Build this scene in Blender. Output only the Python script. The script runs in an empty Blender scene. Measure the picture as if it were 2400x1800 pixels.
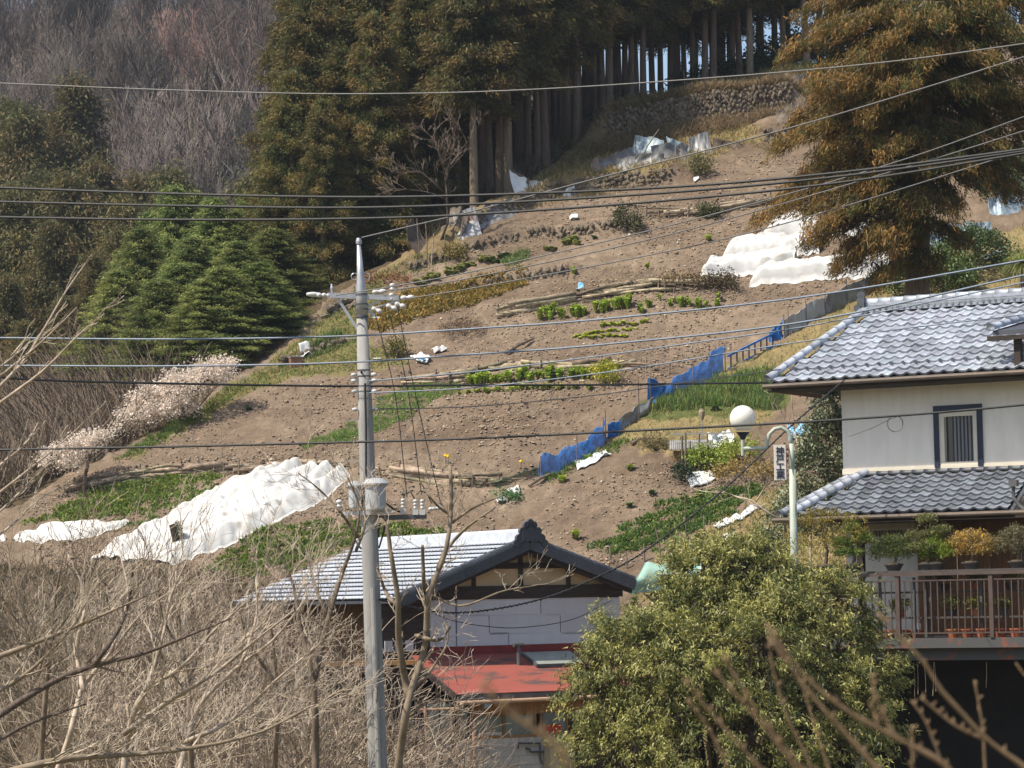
import bpy, math, random
import numpy as np
from mathutils import Matrix, Vector
random.seed(7)
NR = np.random.RandomState(11)
SC = bpy.context.scene
COL = SC.collection
# ------------------------------------------------------------------ camera
F = 6800.0            # focal length in pixels of a 2400 x 1800 picture
PITCH = math.atan(500 / F)
ROLL = 0.02
_f = np.array([0, math.cos(PITCH), math.sin(PITCH)])
_r0 = np.array([1.0, 0, 0]); _u0 = np.array([0, -math.sin(PITCH), math.cos(PITCH)])
_r = _r0 * math.cos(ROLL) - _u0 * math.sin(ROLL)
_u = _u0 * math.cos(ROLL) + _r0 * math.sin(ROLL)
cam = bpy.data.cameras.new('camera'); camo = bpy.data.objects.new('camera', cam); COL.objects.link(camo)
camo.matrix_world = Matrix(((_r[0], _u[0], -_f[0], 0), (_r[1], _u[1], -_f[1], 0), (_r[2], _u[2], -_f[2], 0), (0, 0, 0, 1)))
cam.sensor_width = 36.0; cam.lens = 36.0 * F / 2400; cam.clip_end = 5000; cam.clip_start = .5
cam.dof.use_dof = True; cam.dof.focus_distance = 78; cam.dof.aperture_fstop = 6.5
SC.camera = camo
# ------------------------------------------------------------------ sky, sun, exposure
HAZE = 0.00022
SUN_EL = math.radians(55)
SUN_AZ = (-0.905, -0.425)                     # horizontal direction towards the sun
W = bpy.data.worlds.new('World'); SC.world = W; W.use_nodes = True
nt = W.node_tree; bg = nt.nodes['Background']
sky = nt.nodes.new('ShaderNodeTexSky'); sky.sky_type = 'NISHITA'; sky.sun_disc = False
sky.sun_elevation = SUN_EL; sky.sun_rotation = math.atan2(SUN_AZ[0], SUN_AZ[1])
sky.air_density = 1.0; sky.dust_density = 2.0; sky.ozone_density = 1.0
nt.links.new(sky.outputs[0], bg.inputs[0]); bg.inputs[1].default_value = 0.115
sl = bpy.data.lights.new('sun', 'SUN'); sl.energy = 4.3; sl.angle = math.radians(.55); sl.color = (1, .91, .77)
so = bpy.data.objects.new('sun', sl); COL.objects.link(so)
sd = Vector((SUN_AZ[0] * math.cos(SUN_EL), SUN_AZ[1] * math.cos(SUN_EL), math.sin(SUN_EL)))
so.rotation_euler = sd.to_track_quat('Z', 'Y').to_euler(); so.location = (-60, 40, 80)
SC.view_settings.view_transform = 'Standard'; SC.view_settings.look = 'None'; SC.view_settings.gamma = 1
SC.view_settings.exposure = 0.68
SC.cycles.max_bounces = 6; SC.cycles.transparent_max_bounces = 6; SC.cycles.volume_bounces = 0
SC.cycles.caustics_reflective = False; SC.cycles.caustics_refractive = False

# ------------------------------------------------------------------ pixel helpers
def ray(u, v):
    return _f + _r * ((u - 1200) / F) + _u * ((900 - v) / F)
def P(u, v, y):
    d = ray(u, v); return d * (y / d[1])
def rays(uv):
    uv = np.asarray(uv, float)
    return _f[None] + _r[None] * ((uv[:, :1] - 1200) / F) + _u[None] * ((900 - uv[:, 1:2]) / F)
def proj(X):
    X = np.asarray(X, float); d = X @ _f
    return np.stack([1200 + F * (X @ _r) / d, 900 - F * (X @ _u) / d], -1)

# ------------------------------------------------------------------ materials
MATS = {}
def lin(c):
    return tuple(((x / 255) / 12.92 if x / 255 <= .04045 else ((x / 255 + .055) / 1.055) ** 2.4) for x in c)
def M(name, col, rough=.8, var=.2, scale=4., bump=0., bscale=30., spec=.25, metal=0., attr=False, rnd=0., trans=0., col2=None, stretch=None, thr=None, alpha=None):
    m = bpy.data.materials.new(name); m.use_nodes = True; t = m.node_tree; N = t.nodes; Lk = t.links
    b = N['Principled BSDF']; out = N['Material Output']
    b.inputs['Roughness'].default_value = rough; b.inputs['Metallic'].default_value = metal
    b.inputs['Specular IOR Level'].default_value = spec
    tc = N.new('ShaderNodeTexCoord'); src = tc.outputs['Object']
    if stretch:
        mp = N.new('ShaderNodeMapping'); mp.inputs['Scale'].default_value = stretch
        Lk.new(src, mp.inputs[0]); src = mp.outputs[0]
    nz = N.new('ShaderNodeTexNoise'); nz.inputs['Scale'].default_value = scale; nz.inputs['Detail'].default_value = 5
    nz.inputs['Roughness'].default_value = .65
    Lk.new(src, nz.inputs['Vector'])
    rp = N.new('ShaderNodeValToRGB')
    lo, hi = (thr if thr else (.3, .7))
    rp.color_ramp.elements[0].position = lo; rp.color_ramp.elements[1].position = hi
    c2 = col2 if col2 else tuple(min(1, x * (1 + var)) for x in col)
    c1 = col if col2 else tuple(x * (1 - var) for x in col)
    rp.color_ramp.elements[0].color = (*c1, 1); rp.color_ramp.elements[1].color = (*c2, 1)
    Lk.new(nz.outputs['Fac'], rp.inputs[0]); c = rp.outputs[0]
    if attr:
        at = N.new('ShaderNodeAttribute'); at.attribute_name = 'Col'
        mx = N.new('ShaderNodeMix'); mx.data_type = 'RGBA'; mx.blend_type = 'MULTIPLY'; mx.inputs['Factor'].default_value = 1
        Lk.new(c, mx.inputs['A']); Lk.new(at.outputs['Color'], mx.inputs['B']); c = mx.outputs['Result']
    if rnd:
        oi = N.new('ShaderNodeObjectInfo'); mr = N.new('ShaderNodeMapRange')
        mr.inputs['To Min'].default_value = 1 - rnd; mr.inputs['To Max'].default_value = 1 + rnd
        Lk.new(oi.outputs['Random'], mr.inputs['Value'])
        hs = N.new('ShaderNodeHueSaturation'); Lk.new(mr.outputs[0], hs.inputs['Value'])
        m2 = N.new('ShaderNodeMapRange'); m2.inputs['To Min'].default_value = .5 - rnd * .06; m2.inputs['To Max'].default_value = .5 + rnd * .06
        ml = N.new('ShaderNodeMath'); ml.operation = 'FRACT'; mm = N.new('ShaderNodeMath'); mm.operation = 'MULTIPLY'; mm.inputs[1].default_value = 7.31
        Lk.new(oi.outputs['Random'], mm.inputs[0]); Lk.new(mm.outputs[0], ml.inputs[0]); Lk.new(ml.outputs[0], m2.inputs['Value']); Lk.new(m2.outputs[0], hs.inputs['Hue'])
        Lk.new(c, hs.inputs['Color']); c = hs.outputs[0]
    Lk.new(c, b.inputs['Base Color'])
    if bump:
        n2 = N.new('ShaderNodeTexNoise'); n2.inputs['Scale'].default_value = bscale; n2.inputs['Detail'].default_value = 4
        Lk.new(src, n2.inputs['Vector'])
        bp = N.new('ShaderNodeBump'); bp.inputs['Strength'].default_value = min(1, bump); bp.inputs['Distance'].default_value = .03 * max(1, bump)
        Lk.new(n2.outputs['Fac'], bp.inputs['Height']); Lk.new(bp.outputs[0], b.inputs['Normal'])
    if trans:
        tr = N.new('ShaderNodeBsdfTranslucent'); mx = N.new('ShaderNodeMixShader'); mx.inputs[0].default_value = trans
        Lk.new(c, tr.inputs[0]); Lk.new(b.outputs[0], mx.inputs[1]); Lk.new(tr.outputs[0], mx.inputs[2]); Lk.new(mx.outputs[0], out.inputs[0])
    if alpha:
        b.inputs['Alpha'].default_value = alpha
    MATS[name] = m; return m

# ------------------------------------------------------------------ object helpers
def mesh_np(name, V, Fq, col=None, smooth=False):
    """V (n,3); Fq (m,k) array or list of arrays of faces"""
    V = np.ascontiguousarray(V, np.float32); arrs = Fq if isinstance(Fq, list) else [Fq]
    arrs = [np.asarray(a, np.int32) for a in arrs if len(a)]
    me = bpy.data.meshes.new(name)
    me.vertices.add(len(V)); me.vertices.foreach_set('co', V.ravel())
    nl = sum(a.size for a in arrs); npoly = sum(len(a) for a in arrs)
    me.loops.add(nl); me.polygons.add(npoly)
    me.loops.foreach_set('vertex_index', np.concatenate([a.ravel() for a in arrs]))
    tot = np.concatenate([np.full(len(a), a.shape[1], np.int32) for a in arrs])
    st = np.concatenate([[0], np.cumsum(tot)[:-1]]).astype(np.int32)
    me.polygons.foreach_set('loop_start', st)
    me.update(calc_edges=True)
    me.polygons.foreach_set('use_smooth', np.full(npoly, bool(smooth)))
    if col is not None:
        ca = me.color_attributes.new('Col', 'FLOAT_COLOR', 'POINT')
        c4 = np.ones((len(V), 4), np.float32); c4[:, :3] = col
        ca.data.foreach_set('color', c4.ravel())
    return me
def obj(name, me, mat, parent=None, loc=None, rot=None, scale=None):
    o = bpy.data.objects.new(name, me)
    if mat is not None and me is not None and not me.materials: me.materials.append(MATS[mat] if isinstance(mat, str) else mat)
    COL.objects.link(o)
    if parent is not None: o.parent = parent
    if loc is not None: o.location = loc
    if rot is not None: o.rotation_euler = rot
    if scale is not None: o.scale = scale if hasattr(scale, '__len__') else (scale,) * 3
    return o
def tag(o, label=None, cat=None, group=None, kind=None):
    if label: o['label'] = label
    if cat: o['category'] = cat
    if group: o['group'] = group
    if kind: o['kind'] = kind
    return o
def thing(name, label, cat, loc=(0, 0, 0), rotz=0, group=None):
    o = bpy.data.objects.new(name, None); o.empty_display_size = .3; COL.objects.link(o)
    o.location = tuple(float(x) for x in loc); o.rotation_euler = (0, 0, rotz)
    return tag(o, label, cat, group)
def copy_tree(o, parent=None):
    c = o.copy(); COL.objects.link(c); c.parent = parent
    for ch in list(o.children): copy_tree(ch, c)
    return c
class MB:
    def __init__(s): s.V = []; s.Q = []; s.T = []
    def q(s, a, b, c, d):
        n = len(s.V); s.V += [tuple(a), tuple(b), tuple(c), tuple(d)]; s.Q.append((n, n + 1, n + 2, n + 3)); return s
    def hexa(s, p):   # p: 8 pts bottom 4 ccw, top 4 ccw
        n = len(s.V); s.V += [tuple(x) for x in p]
        for f in ((3, 2, 1, 0), (4, 5, 6, 7), (0, 1, 5, 4), (1, 2, 6, 5), (2, 3, 7, 6), (3, 0, 4, 7)): s.Q.append(tuple(n + i for i in f))
        return s
    def box(s, a, b):
        x0, x1 = sorted((a[0], b[0])); y0, y1 = sorted((a[1], b[1])); z0, z1 = sorted((a[2], b[2]))
        return s.hexa([(x0, y0, z0), (x1, y0, z0), (x1, y1, z0), (x0, y1, z0), (x0, y0, z1), (x1, y0, z1), (x1, y1, z1), (x0, y1, z1)])
    def bar(s, p0, p1, w, h, up=(0, 0, 1)):
        p0 = np.array(p0, float); p1 = np.array(p1, float); d = p1 - p0; d /= np.linalg.norm(d) + 1e-9
        a = np.cross(d, up)
        if np.linalg.norm(a) < 1e-3: a = np.cross(d, (1, 0, 0))
        a /= np.linalg.norm(a); b = np.cross(a, d); a = a * w / 2; b = b * h / 2
        return s.hexa([p0 - a - b, p0 + a - b, p1 + a - b, p1 - a - b, p0 - a + b, p0 + a + b, p1 + a + b, p1 - a + b])
    def tube(s, pts, r, n=8, cap=True):
        pts = [np.array(p, float) for p in pts]; m = len(pts)
        r = list(r) if hasattr(r, '__len__') else [r] * m
        base = len(s.V); ref = np.array((0, 0, 1.0))
        t0 = pts[-1] - pts[0]
        if abs(t0[2]) > .9 * np.linalg.norm(t0): ref = np.array((1.0, 0, 0))
        for i, p in enumerate(pts):
            t = pts[min(i + 1, m - 1)] - pts[max(i - 1, 0)]; t /= np.linalg.norm(t) + 1e-9
            a = np.cross(t, ref); k = np.linalg.norm(a)
            if k < 1e-3: a = np.cross(t, (0.3, .9, .1)); k = np.linalg.norm(a)
            a /= k; b = np.cross(t, a)
            for j in range(n):
                an = 2 * math.pi * j / n; s.V.append(tuple(p + r[i] * (a * math.cos(an) + b * math.sin(an))))
        for i in range(m - 1):
            for j in range(n):
                k = (j + 1) % n; s.Q.append((base + i * n + j, base + i * n + k, base + (i + 1) * n + k, base + (i + 1) * n + j))
        if cap:
            for i, flip in ((0, 1), (m - 1, 0)):
                c = len(s.V); s.V.append(tuple(pts[i]))
                for j in range(n):
                    k = (j + 1) % n; tri = (c, base + i * n + j, base + i * n + k); s.T.append(tri if not flip else tri[::-1])
        return s
    def lathe(s, prof, c=(0, 0, 0), n=20, axis='z'):
        base = len(s.V); c = np.array(c, float)
        for (rr, zz) in prof:
            for j in range(n):
                an = 2 * math.pi * j / n; p = np.array((rr * math.cos(an), rr * math.sin(an), zz))
                if axis == 'y': p = np.array((p[0], p[2], p[1]))
                if axis == 'x': p = np.array((p[2], p[0], p[1]))
                s.V.append(tuple(c + p))
        for i in range(len(prof) - 1):
            for j in range(n):
                k = (j + 1) % n; s.Q.append((base + i * n + j, base + i * n + k, base + (i + 1) * n + k, base + (i + 1) * n + j))
        return s
    def grid(s, G):    # G (a,b,3)
        G = np.asarray(G, float); a, b = G.shape[:2]; n = len(s.V); s.V += [tuple(p) for p in G.reshape(-1, 3)]
        for i in range(a - 1):
            for j in range(b - 1): s.Q.append((n + i * b + j, n + i * b + j + 1, n + (i + 1) * b + j + 1, n + (i + 1) * b + j))
        return s
    def sheet(s, G, th):   # two-sided sheet with thickness along z-ish normal
        G = np.asarray(G, float); gu = np.gradient(G, axis=0); gv = np.gradient(G, axis=1)
        nn = np.cross(gu, gv); nn /= np.linalg.norm(nn, axis=-1, keepdims=True) + 1e-9
        A, B = G.shape[:2]; n = len(s.V); s.grid(G); s.grid(G - nn * th)
        m = n + A * B; id = lambda i, j: n + i * B + j
        per = [(0, j) for j in range(B)] + [(i, B - 1) for i in range(1, A)] + [(A - 1, j) for j in range(B - 2, -1, -1)] + [(i, 0) for i in range(A - 2, 0, -1)]
        for k in range(len(per)):
            a = id(*per[k]); b = id(*per[(k + 1) % len(per)]); s.Q.append((a, b, b + A * B, a + A * B))
        return s
    def mesh(s, name, origin=None, smooth=False, col=None):
        V = np.array(s.V, float)
        if origin is not None: V = V - np.array(origin, float)[None]
        return mesh_np(name, V, [np.array(s.Q, np.int32).reshape(-1, 4), np.array(s.T, np.int32).reshape(-1, 3)], col=col, smooth=smooth)
    def build(s, name, mat, parent=None, origin=None, smooth=False):
        if parent is not None and origin is None and parent.type == 'EMPTY' and parent.get('world_parts'): origin = parent.location
        return obj(name, s.mesh(name, origin, smooth), mat, parent)
def wthing(name, label, cat, loc, group=None):
    o = thing(name, label, cat, loc, 0, group); o['world_parts'] = True; return o
def catmull(pts, n):
    pts = np.asarray(pts, float); m = len(pts)
    d = np.r_[0, np.cumsum(np.linalg.norm(np.diff(pts, axis=0), axis=1))]
    t = np.linspace(0, d[-1], n); out = []
    for x in t:
        i = min(max(np.searchsorted(d, x) - 1, 0), m - 2); h = d[i + 1] - d[i]; s = (x - d[i]) / h
        p0, p1, p2, p3 = pts[max(i - 1, 0)], pts[i], pts[i + 1], pts[min(i + 2, m - 1)]
        d0 = d[i] - d[max(i - 1, 0)] or h; d2 = d[min(i + 2, m - 1)] - d[i + 1] or h
        m1 = (p2 - p0) / (h + (d0 if i > 0 else 0)) * h; m2 = (p3 - p1) / (h + (d2 if i + 2 < m else 0)) * h
        out.append((2 * s**3 - 3 * s**2 + 1) * p1 + (s**3 - 2 * s**2 + s) * m1 + (-2 * s**3 + 3 * s**2) * p2 + (s**3 - s**2) * m2)
    return np.array(out)

# ------------------------------------------------------------------ value noise
_tab = NR.rand(256, 256)
def vnoise(x, y):
    xi = np.floor(x).astype(int); yi = np.floor(y).astype(int); fx = x - xi; fy = y - yi
    fx = fx * fx * (3 - 2 * fx); fy = fy * fy * (3 - 2 * fy)
    g = lambda a, b: _tab[a & 255, b & 255]
    return (g(xi, yi) * (1 - fx) + g(xi + 1, yi) * fx) * (1 - fy) + (g(xi, yi + 1) * (1 - fx) + g(xi + 1, yi + 1) * fx) * fy - .5

# ------------------------------------------------------------------ the hill
A_, B_, C_ = .55, .10, 45.5
def plane(x, y): return A_ * y + B_ * x - C_
def plane_hit(uv):
    d = rays(uv); t = C_ / (A_ * d[:, 1] + B_ * d[:, 0] - d[:, 2]); return d * t[:, None]
CREST_PX = [(-900, 1560), (-300, 1330), (0, 1195), (60, 1180), (200, 1098), (300, 1052), (420, 992), (540, 905), (640, 838), (700, 785), (780, 712), (870, 648), (960, 596), (1030, 575), (1100, 525), (1180, 462), (1260, 410), (1350, 345), (1420, 292), (1500, 255), (1600, 222), (1720, 195), (1860, 165), (2000, 130), (2400, 60), (2900, 0)]
CREST = plane_hit(CREST_PX)[:, :2]
def poly_near(x, y, L):
    """nearest point on a polyline: signed distance (left of travel positive), parameter, nearest xy"""
    best = np.full(x.shape, 1e9); sg = np.zeros(x.shape); par = np.zeros(x.shape); nx = np.zeros(x.shape); ny = np.zeros(x.shape)
    for i in range(len(L) - 1):
        ax, ay = L[i]; bx, by = L[i + 1]; dx, dy = bx - ax, by - ay; q = dx * dx + dy * dy
        t = ((x - ax) * dx + (y - ay) * dy) / q; tc = np.clip(t, 0, 1)
        px = ax + dx * tc; py = ay + dy * tc; d = np.hypot(x - px, y - py)
        m = d < best; best = np.where(m, d, best)
        cr = dx * (y - ay) - dy * (x - ax)
        sg = np.where(m, np.sign(cr), sg); par = np.where(m, i + t, par); nx = np.where(m, px, nx); ny = np.where(m, py, ny)
    return best * sg, par, nx, ny
# terrace steps: (pixel base line, height, decay length)
STEPS_PX = {
 's1': ([(1420, 332), (1520, 312), (1640, 292), (1760, 275), (1850, 262)], 1.2, 3.0),
 's2': ([(1085, 566), (1200, 506), (1330, 460), (1450, 436), (1565, 428)], .62, 3.0),
 's2b': ([(1795, 328), (1880, 320), (1975, 302)], .5, 2.5),
 's3': ([(955, 632), (1100, 590), (1250, 556), (1340, 552), (1450, 545)], .36, 2.5),
 's4': ([(1120, 682), (1200, 664), (1335, 644)], .38, 2.),
 's5': ([(760, 740), (800, 722), (850, 715)], .45, 2.),
 's6': ([(660, 858), (740, 826), (800, 805)], .3, 2.),
 'l1': ([(1165, 742), (1250, 722), (1400, 697), (1470, 684), (1560, 684), (1660, 678)], .26, 2.5),
 'l2': ([(940, 900), (1100, 888), (1180, 875), (1300, 880), (1400, 872), (1480, 872), (1600, 880)], .26, 2.5),
 'l3': ([(1500, 510), (1600, 505), (1700, 490), (1860, 465)], .28, 2.5),
 'l4': ([(870, 1122), (1000, 1122), (1100, 1132), (1190, 1118)], .25, 2.5),
 'l5': ([(150, 1158), (300, 1130), (380, 1120), (550, 1108), (680, 1098), (830, 1102)], .25, 2.5)}
STEPS = {k: (plane_hit(p)[:, :2], h, L) for k, (p, h, L) in STEPS_PX.items()}
def height(x, y):
    x = np.asarray(x, float); y = np.asarray(y, float)
    z = plane(x, np.maximum(y, 82.5)) - 1.25 * np.maximum(82.5 - y, 0)
    for L, h, dec in STEPS.values():
        d, par, nx, ny = poly_near(x, y, L); n = len(L) - 1
        lat = np.clip(1 - np.maximum(-par, par - n) * 1.3, 0, 1)
        z = z + np.where(d > 0, h * np.clip(d / .12, 0, 1) * np.clip(1 - (d - .12) / dec, 0, 1), 0) * lat
    d, par, nx, ny = poly_near(x, y, CREST)
    zc = plane(nx, ny)
    back = np.maximum(zc - .12 * d - .012 * d * d, -9)
    w = np.clip(d / 1.2 + .5, 0, 1); w = np.where(d > .6, 1, w)
    zz = np.where(d > 0, np.minimum(z, back + .12 * 0 + .0), z)
    # keep the terrace steps visible next to the crest
    zz = np.where((d > 0) & (d < 3), np.maximum(zz, back), zz)
    return np.maximum(zz, -6.5 - .004 * np.abs(y - 60))
def detail(x, y):
    m = ((x > -20.5) & (x < 27.2) & (y > 77.5) & (y < 127.2)).astype(float)
    cl = vnoise(x * 6.3, y * 5.1) * .13 + vnoise(x * 3.1 + 9, y * 2.7) * .07 + vnoise(x * .5, y * .5) * .25
    fur = np.sin((y + .12 * x) * 2 * math.pi / .75 + vnoise(x * .7, y * .7) * 5) * .05 * np.clip(vnoise(x * .13 + 3, y * .2) * 3 + .4, 0, 1)
    return (cl + fur) * m + vnoise(x * .3, y * .3) * .4 * (1 - m)
def height_d(x, y): return height(x, y) + detail(np.asarray(x, float), np.asarray(y, float))
def G(uv):
    uv = np.atleast_2d(np.asarray(uv, float)); d = rays(uv)
    t = C_ / (A_ * d[:, 1] + B_ * d[:, 0] - d[:, 2])
    for _ in range(7):
        X = d * t[:, None]; e = X[:, 2] - height(X[:, 0], X[:, 1])
        t = t + np.clip(e / (A_ * d[:, 1] + B_ * d[:, 0] - d[:, 2]), -1.5, 1.5) * .85
    X = d * t[:, None]; X[:, 2] = height_d(X[:, 0], X[:, 1]); return X
def G1(u, v): return G([(u, v)])[0]
def inpoly(uv, poly):
    x, y = uv[:, 0], uv[:, 1]; c = np.zeros(len(uv), bool); n = len(poly)
    for i in range(n):
        x0, y0 = poly[i]; x1, y1 = poly[(i + 1) % n]
        m = ((y0 > y) != (y1 > y)); xx = (x1 - x0) * (y - y0) / ((y1 - y0) or 1e-9) + x0
        c ^= m & (x < xx)
    return c
def scatter(poly, n, rs=NR):
    p = np.array(poly, float); lo, hi = p.min(0), p.max(0); out = []; k = 0
    while k < n:
        q = lo + rs.rand(n * 2 + 10, 2) * (hi - lo); q = q[inpoly(q, poly)]; out.append(q); k += len(q)
    return np.concatenate(out)[:n]
# ------------------------------------------------------------------ material list
M('ground', (.95, .95, .95), .95, .3, 3.5, bump=1.5, bscale=9, spec=.05, attr=True)
M('far_ground', (.12, .095, .075), .95, .35, .15, spec=.02)
M('leaf', (1, 1, 1), .5, .12, 3, spec=.3, attr=True, rnd=.16, trans=.3)
M('glossy_leaf', (1, 1, 1), .5, .15, 6, spec=.4, attr=True, trans=.25)
M('needle', (1, 1, 1), .6, .1, 1.5, spec=.2, attr=True, rnd=.2, trans=.3)
M('bark', (.105, .082, .066), .95, .4, 6, bump=1, bscale=25, stretch=(3, 3, .4), rnd=.25)
M('cedar_bark', (.21, .155, .115), .95, .4, 6, bump=1, bscale=25, stretch=(3, 3, .3), rnd=.3)
M('pale_twig', (.37, .305, .235), .8, .35, 5, rnd=.15)
M('mid_twig', (.18, .138, .10), .85, .35, 5, rnd=.2)
M('timber_brightened', (.36, .19, .075), .6, .3, 4, stretch=(3, 3, .4), rnd=.1)  # orange timber, colour brightened to lift walls standing in shade
M('far_twig', (.145, .122, .105), .9, .3, .5, rnd=.55)
M('near_twig', (.17, .115, .065), .8, .3, 20)
M('red_twig', (.21, .13, .105), .9, .3, .5, rnd=.2)
M('blossom', (.74, .65, .56), .8, .2, 8, trans=.3)
M('stone', (.185, .152, .112), .95, .35, 3, bump=1, bscale=20, rnd=.3)
M('log', (.30, .24, .17), .9, .5, 5, bump=1, bscale=30, rnd=.45)
M('stake', (.16, .125, .095), .9, .35, 6, rnd=.3)
M('cover', (.47, .43, .37), .8, .08, 2.0, bump=.5, bscale=5, spec=.3, trans=.25, col2=(.69, .69, .67), thr=(.24, .5))
M('blue_net', (.045, .22, .58), .7, .45, 5, spec=.3, trans=.3)
M('blue_net_open', (.08, .30, .70), .7, .4, 5, spec=.2, trans=.3, alpha=.55)
M('green_net', (.03, .13, .09), .8, .3, 4, alpha=.55)
M('tin', (.215, .212, .205), .55, .3, 2.5, spec=.5, metal=.25, rnd=.25, bump=.3, bscale=5)
M('tin_rust', (.33, .33, .33), .65, .2, 1.6, spec=.4, col2=(.20, .085, .035), thr=(.52, .68), rnd=.15)
M('tin_blue', (.24, .31, .36), .5, .3, 2.5, spec=.5, metal=.2, rnd=.2)
M('tin_brown', (.15, .12, .095), .8, .4, 2, spec=.2, rnd=.3)
M('white_sheet', (.72, .74, .74), .55, .12, 3, spec=.4, trans=.2)
M('blue_sheet', (.18, .40, .62), .5, .3, 5, spec=.4)
M('concrete', (.30, .295, .285), .9, .18, 2.5, bump=.4, bscale=60, stretch=(4, 4, .5))
M('steel', (.42, .43, .45), .45, .2, 4, spec=.5, metal=.5)
M('dark_steel', (.09, .09, .095), .5, .3, 4, spec=.4)
M('porcelain', (.50, .50, .49), .3, .08, 4, spec=.5)
M('transformer', (.36, .38, .40), .5, .12, 3, spec=.4)
M('wire_dark', (.03, .032, .034), .6, .2, 4)
M('wire_grey', (.11, .11, .11), .5, .2, 4, spec=.4)
M('wire_blue', (.10, .145, .21), .5, .2, 4, spec=.4)
M('tile_blue', (.30, .325, .37), .4, .3, 6, spec=.5, rnd=.35, bump=.15, bscale=60)
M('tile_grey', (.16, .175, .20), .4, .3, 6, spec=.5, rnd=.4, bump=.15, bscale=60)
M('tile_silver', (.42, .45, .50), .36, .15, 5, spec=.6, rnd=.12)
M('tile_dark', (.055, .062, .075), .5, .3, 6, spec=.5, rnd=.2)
M('plaster', (.74, .70, .63), .9, .09, 2.2, bump=.2, bscale=40, stretch=(1.6, 1.6, .3))
M('cream', (.55, .42, .255), .9, .12, 2)
M('panel_white', (.52, .53, .55), .7, .05, 2.2, stretch=(1, 1, .4), rnd=.1)
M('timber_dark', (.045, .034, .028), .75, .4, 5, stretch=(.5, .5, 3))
M('timber', (.20, .105, .045), .7, .35, 4, stretch=(3, 3, .4), rnd=.15)
M('timber_orange', (.17, .085, .035), .6, .3, 4, stretch=(3, 3, .4), rnd=.15)
M('navy', (.022, .030, .055), .5, .2, 4)
M('ivory', (.62, .57, .47), .6, .08, 4)
M('glass_dark', (.035, .04, .04), .12, .3, 2, spec=.6)
M('glass_green', (.26, .29, .26), .2, .2, 2, spec=.5)
M('curtain', (.40, .385, .36), .85, .15, 8, stretch=(8, 8, .2))
M('red_roof', (.27, .078, .058), .7, .25, 1.3, spec=.25, rnd=.05, stretch=(.8, 2.4, 1), col2=(.09, .065, .06), thr=(.5, .62))
M('red_flash', (.20, .03, .028), .6, .2, 3)
M('brown_metal', (.085, .055, .045), .55, .35, 4, spec=.4)
M('rail_brown', (.075, .052, .044), .55, .25, 4, spec=.4)
M('rust_steel', (.075, .075, .075), .6, .2, 2.2, col2=(.25, .07, .03), thr=(.55, .66))
M('gutter', (.10, .075, .055), .5, .3, 4, spec=.4)
M('gutter_light', (.47, .31, .20), .5, .15, 4, spec=.4)
M('downpipe', (.42, .25, .19), .5, .15, 4, spec=.4)
M('block', (.56, .53, .48), .9, .14, 5, bump=.4, bscale=50, rnd=.1)
M('mailbox', (.52, .03, .025), .4, .15, 4, spec=.5)
M('cabinet', (.50, .41, .27), .5, .12, 3, spec=.4)
M('terracotta', (.33, .105, .05), .8, .2, 5, rnd=.2)
M('pot_dark', (.07, .06, .055), .6, .2, 5)
M('moss_soil', (.10, .08, .045), .95, .4, 20)
M('shade_black', (.016, .015, .014), .9, .3, 2)  # deep shade of the garage put into its wall colour
M('globe', (.86, .84, .78), .35, .02, 2, spec=.4, trans=.25)
M('lamp_green', (.36, .40, .34), .5, .12, 4, spec=.4)
M('sign_white', (.74, .70, .64), .6, .05, 3)
M('ink', (.025, .03, .05), .7, .1, 3)
M('sign_edge', (.20, .07, .06), .6, .1, 3)
M('tarp_green', (.36, .56, .47), .55, .12, 2, spec=.4, trans=.15)
M('yellow', (.75, .52, .03), .6, .2, 3)
M('pink_box', (.25, .13, .08), .8, .3, 3)

# ------------------------------------------------------------------ hillside sheet
xs = np.r_[np.linspace(-900, -60, 14), np.linspace(-55, -20.5, 24), np.arange(-20, 27, .15), np.linspace(27.5, 60, 24), np.linspace(70, 900, 14)]
ys = np.r_[np.linspace(-40, 30, 8), np.linspace(35, 77, 30), np.arange(78, 127, .15), np.linspace(127.5, 160, 30), np.linspace(170, 1500, 20)]
X, Y = np.meshgrid(xs, ys, indexing='ij')
Z = height(X, Y)
Z = Z + detail(X, Y)
V = np.stack([X, Y, Z], -1).reshape(-1, 3)
na, nb = X.shape
ii = np.arange(na - 1)[:, None] * nb + np.arange(nb - 1)[None]
Q = np.stack([ii, ii + nb, ii + nb + 1, ii + 1], -1).reshape(-1, 4)
soil = np.array((.225, .172, .124)); soil2 = np.array((.148, .108, .076)); dry = np.array((.30, .225, .115)); grn = np.array((.10, .115, .04)); bank = np.array((.20, .165, .075)); litter = np.array((.085, .065, .04))
colr = np.tile(soil, (len(V), 1))
nn = np.clip(.5 + vnoise(V[:, 0] * .3 + 5, V[:, 1] * .55) * .9 + vnoise(V[:, 0] * 1.1, V[:, 1] * 1.7) * .7, 0, 1)[:, None]
colr = soil * nn + soil2 * (1 - nn)
hv = vnoise(V[:, 0] * 3.1, V[:, 1] * 3.1) + .6 * vnoise(V[:, 0] * 7, V[:, 1] * 7)
straw = (hv > .33)
uvp = np.full((len(V), 2), -1e5); okp = V[:, 1] > 20
uvp[okp] = proj(V[okp]) + np.stack([vnoise(V[okp, 0] * 2, V[okp, 1] * 2) * 40, vnoise(V[okp, 0] * 2 + 50, V[okp, 1] * 2) * 25], -1)
GRASS_RIGHT = [(1262, 1120), (1390, 1060), (1452, 1012), (1540, 950), (1700, 858), (1840, 790), (2085, 655), (2400, 520), (2500, 900), (1860, 900), (1780, 1000), (1700, 1085), (1560, 1060), (1440, 1040), (1330, 1085)]
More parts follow.
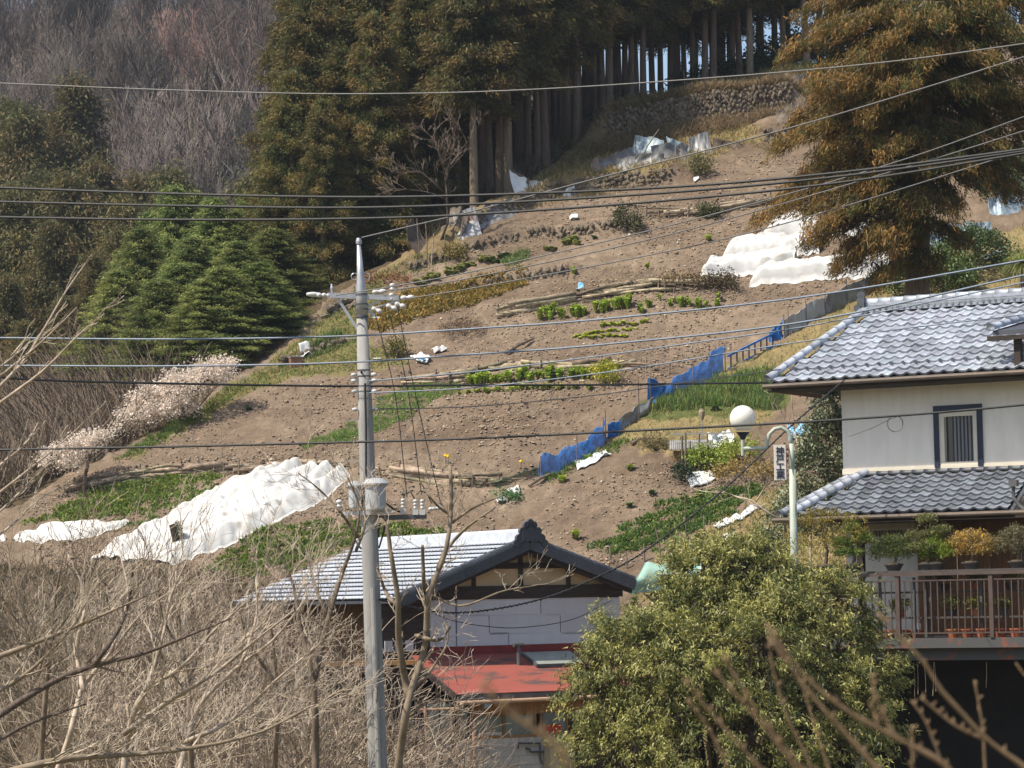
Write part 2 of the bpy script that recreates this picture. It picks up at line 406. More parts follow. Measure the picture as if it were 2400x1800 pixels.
GRASS_LOW = [(1480, 1420), (1560, 1330), (1690, 1215), (1760, 1180), (1860, 1120), (2000, 1150), (2000, 1500)]
GRASS_LEFT = [(270, 1085), (420, 1000), (540, 912), (640, 845), (700, 792), (790, 715), (870, 650), (990, 590), (1060, 575), (1000, 610), (900, 660), (850, 800), (960, 850), (900, 860), (700, 880), (560, 930), (440, 1010), (330, 1075)]
GRASS_TOP = [(1200, 470), (1270, 405), (1400, 352), (1560, 318), (1760, 296), (1800, 320), (1700, 355), (1560, 392), (1400, 432), (1240, 470)]
GREEN_R = [(1470, 985), (1530, 935), (1640, 900), (1760, 860), (1850, 880), (1840, 960), (1640, 975), (1520, 985)]
for poly, c, pr in ((GRASS_RIGHT, dry * .85 + bank * .15, .95), (GRASS_LOW, dry, .95), (GRASS_LEFT, bank, .95), (GRASS_TOP, dry * .9, .95), (GREEN_R, grn, .8)):
    m = inpoly(uvp, poly)
    k = np.clip((hv[m] + .7), .2, 1.1)[:, None] * .35
    colr[m] = c * (1 - k) + grn * k * .9 if c is not grn else grn
nearm = V[:, 1] < 81.5; colr[nearm] = bank * .8
d, par, nx, ny = poly_near(V[:, 0], V[:, 1], CREST)
colr[(d > .4)] = litter
colr[(d > -1.0) & (d <= .4) & (V[:, 1] > 105)] = litter * .5 + dry * .5
colr[straw & ~nearm] *= 1.22
hill = obj('hillside', mesh_np('hillside', V, Q, col=colr, smooth=True), 'ground'); tag(hill, kind='structure')

# ------------------------------------------------------------------ far wooded hillside
def far_h(x, y):
    top = 74 - 24 / (1 + np.exp(-(x - 2) / 7.)) + vnoise(x * .03, y * .02 + 7) * 10
    t = np.clip((y - 165) / 175., 0, 1.0)
    back = np.maximum(y - 340, 0) * .5
    return -10 + (top + 10) * t ** .9 - back + vnoise(x * .05 + 3, y * .05) * 6 * t
fx = np.linspace(-420, 420, 140); fy = np.linspace(150, 700, 110)
X, Y = np.meshgrid(fx, fy, indexing='ij'); Z = far_h(X, Y)
V = np.stack([X, Y, Z], -1).reshape(-1, 3); na, nb = X.shape
ii = np.arange(na - 1)[:, None] * nb + np.arange(nb - 1)[None]
tag(obj('far_hillside', mesh_np('far_hillside', V, np.stack([ii, ii + nb, ii + nb + 1, ii + 1], -1).reshape(-1, 4), smooth=True), 'far_ground'), kind='structure')

# ------------------------------------------------------------------ foliage generators
def blades(C, D, L, Wd, colr, rs, fold=False):
    """diamond blades: centre C, direction D, length L, width Wd"""
    n = len(C); D = D / (np.linalg.norm(D, axis=1, keepdims=True) + 1e-9)
    R = rs.randn(n, 3); S = np.cross(D, R); S /= np.linalg.norm(S, axis=1, keepdims=True) + 1e-9
    L = np.broadcast_to(np.asarray(L, float), (n,))[:, None]; Wd = np.broadcast_to(np.asarray(Wd, float), (n,))[:, None]
    a = C - D * L * .5; b = C + S * Wd * .5 - D * L * .08; c = C + D * L * .5; e = C - S * Wd * .5 - D * L * .08
    V = np.stack([a, b, c, e], 1).reshape(-1, 3)
    return V, np.arange(n * 4).reshape(-1, 4), np.repeat(colr, 4, axis=0)
def needles(C, D, L, Wd, colr, rs):
    n = len(C); D = D / (np.linalg.norm(D, axis=1, keepdims=True) + 1e-9)
    S = np.cross(D, rs.randn(n, 3)); S /= np.linalg.norm(S, axis=1, keepdims=True) + 1e-9
    L = np.broadcast_to(np.asarray(L, float), (n,))[:, None]; Wd = np.broadcast_to(np.asarray(Wd, float), (n,))[:, None]
    V = np.stack([C - D * L * .5 - S * Wd * .5, C - D * L * .4 + S * Wd * .5, C + D * L * .5], 1).reshape(-1, 3)
    return V, np.arange(n * 3).reshape(-1, 3), np.repeat(colr, 3, axis=0)
def prisms(segs, k=3):
    """segs (n,8): p0 p1 r0 r1 -> prism mesh"""
    S = np.asarray(segs, float); p0 = S[:, :3]; p1 = S[:, 3:6]; r0 = S[:, 6:7]; r1 = S[:, 7:8]
    d = p1 - p0; d /= np.linalg.norm(d, axis=1, keepdims=True) + 1e-9
    ref = np.where(np.abs(d[:, 2:3]) > .8, np.array([[1., 0, 0]]), np.array([[0, 0, 1.]]))
    a = np.cross(d, ref); a /= np.linalg.norm(a, axis=1, keepdims=True) + 1e-9; b = np.cross(d, a)
    V = []
    for pp, rr in ((p0, r0), (p1, r1)):
        for j in range(k):
            an = 2 * math.pi * j / k; V.append(pp + rr * (a * math.cos(an) + b * math.sin(an)))
    V = np.stack(V, 1).reshape(-1, 3); n = len(S); base = np.arange(n)[:, None] * 2 * k
    Q = [base + np.array([[j, (j + 1) % k, k + (j + 1) % k, k + j]]) for j in range(k)]
    return V, np.concatenate(Q)
def grow(segs, p, d, L, r, lev, rs, up=.15, spread=.9, kids=(5, 4, 3), wob=.14, taper=.35, steps=5, bias=None, minr=.002):
    d = d / (np.linalg.norm(d) + 1e-9); st = L / steps; pts = [p]; rad = [r]
    for i in range(steps):
        d = d + rs.randn(3) * wob; d[2] += up * .3
        if bias is not None: d = d + bias * .12
        d /= np.linalg.norm(d); q = pts[-1] + d * st; r2 = max(minr, r * (1 - (1 - taper) * (i + 1) / steps))
        segs.append((*pts[-1], *q, rad[-1], r2)); pts.append(q); rad.append(r2)
    if lev > 0:
        nk = kids[min(len(kids) - 1, len(kids) - lev)] if lev <= len(kids) else kids[0]
        nk = max(1, int(nk + rs.randint(-1, 2)))
        for c in range(nk):
            t = rs.uniform(.25, 1.0); i = min(int(t * steps), steps - 1); q = pts[i] + (pts[i + 1] - pts[i]) * (t * steps - i)
            dd = (pts[i + 1] - pts[i]); dd /= np.linalg.norm(dd); x = rs.randn(3); x -= dd * x.dot(dd); x /= np.linalg.norm(x)
            nd = dd * math.cos(spread * rs.uniform(.55, 1.1)) + x * math.sin(spread * rs.uniform(.55, 1.1)); nd[2] += up
            grow(segs, q, nd, L * rs.uniform(.45, .75), max(minr, rad[i] * rs.uniform(.45, .65)), lev - 1, rs, up, spread, kids, wob, taper, steps, bias, minr)
def bare_mesh(seed, H, r, lev=4, kids=(7, 5, 4, 3), nstem=1, up=.15, spread=.8, lean=(0, 0, 0), minr=.004, wob=.12, k=3):
    rs = np.random.RandomState(seed); tr = []; tw = []
    for s in range(nstem):
        d = np.array([rs.randn() * .12 * nstem, rs.randn() * .12 * nstem, 1.]) + np.array(lean)
        al = []; grow(al, np.array([rs.randn() * .1 * (nstem > 1), rs.randn() * .1 * (nstem > 1), -.3]), d, H * .62, r * rs.uniform(.7, 1.1), lev, rs, up, spread, kids, wob, .4, 6, None, minr)
        tr += al[:6]; tw += al[6:]
    V, Qd = prisms(tr, 6); V2, Q2 = prisms(tw, k)
    return mesh_np('trunk', V, Qd, smooth=True), mesh_np('branches', V2, Q2)
def conifer_mesh(seed, H, R, base=.15, nb=150, tuft=26, bl=.34, bw=.10, droop=.25, green=(.05, .085, .025), tip=(.24, .12, .035), tipamt=.45, tier=False, power=.8, trunk_r=.22, spread=.28, reach=.35, clump=.14):
    rs = np.random.RandomState(seed); C = []; D = []; K = []; segs = []
    z0 = H * base
    for i in range(nb):
        t = (i + rs.rand()) / nb; z = z0 + (H - z0) * t
        L = R * (1 - t) ** power * rs.uniform(.7, 1.12) + .25
        an = rs.rand() * 2 * math.pi if not tier else (i * 2.39996 + rs.randn() * .25)
        rd = np.array([math.cos(an), math.sin(an), 0]); lift = (.45 * t - droop * (1 - t)) + rs.randn() * .08
        e = np.array([0, 0, z]) + rd * L + np.array([0, 0, L * lift])
        b0 = np.array([0, 0, z])
        mid = (b0 + e) / 2 + np.array([0, 0, L * .06])
        segs.append((*b0, *mid, .015 + .018 * L, .012 + .008 * L)); segs.append((*mid, *e, .012 + .008 * L, .005))
        m = int(3 + L * 2.2)
        for s in np.linspace(reach, 1.02, m):
            c = (b0 * (1 - s) + e * s) + np.array([0, 0, L * .08 * s * (1 - s) * 4])
            side = np.array([-rd[1], rd[0], 0])
            wd = spread * L * (1.15 - s) + .1
            n = max(6, int(tuft * (.6 + .5 * rs.rand())))
            o = rs.randn(n, 3) * np.array([[1, 1, .9]]) * clump + side[None] * (rs.uniform(-1, 1, (n, 1)) * wd) + rd[None] * rs.uniform(-.25, .25, (n, 1))
            o[:, 2] -= np.abs(o @ side) * (.25 if tier else .12)
            C.append(c + o)
            dd = rd[None] * .7 + side[None] * np.sign(o @ side)[:, None] * .5 + rs.randn(n, 3) * .45; dd[:, 2] += (-.25 if not tier else -.4) - .6 * rs.rand(n)
            D.append(dd)
            a = np.clip(tipamt * rs.uniform(.2, 1.7) * (s ** 1.5) + rs.randn(n) * .12, 0, 1)[:, None]
            K.append((np.array(green) * (1 - a) + np.array(tip) * a) * rs.uniform(.7, 1.3, (n, 1)))
    C = np.concatenate(C); D = np.concatenate(D); K = np.concatenate(K)
    V, Qd, K = needles(C, D, bl * rs.uniform(.6, 1.3, len(C)), bw * rs.uniform(.7, 1.4, len(C)), K, rs)
    crown = mesh_np('crown', V, Qd, col=K)
    ts = [(0, 0, -.5, 0, 0, H * .3, trunk_r * 1.15, trunk_r * .9), (0, 0, H * .3, 0, 0, H * .7, trunk_r * .9, trunk_r * .45), (0, 0, H * .7, 0, 0, H * .99, trunk_r * .45, .02)]
    V, Qd = prisms(ts, 9); trunk = mesh_np('trunk', V, Qd, smooth=True)
    V, Qd = prisms(segs, 4); limbs = mesh_np('limbs', V, Qd)
    return trunk, limbs, crown
def place_tree(name, label, cat, meshes, mats, loc, scale=1., rot=None, group=None, names=('trunk', 'limbs', 'crown'), tilt=(0, 0)):
    t = thing(name, label, cat, loc, 0, group); t.rotation_euler = (tilt[0], tilt[1], random.random() * 6.28 if rot is None else rot)
    t.scale = (scale,) * 3 if not hasattr(scale, '__len__') else scale
    for n, me, mt in zip(names, meshes, mats):
        if me is not None: obj(n, me, mt, t)
    return t
def leaf_cloud(lobes, ncl, per, ll, lw, c1, c2, seed, hang=.5, shell=.35, csz=.28, clipfn=None, tri=False, spray=0, gaps=0):
    """lobes: (cx,cy,cz,rx,ry,rz); leaves gathered in clumps near the surface of the lobes"""
    rs = np.random.RandomState(seed); lo = np.array(lobes, float); vol = lo[:, 3] * lo[:, 4] * lo[:, 5]; vol = vol ** .67; vol /= vol.sum()
    C = []; D = []; K = []
    w = rs.choice(len(lo), ncl, p=vol)
    for i in w:
        v = rs.randn(3); v /= np.linalg.norm(v)
        if v[2] < -.55: v[2] *= -1
        rr = 1 - shell * rs.rand() ** 1.6
        c = lo[i, :3] + v * lo[i, 3:] * rr * rs.uniform(.93, 1.07)
        ins = ((((c - lo[:, :3]) / lo[:, 3:]) ** 2).sum(1) < .45).any()
        if ins and rs.rand() < .8: continue
        if gaps and vnoise(np.array(c[0] * 1.5 + 7), np.array(c[2] * 1.7 + c[1])) + .5 < gaps * rs.uniform(.6, 1.3): c = c - v * .45
        n = int(per * rs.uniform(.6, 1.4)); sz = csz * rs.uniform(.6, 1.4)
        o = rs.randn(n, 3) * sz * np.array([1, 1, .8])
        if spray:
            ax_ = v * .8 + rs.randn(3) * .5; ax_[2] += .35; ax_ /= np.linalg.norm(ax_); tq = rs.rand(n, 1); o = o * .45 + ax_ * tq * spray * rs.uniform(.6, 1.5) + np.array((0, 0, -.6)) * (tq ** 2) * spray * .8
        C.append(c + o)
        dd = v[None] * .6 + rs.randn(n, 3) * .6; dd[:, 2] -= hang; D.append(dd)
        a = np.clip(rs.rand() * .8 + rs.randn(n, 1) * .22, 0, 1); K.append((np.array(c1) * (1 - a) + np.array(c2) * a) * rs.uniform(.75, 1.25, (n, 1)))
    C = np.concatenate(C); D = np.concatenate(D); K = np.concatenate(K)
    return (needles if tri else blades)(C, D, ll * rs.uniform(.6, 1.3, len(C)), lw * rs.uniform(.7, 1.3, len(C)), K, rs)
def xz(u, v, y):
    p = P(u, v, y); return p[0]

# ------------------------------------------------------------------ far bare wood
FB = [bare_mesh(100 + i, 11 + i * .5, .16, lev=4, kids=(8, 6, 4, 3), up=.28, spread=.62, minr=.016, wob=.13, k=3) for i in range(5)]
far_me = []
for tk, tw in FB:
    Va = np.zeros(len(tk.vertices) * 3, np.float32); tk.vertices.foreach_get('co', Va); Vb = np.zeros(len(tw.vertices) * 3, np.float32); tw.vertices.foreach_get('co', Vb)
    fa = np.array([list(p.vertices) for p in tk.polygons]); fb = np.array([list(p.vertices) for p in tw.polygons]) + len(Va) // 3
    far_me.append(mesh_np('bare_tree', np.concatenate([Va.reshape(-1, 3), Vb.reshape(-1, 3)]), np.concatenate([fa, fb])))
red_me = far_me[0].copy()
rs = np.random.RandomState(5)
cnt = 0
for k in range(235):
    y = 172 + 172 * rs.rand() ** .8
    u = rs.uniform(-60, 1130 if y > 250 else 720); x = (u - 1200) / F * y
    vv = proj([(x, y, far_h(np.array(x), np.array(y)) + 6)])[0][1]
    if vv > 900: continue
    o = obj('bare_tree', far_me[k % 5], 'far_twig', loc=(x, y, float(far_h(np.array(x), np.array(y))) - .3), rot=(rs.randn() * .06, rs.randn() * .06, rs.rand() * 6.28), scale=rs.uniform(.75, 1.2))
    tag(o, 'grey leafless tree among many on the far wooded hillside', 'tree', 'bare trees of the far wooded hillside'); cnt += 1
DK = bare_mesh(140, 12, .26, lev=3, kids=(7, 5, 3), up=.25, spread=.7, minr=.045, wob=.12, k=4)
for k in range(26):
    y = 200 + 120 * rs.rand(); u = rs.uniform(20, 720); x = (u - 1200) / F * y; g = float(far_h(np.array(x), np.array(y)))
    t_ = thing('bare_tree', 'dark-limbed leafless tree standing out on the far wooded hillside', 'tree', (x, y, g), rs.rand() * 6.28, 'dark bare trees of the far hillside'); t_.scale = (rs.uniform(.8, 1.15),) * 3
    obj('trunk', DK[0], 'bark', t_); obj('branches', DK[1], 'bark', t_)
for k, (u, v, y) in enumerate([(500, 215, 262), (548, 235, 258), (455, 225, 268)]):
    x = (u - 1200) / F * y; g = float(far_h(np.array(x), np.array(y)))
    o = obj('reddish_tree', red_me, 'red_twig', loc=(x, y, g - .5), rot=(0, 0, k * 2.1), scale=(1.1, 1.1, .95))
    tag(o, ['reddish budding tree, central one of the three on the far slope', 'reddish budding tree, rightmost of the three on the far slope', 'reddish budding tree, leftmost of the three on the far slope'][k], 'tree', 'reddish trees on the far slope')
y = 236.; x = (555 - 1200) / F * y
V, Qd, K = leaf_cloud([(0, 0, 5.2, 2.0, 2.0, 1.9), (1.2, 0, 4, 1.5, 1.5, 1.4)], 160, 60, .32, .16, (.045, .075, .05), (.09, .13, .09), 77, csz=.4)
t = thing('evergreen_tree', 'lone round dark blue-green evergreen tree among bare trees on the far slope', 'tree', (x, y, float(far_h(np.array(x), np.array(y)))))
obj('crown', mesh_np('crown', V, Qd, col=K), 'leaf', t); mb = MB().tube([(0, 0, -1), (0, 0, 4.5)], [.2, .1]); mb.build('trunk', 'bark', t)
# undergrowth of the far slope: uncountable twiggy scrub
n = 9000; yy = 168 + 175 * rs.rand(n); uu = rs.uniform(-80, 1200, n); xx = (uu - 1200) / F * yy; zz = far_h(xx, yy)
C = np.stack([xx, yy, zz], -1) + np.array([0, 0, .9]); D = rs.randn(n, 3) * .35; D[:, 2] = 1
segs = np.concatenate([C - D * .9, C + D * rs.uniform(.6, 2.4, (n, 1)), np.full((n, 1), .035), np.full((n, 1), .012)], 1)
V, Qd = prisms(segs, 3); tag(obj('scrub', mesh_np('scrub', V, Qd), 'far_twig'), 'twiggy leafless scrub covering the far wooded hillside', 'scrub', kind='stuff')

# ------------------------------------------------------------------ conifers
CED = [conifer_mesh(200 + i, 10 + .7 * i, 2.0, base=.46, nb=100, tuft=74, bl=.25, bw=.052, droop=.35, green=(.062, .09, .03), tip=(.31, .20, .065), tipamt=.4, power=.42, trunk_r=.175, spread=.3, reach=.25, clump=.17) for i in range(3)]
CEDL = [conifer_mesh(230 + i, 14, 3.0, base=.04, nb=180, tuft=80, bl=.25, bw=.052, droop=.3, green=(.058, .09, .028), tip=(.30, .165, .05), tipamt=.34, power=.62, trunk_r=.25, spread=.3, reach=.3, clump=.2) for i in range(2)]
CYP = [conifer_mesh(250 + i, 13, 2.7, base=.06, nb=150, tuft=80, bl=.25, bw=.045, droop=.10, green=(.06, .105, .03), tip=(.34, .36, .11), tipamt=.6, tier=True, power=.9, trunk_r=.2, spread=.34, reach=.25, clump=.15) for i in range(2)]
FARC = [conifer_mesh(270 + i, 20, 4.2, base=.05, nb=150, tuft=100, bl=.22, bw=.065, droop=.3, green=(.08, .095, .035), tip=(.24, .16, .06), tipamt=.5, power=.75, trunk_r=.3, spread=.3, reach=.3, clump=.3) for i in range(2)]
CM = ('cedar_bark', 'cedar_bark', 'needle')
def at_crest(u, back):
    """a point behind the crest seen at picture column u"""
    cu = np.array([c[0] for c in CREST_PX], float); i = np.searchsorted(cu, u) - 1; s = (u - cu[i]) / (cu[i + 1] - cu[i])
    p = CREST[i] * (1 - s) + CREST[i + 1] * s; y = p[1] + back; x = p[0] * y / p[1]
    return np.array([x, y, float(height(np.array(x), np.array(y)))])
ORD = ['first', 'second', 'third', 'fourth', 'fifth', 'sixth', 'seventh', 'eighth', 'ninth', 'tenth', 'eleventh', 'twelfth', 'thirteenth', 'fourteenth', 'fifteenth', 'sixteenth', 'seventeenth', 'eighteenth', 'nineteenth', 'twentieth'] + ['twenty-' + q for q in ('first', 'second', 'third', 'fourth', 'fifth', 'sixth', 'seventh', 'eighth', 'ninth')] + ['thirtieth'] + ['thirty-' + q for q in ('first', 'second', 'third', 'fourth', 'fifth')]
front = sorted([1302, 1330, 1372, 1398, 1428, 1452, 1478, 1508, 1604, 1652, 1694, 1735, 1782, 1815, 1892, 1150, 1192, 1238, 1262, 1112, 1132, 1172, 1215, 1280, 1318, 1352, 1412, 1465, 1625, 1672, 1715, 1758, 1840])
for i, u in enumerate(front):
    b = at_crest(u, .9 + 1.3 * ((i * 7) % 4))
    place_tree('cedar_tree', 'tall straight cedar with bare lower trunk, %s from the left in the front rank' % ORD[i], 'tree', CED[i % 3], CM, b, (.95 if u < 1450 else .82) * (.95 + .12 * random.random()), group='front rank cedars above the field', tilt=(random.uniform(-.02, .02), random.uniform(-.03, .03)))
back_u = [1075, 1130, 1172, 1215, 1222, 1320, 1345, 1385, 1410, 1440, 1492, 1530, 1548, 1572, 1590, 1630, 1672, 1712, 1760, 1850, 1920, 1285, 1690, 1735, 1785, 1815, 1960, 2010, 2070, 2130, 2200, 2270, 2340, 2400, 1360]
for i, u in enumerate(back_u):
    b = at_crest(u, 4.5 + 1.5 * ((i * 5) % 5))
    reg = 'beyond the big rusty cedar' if u > 1900 else ('left of the sky gap' if u < 1490 else ('beside the sky gap' if u < 1640 else 'right of the sky gap'))
    place_tree('cedar_tree', 'slimmer shaded cedar behind the front rank, ' + reg, 'tree', CED[(i + 1) % 3], CM, b, (.9 + .2 * random.random()) * np.array((.85, .85, 1.05)), group='shaded cedars ' + reg, tilt=(random.uniform(-.02, .02), random.uniform(-.02, .02)))
for i, (u, bk, s) in enumerate([(775, 13, .98), (850, 13, 1.12), (905, 10, 1.0), (960, 11, 1.0), (1010, 9, .95), (1060, 11, .95), (820, 18, 1.25), (930, 17, 1.2), (735, 10, .85), (1000, 16, 1.15), (880, 22, 1.35), (690, 9, .62), (700, 18, .85), (885, 5, .66), (985, 6, .7), (810, 7, .66), (760, 6, .5), (655, 12, .5), (1040, 18, 1.2), (1110, 16, 1.05)]):
    b = at_crest(u, bk); reg = 'nearest to the cypresses' if u < 790 else ('behind the pole top' if u < 920 else 'behind the leafless tree')
    place_tree('cedar_tree', 'bushy rust-tinged cedar leafy to the ground, ' + reg, 'tree', CEDL[i % 2], CM, b, s, group='bushy cedars ' + reg)
for i, (u, v, y) in enumerate([(405, 440, 112), (500, 470, 110), (590, 455, 114), (330, 540, 108), (450, 560, 104), (560, 570, 103), (640, 540, 106), (275, 640, 106), (370, 660, 102), (480, 660, 101), (300, 590, 110), (360, 500, 113), (455, 455, 113), (545, 500, 110), (520, 630, 101), (605, 620, 102), (420, 620, 103)]):
    x = xz(u, v, y); g = float(height(np.array(x), np.array(y))); top = P(u, v, y)[2]; s = (top - g) / 13.
    s2 = max(s, .8)
    place_tree('cypress_tree', 'dark green cypress with drooping yellow-green tips, ' + ('tall one at the back of its group' if v < 500 else 'lower one in front of its group'), 'tree', CYP[i % 2], ('bark', 'bark', 'needle'), (x, y, g), (s2, s2, s), group='cypresses left of the field, ' + ('back' if v < 500 else 'front'))
for i, (u, v, y) in enumerate([(185, 205, 178), (60, 270, 175), (120, 290, 182), (20, 250, 190), (230, 400, 168), (400, 410, 172), (330, 430, 176), (90, 420, 160), (170, 430, 158), (30, 460, 156), (280, 480, 150), (590, 430, 165), (20, 660, 140), (280, 540, 140), (130, 540, 146), (215, 600, 132), (60, 760, 125), (150, 700, 128)]):
    x = xz(u, v, y); g = float(max(height(np.array(x), np.array(y)), far_h(np.array(x), np.array(y)))); top = P(u, v, y)[2]; s = (top - g) / 20.
    lab = 'tallest narrow dark cedar at the foot of the far wooded hillside' if i == 0 else 'brownish dark cedar in the valley, lower than the tallest at the far hill foot'
    place_tree('cedar_tree', lab, 'tree', FARC[i % 2], CM, (x, y, g), (max(.6, s) * .95, max(.6, s) * .95, s), group=None if i == 0 else 'cedars at the foot of the far hillside')
M('clod', (.95, .95, .95), .95, .15, 3, spec=.05, attr=True)
# ------------------------------------------------------------------ soil clods and straw (uncountable)
rs = np.random.RandomState(21)
FIELD = [(60, 1195), (300, 1070), (540, 925), (700, 890), (860, 810), (850, 720), (1000, 620), (1100, 570), (1400, 455), (1800, 345), (2000, 320), (2080, 610), (1840, 740), (1500, 930), (1300, 1095), (1560, 1090), (1680, 1120), (1500, 1310), (1200, 1430), (500, 1430), (100, 1330)]
uv = scatter(FIELD, 60000, rs); Xc = G(uv); Xc = Xc[vnoise(Xc[:, 0] * .35, Xc[:, 1] * .5) + .5 > rs.rand(len(Xc)) * .9 + .1][:42000]; sz = .018 + .042 * rs.rand(len(Xc)) ** 2.5
oct_v = np.array([(1, 0, -.3), (-1, 0, -.3), (0, 1, -.3), (0, -1, -.3), (0, 0, 1)], float)
oct_f = np.array([(0, 2, 4), (2, 1, 4), (1, 3, 4), (3, 0, 4)])
jit = 1 + .25 * rs.randn(len(Xc), 5, 3)
Vc = Xc[:, None] + oct_v[None] * jit * sz[:, None, None] * np.array([1.2, 1.2, .8]); Vc[:, :, 2] += .015
Fc = (np.arange(len(Xc))[:, None, None] * 5 + oct_f[None]).reshape(-1, 3)
kc = soil[None] * rs.uniform(.85, 1.4, (len(Xc), 1)); pale = rs.rand(len(Xc)) < .03; kc[pale] = np.array((.44, .38, .29)); kc *= rs.uniform(.8, 1.15, (len(Xc), 1))
tag(obj('soil_clods', mesh_np('soil_clods', Vc.reshape(-1, 3), Fc, col=np.repeat(kc, 5, 0)), 'clod'), 'brown clods of tilled soil scattered over the sloping field', 'soil', kind='stuff')
M('blade', (1, 1, 1), .6, .1, 3, spec=.2, attr=True, trans=.3)
def grass(name, label, poly, n, h, w, cols, seed, lean=.5, cl=0, dz=0, rows=None):
    rs = np.random.RandomState(seed)
    if cl:
        cen = scatter(poly, cl, rs)
        if rows: q = cen[:, 1] - cen[:, 0] * rows[1]; cen[:, 1] += (np.round(q / rows[0]) * rows[0] - q) * .85
        uv = cen[rs.randint(0, cl, n)] + rs.randn(n, 2) * np.array([[7, 3.5]])
    else: uv = scatter(poly, n, rs)
    X = G(uv); hh = h * rs.uniform(.5, 1.4, n); d = rs.randn(n, 3) * lean; d[:, 2] = 1; d /= np.linalg.norm(d, axis=1, keepdims=True)
    s = np.cross(d, rs.randn(n, 3)); s /= np.linalg.norm(s, axis=1, keepdims=True)
    ww = (w * rs.uniform(.6, 1.3, n))[:, None]
    a = X - s * ww / 2 - d * .03; b = X + s * ww / 2 - d * .03; mid = X + d * hh[:, None] * .6; dr = rs.randn(n, 3) * .35; dr[:, 2] -= .3
    tip = mid + (d + dr) * hh[:, None] * .45
    V = np.stack([a, b, mid + s * ww * .4, tip, mid - s * ww * .4], 1).reshape(-1, 3); V[:, 2] += dz
    i = np.arange(n)[:, None] * 5; Q = i + np.array([[0, 1, 2, 4]]); T = i + np.array([[2, 3, 4]])
    cols = np.array(cols); k = cols[rs.randint(0, len(cols), n)] * rs.uniform(.7, 1.3, (n, 1))
    o = obj(name, mesh_np(name, V, [Q, T], col=np.repeat(k, 5, 0)), 'blade'); return tag(o, label, name.split('_')[-1], kind='stuff')
DRY = [(.42, .33, .17), (.36, .28, .13), (.30, .25, .10), (.24, .24, .08)]
GR = [(.10, .19, .035), (.14, .22, .04), (.08, .15, .035), (.20, .24, .06)]
ON = [(.08, .17, .06), (.11, .20, .06), (.15, .23, .06), (.28, .27, .10)]
YG = [(.22, .30, .06), (.17, .24, .05), (.30, .35, .09), (.12, .19, .04), (.30, .26, .09)]
grass('dry_grass', 'dry straw-coloured grass on the bank right of the blue net fence', GRASS_RIGHT, 9000, .13, .022, DRY + GR[:1], 31)
grass('dry_grass', 'dry tangled grass below the lamp, above the big evergreen shrub', GRASS_LOW, 6500, .2, .025, DRY, 32)
grass('bank_grass', 'short mixed grass along the left edge of the field', GRASS_LEFT, 8000, .12, .022, DRY[1:] + GR, 33)
grass('dry_grass', 'yellow dry grass on the ledge behind the torn sheets', GRASS_TOP, 6000, .2, .025, DRY + [(.33, .2, .09)], 34)
grass('dry_grass', 'brown dry grass on the bank left of the tall stone wall', [(1250, 425), (1350, 350), (1430, 290), (1520, 255), (1540, 300), (1430, 340), (1300, 410)], 5000, .28, .026, DRY + [(.26, .19, .11)], 56, lean=.7)
grass('dry_grass', 'brown dead weeds hanging over the tall stone wall', [(1290, 345), (1420, 262), (1600, 215), (1860, 175), (1960, 190), (1840, 262), (1600, 288), (1400, 335)], 20000, .42, .026, [(.26, .19, .11), (.2, .15, .09), (.33, .25, .14)], 35, lean=.8)
grass('edge_grass', 'bright green tufts along the lower left crest of the field', [(265, 1088), (340, 1040), (420, 985), (470, 960), (450, 995), (350, 1060)], 1500, .16, .025, GR, 36)
grass('edge_grass', 'green strip of grass beside the plum tree', [(430, 985), (540, 905), (580, 900), (550, 930), (470, 985)], 1200, .13, .022, YG + DRY[2:], 37)
grass('spring_onions', 'tall upright spring onions right of the blue net fence', [(1525, 968), (1550, 935), (1640, 905), (1700, 885), (1800, 872), (1850, 900), (1820, 955), (1700, 955), (1600, 965)], 5200, .34, .022, ON + YG[:1], 38, lean=.22)
grass('grain_seedlings', 'pale green seedlings in short steps beside the pole', [(780, 1035), (870, 990), (880, 940), (960, 905), (1075, 888), (1090, 905), (1040, 930), (990, 955), (970, 975), (930, 995), (870, 1020), (800, 1050)], 6500, .12, .016, [(.16, .27, .055), (.13, .23, .045), (.2, .31, .07)], 39)
grass('grain_seedlings', 'pale green seedlings left of the pole below the wires', [(700, 1050), (760, 1020), (830, 985), (840, 1010), (800, 1045), (720, 1060)], 2200, .12, .016, [(.16, .25, .06), (.2, .28, .08)], 40)
grass('green_onions', 'upright green onions by the low rock wall on the left', [(715, 815), (760, 785), (800, 775), (805, 792), (760, 812), (725, 825)], 700, .22, .02, ON, 41, lean=.25)
grass('green_onions', 'tuft of green onions beside the pale cabbages', [(1170, 615), (1210, 592), (1240, 585), (1240, 605), (1190, 622)], 700, .22, .02, ON, 42, lean=.25)
grass('wilted_crop', 'wilted yellow-brown leafy crop behind the pole', [(850, 770), (880, 720), (960, 690), (1100, 660), (1220, 640), (1245, 655), (1170, 690), (1100, 720), (1000, 742), (900, 775)], 8000, .17, .06, [(.36, .25, .055), (.30, .20, .05), (.22, .20, .05), (.42, .27, .09), (.16, .15, .04)], 43, lean=.7)
grass('leafy_crop', 'bright green low leafy crop below the left log barrier', [(60, 1225), (170, 1190), (230, 1150), (330, 1135), (440, 1115), (510, 1115), (500, 1132), (400, 1160), (330, 1185), (280, 1205), (150, 1222)], 9000, .12, .06, YG + GR[:2], 44, lean=.7, cl=420, rows=(17, -.2))
grass('leafy_crop', 'sparse green seedlings between the crop rows and the long white cover', [(280, 1205), (360, 1160), (470, 1150), (520, 1140), (500, 1165), (420, 1195), (330, 1235), (250, 1240)], 1800, .1, .05, GR + YG[:1], 45, lean=.7, cl=45)
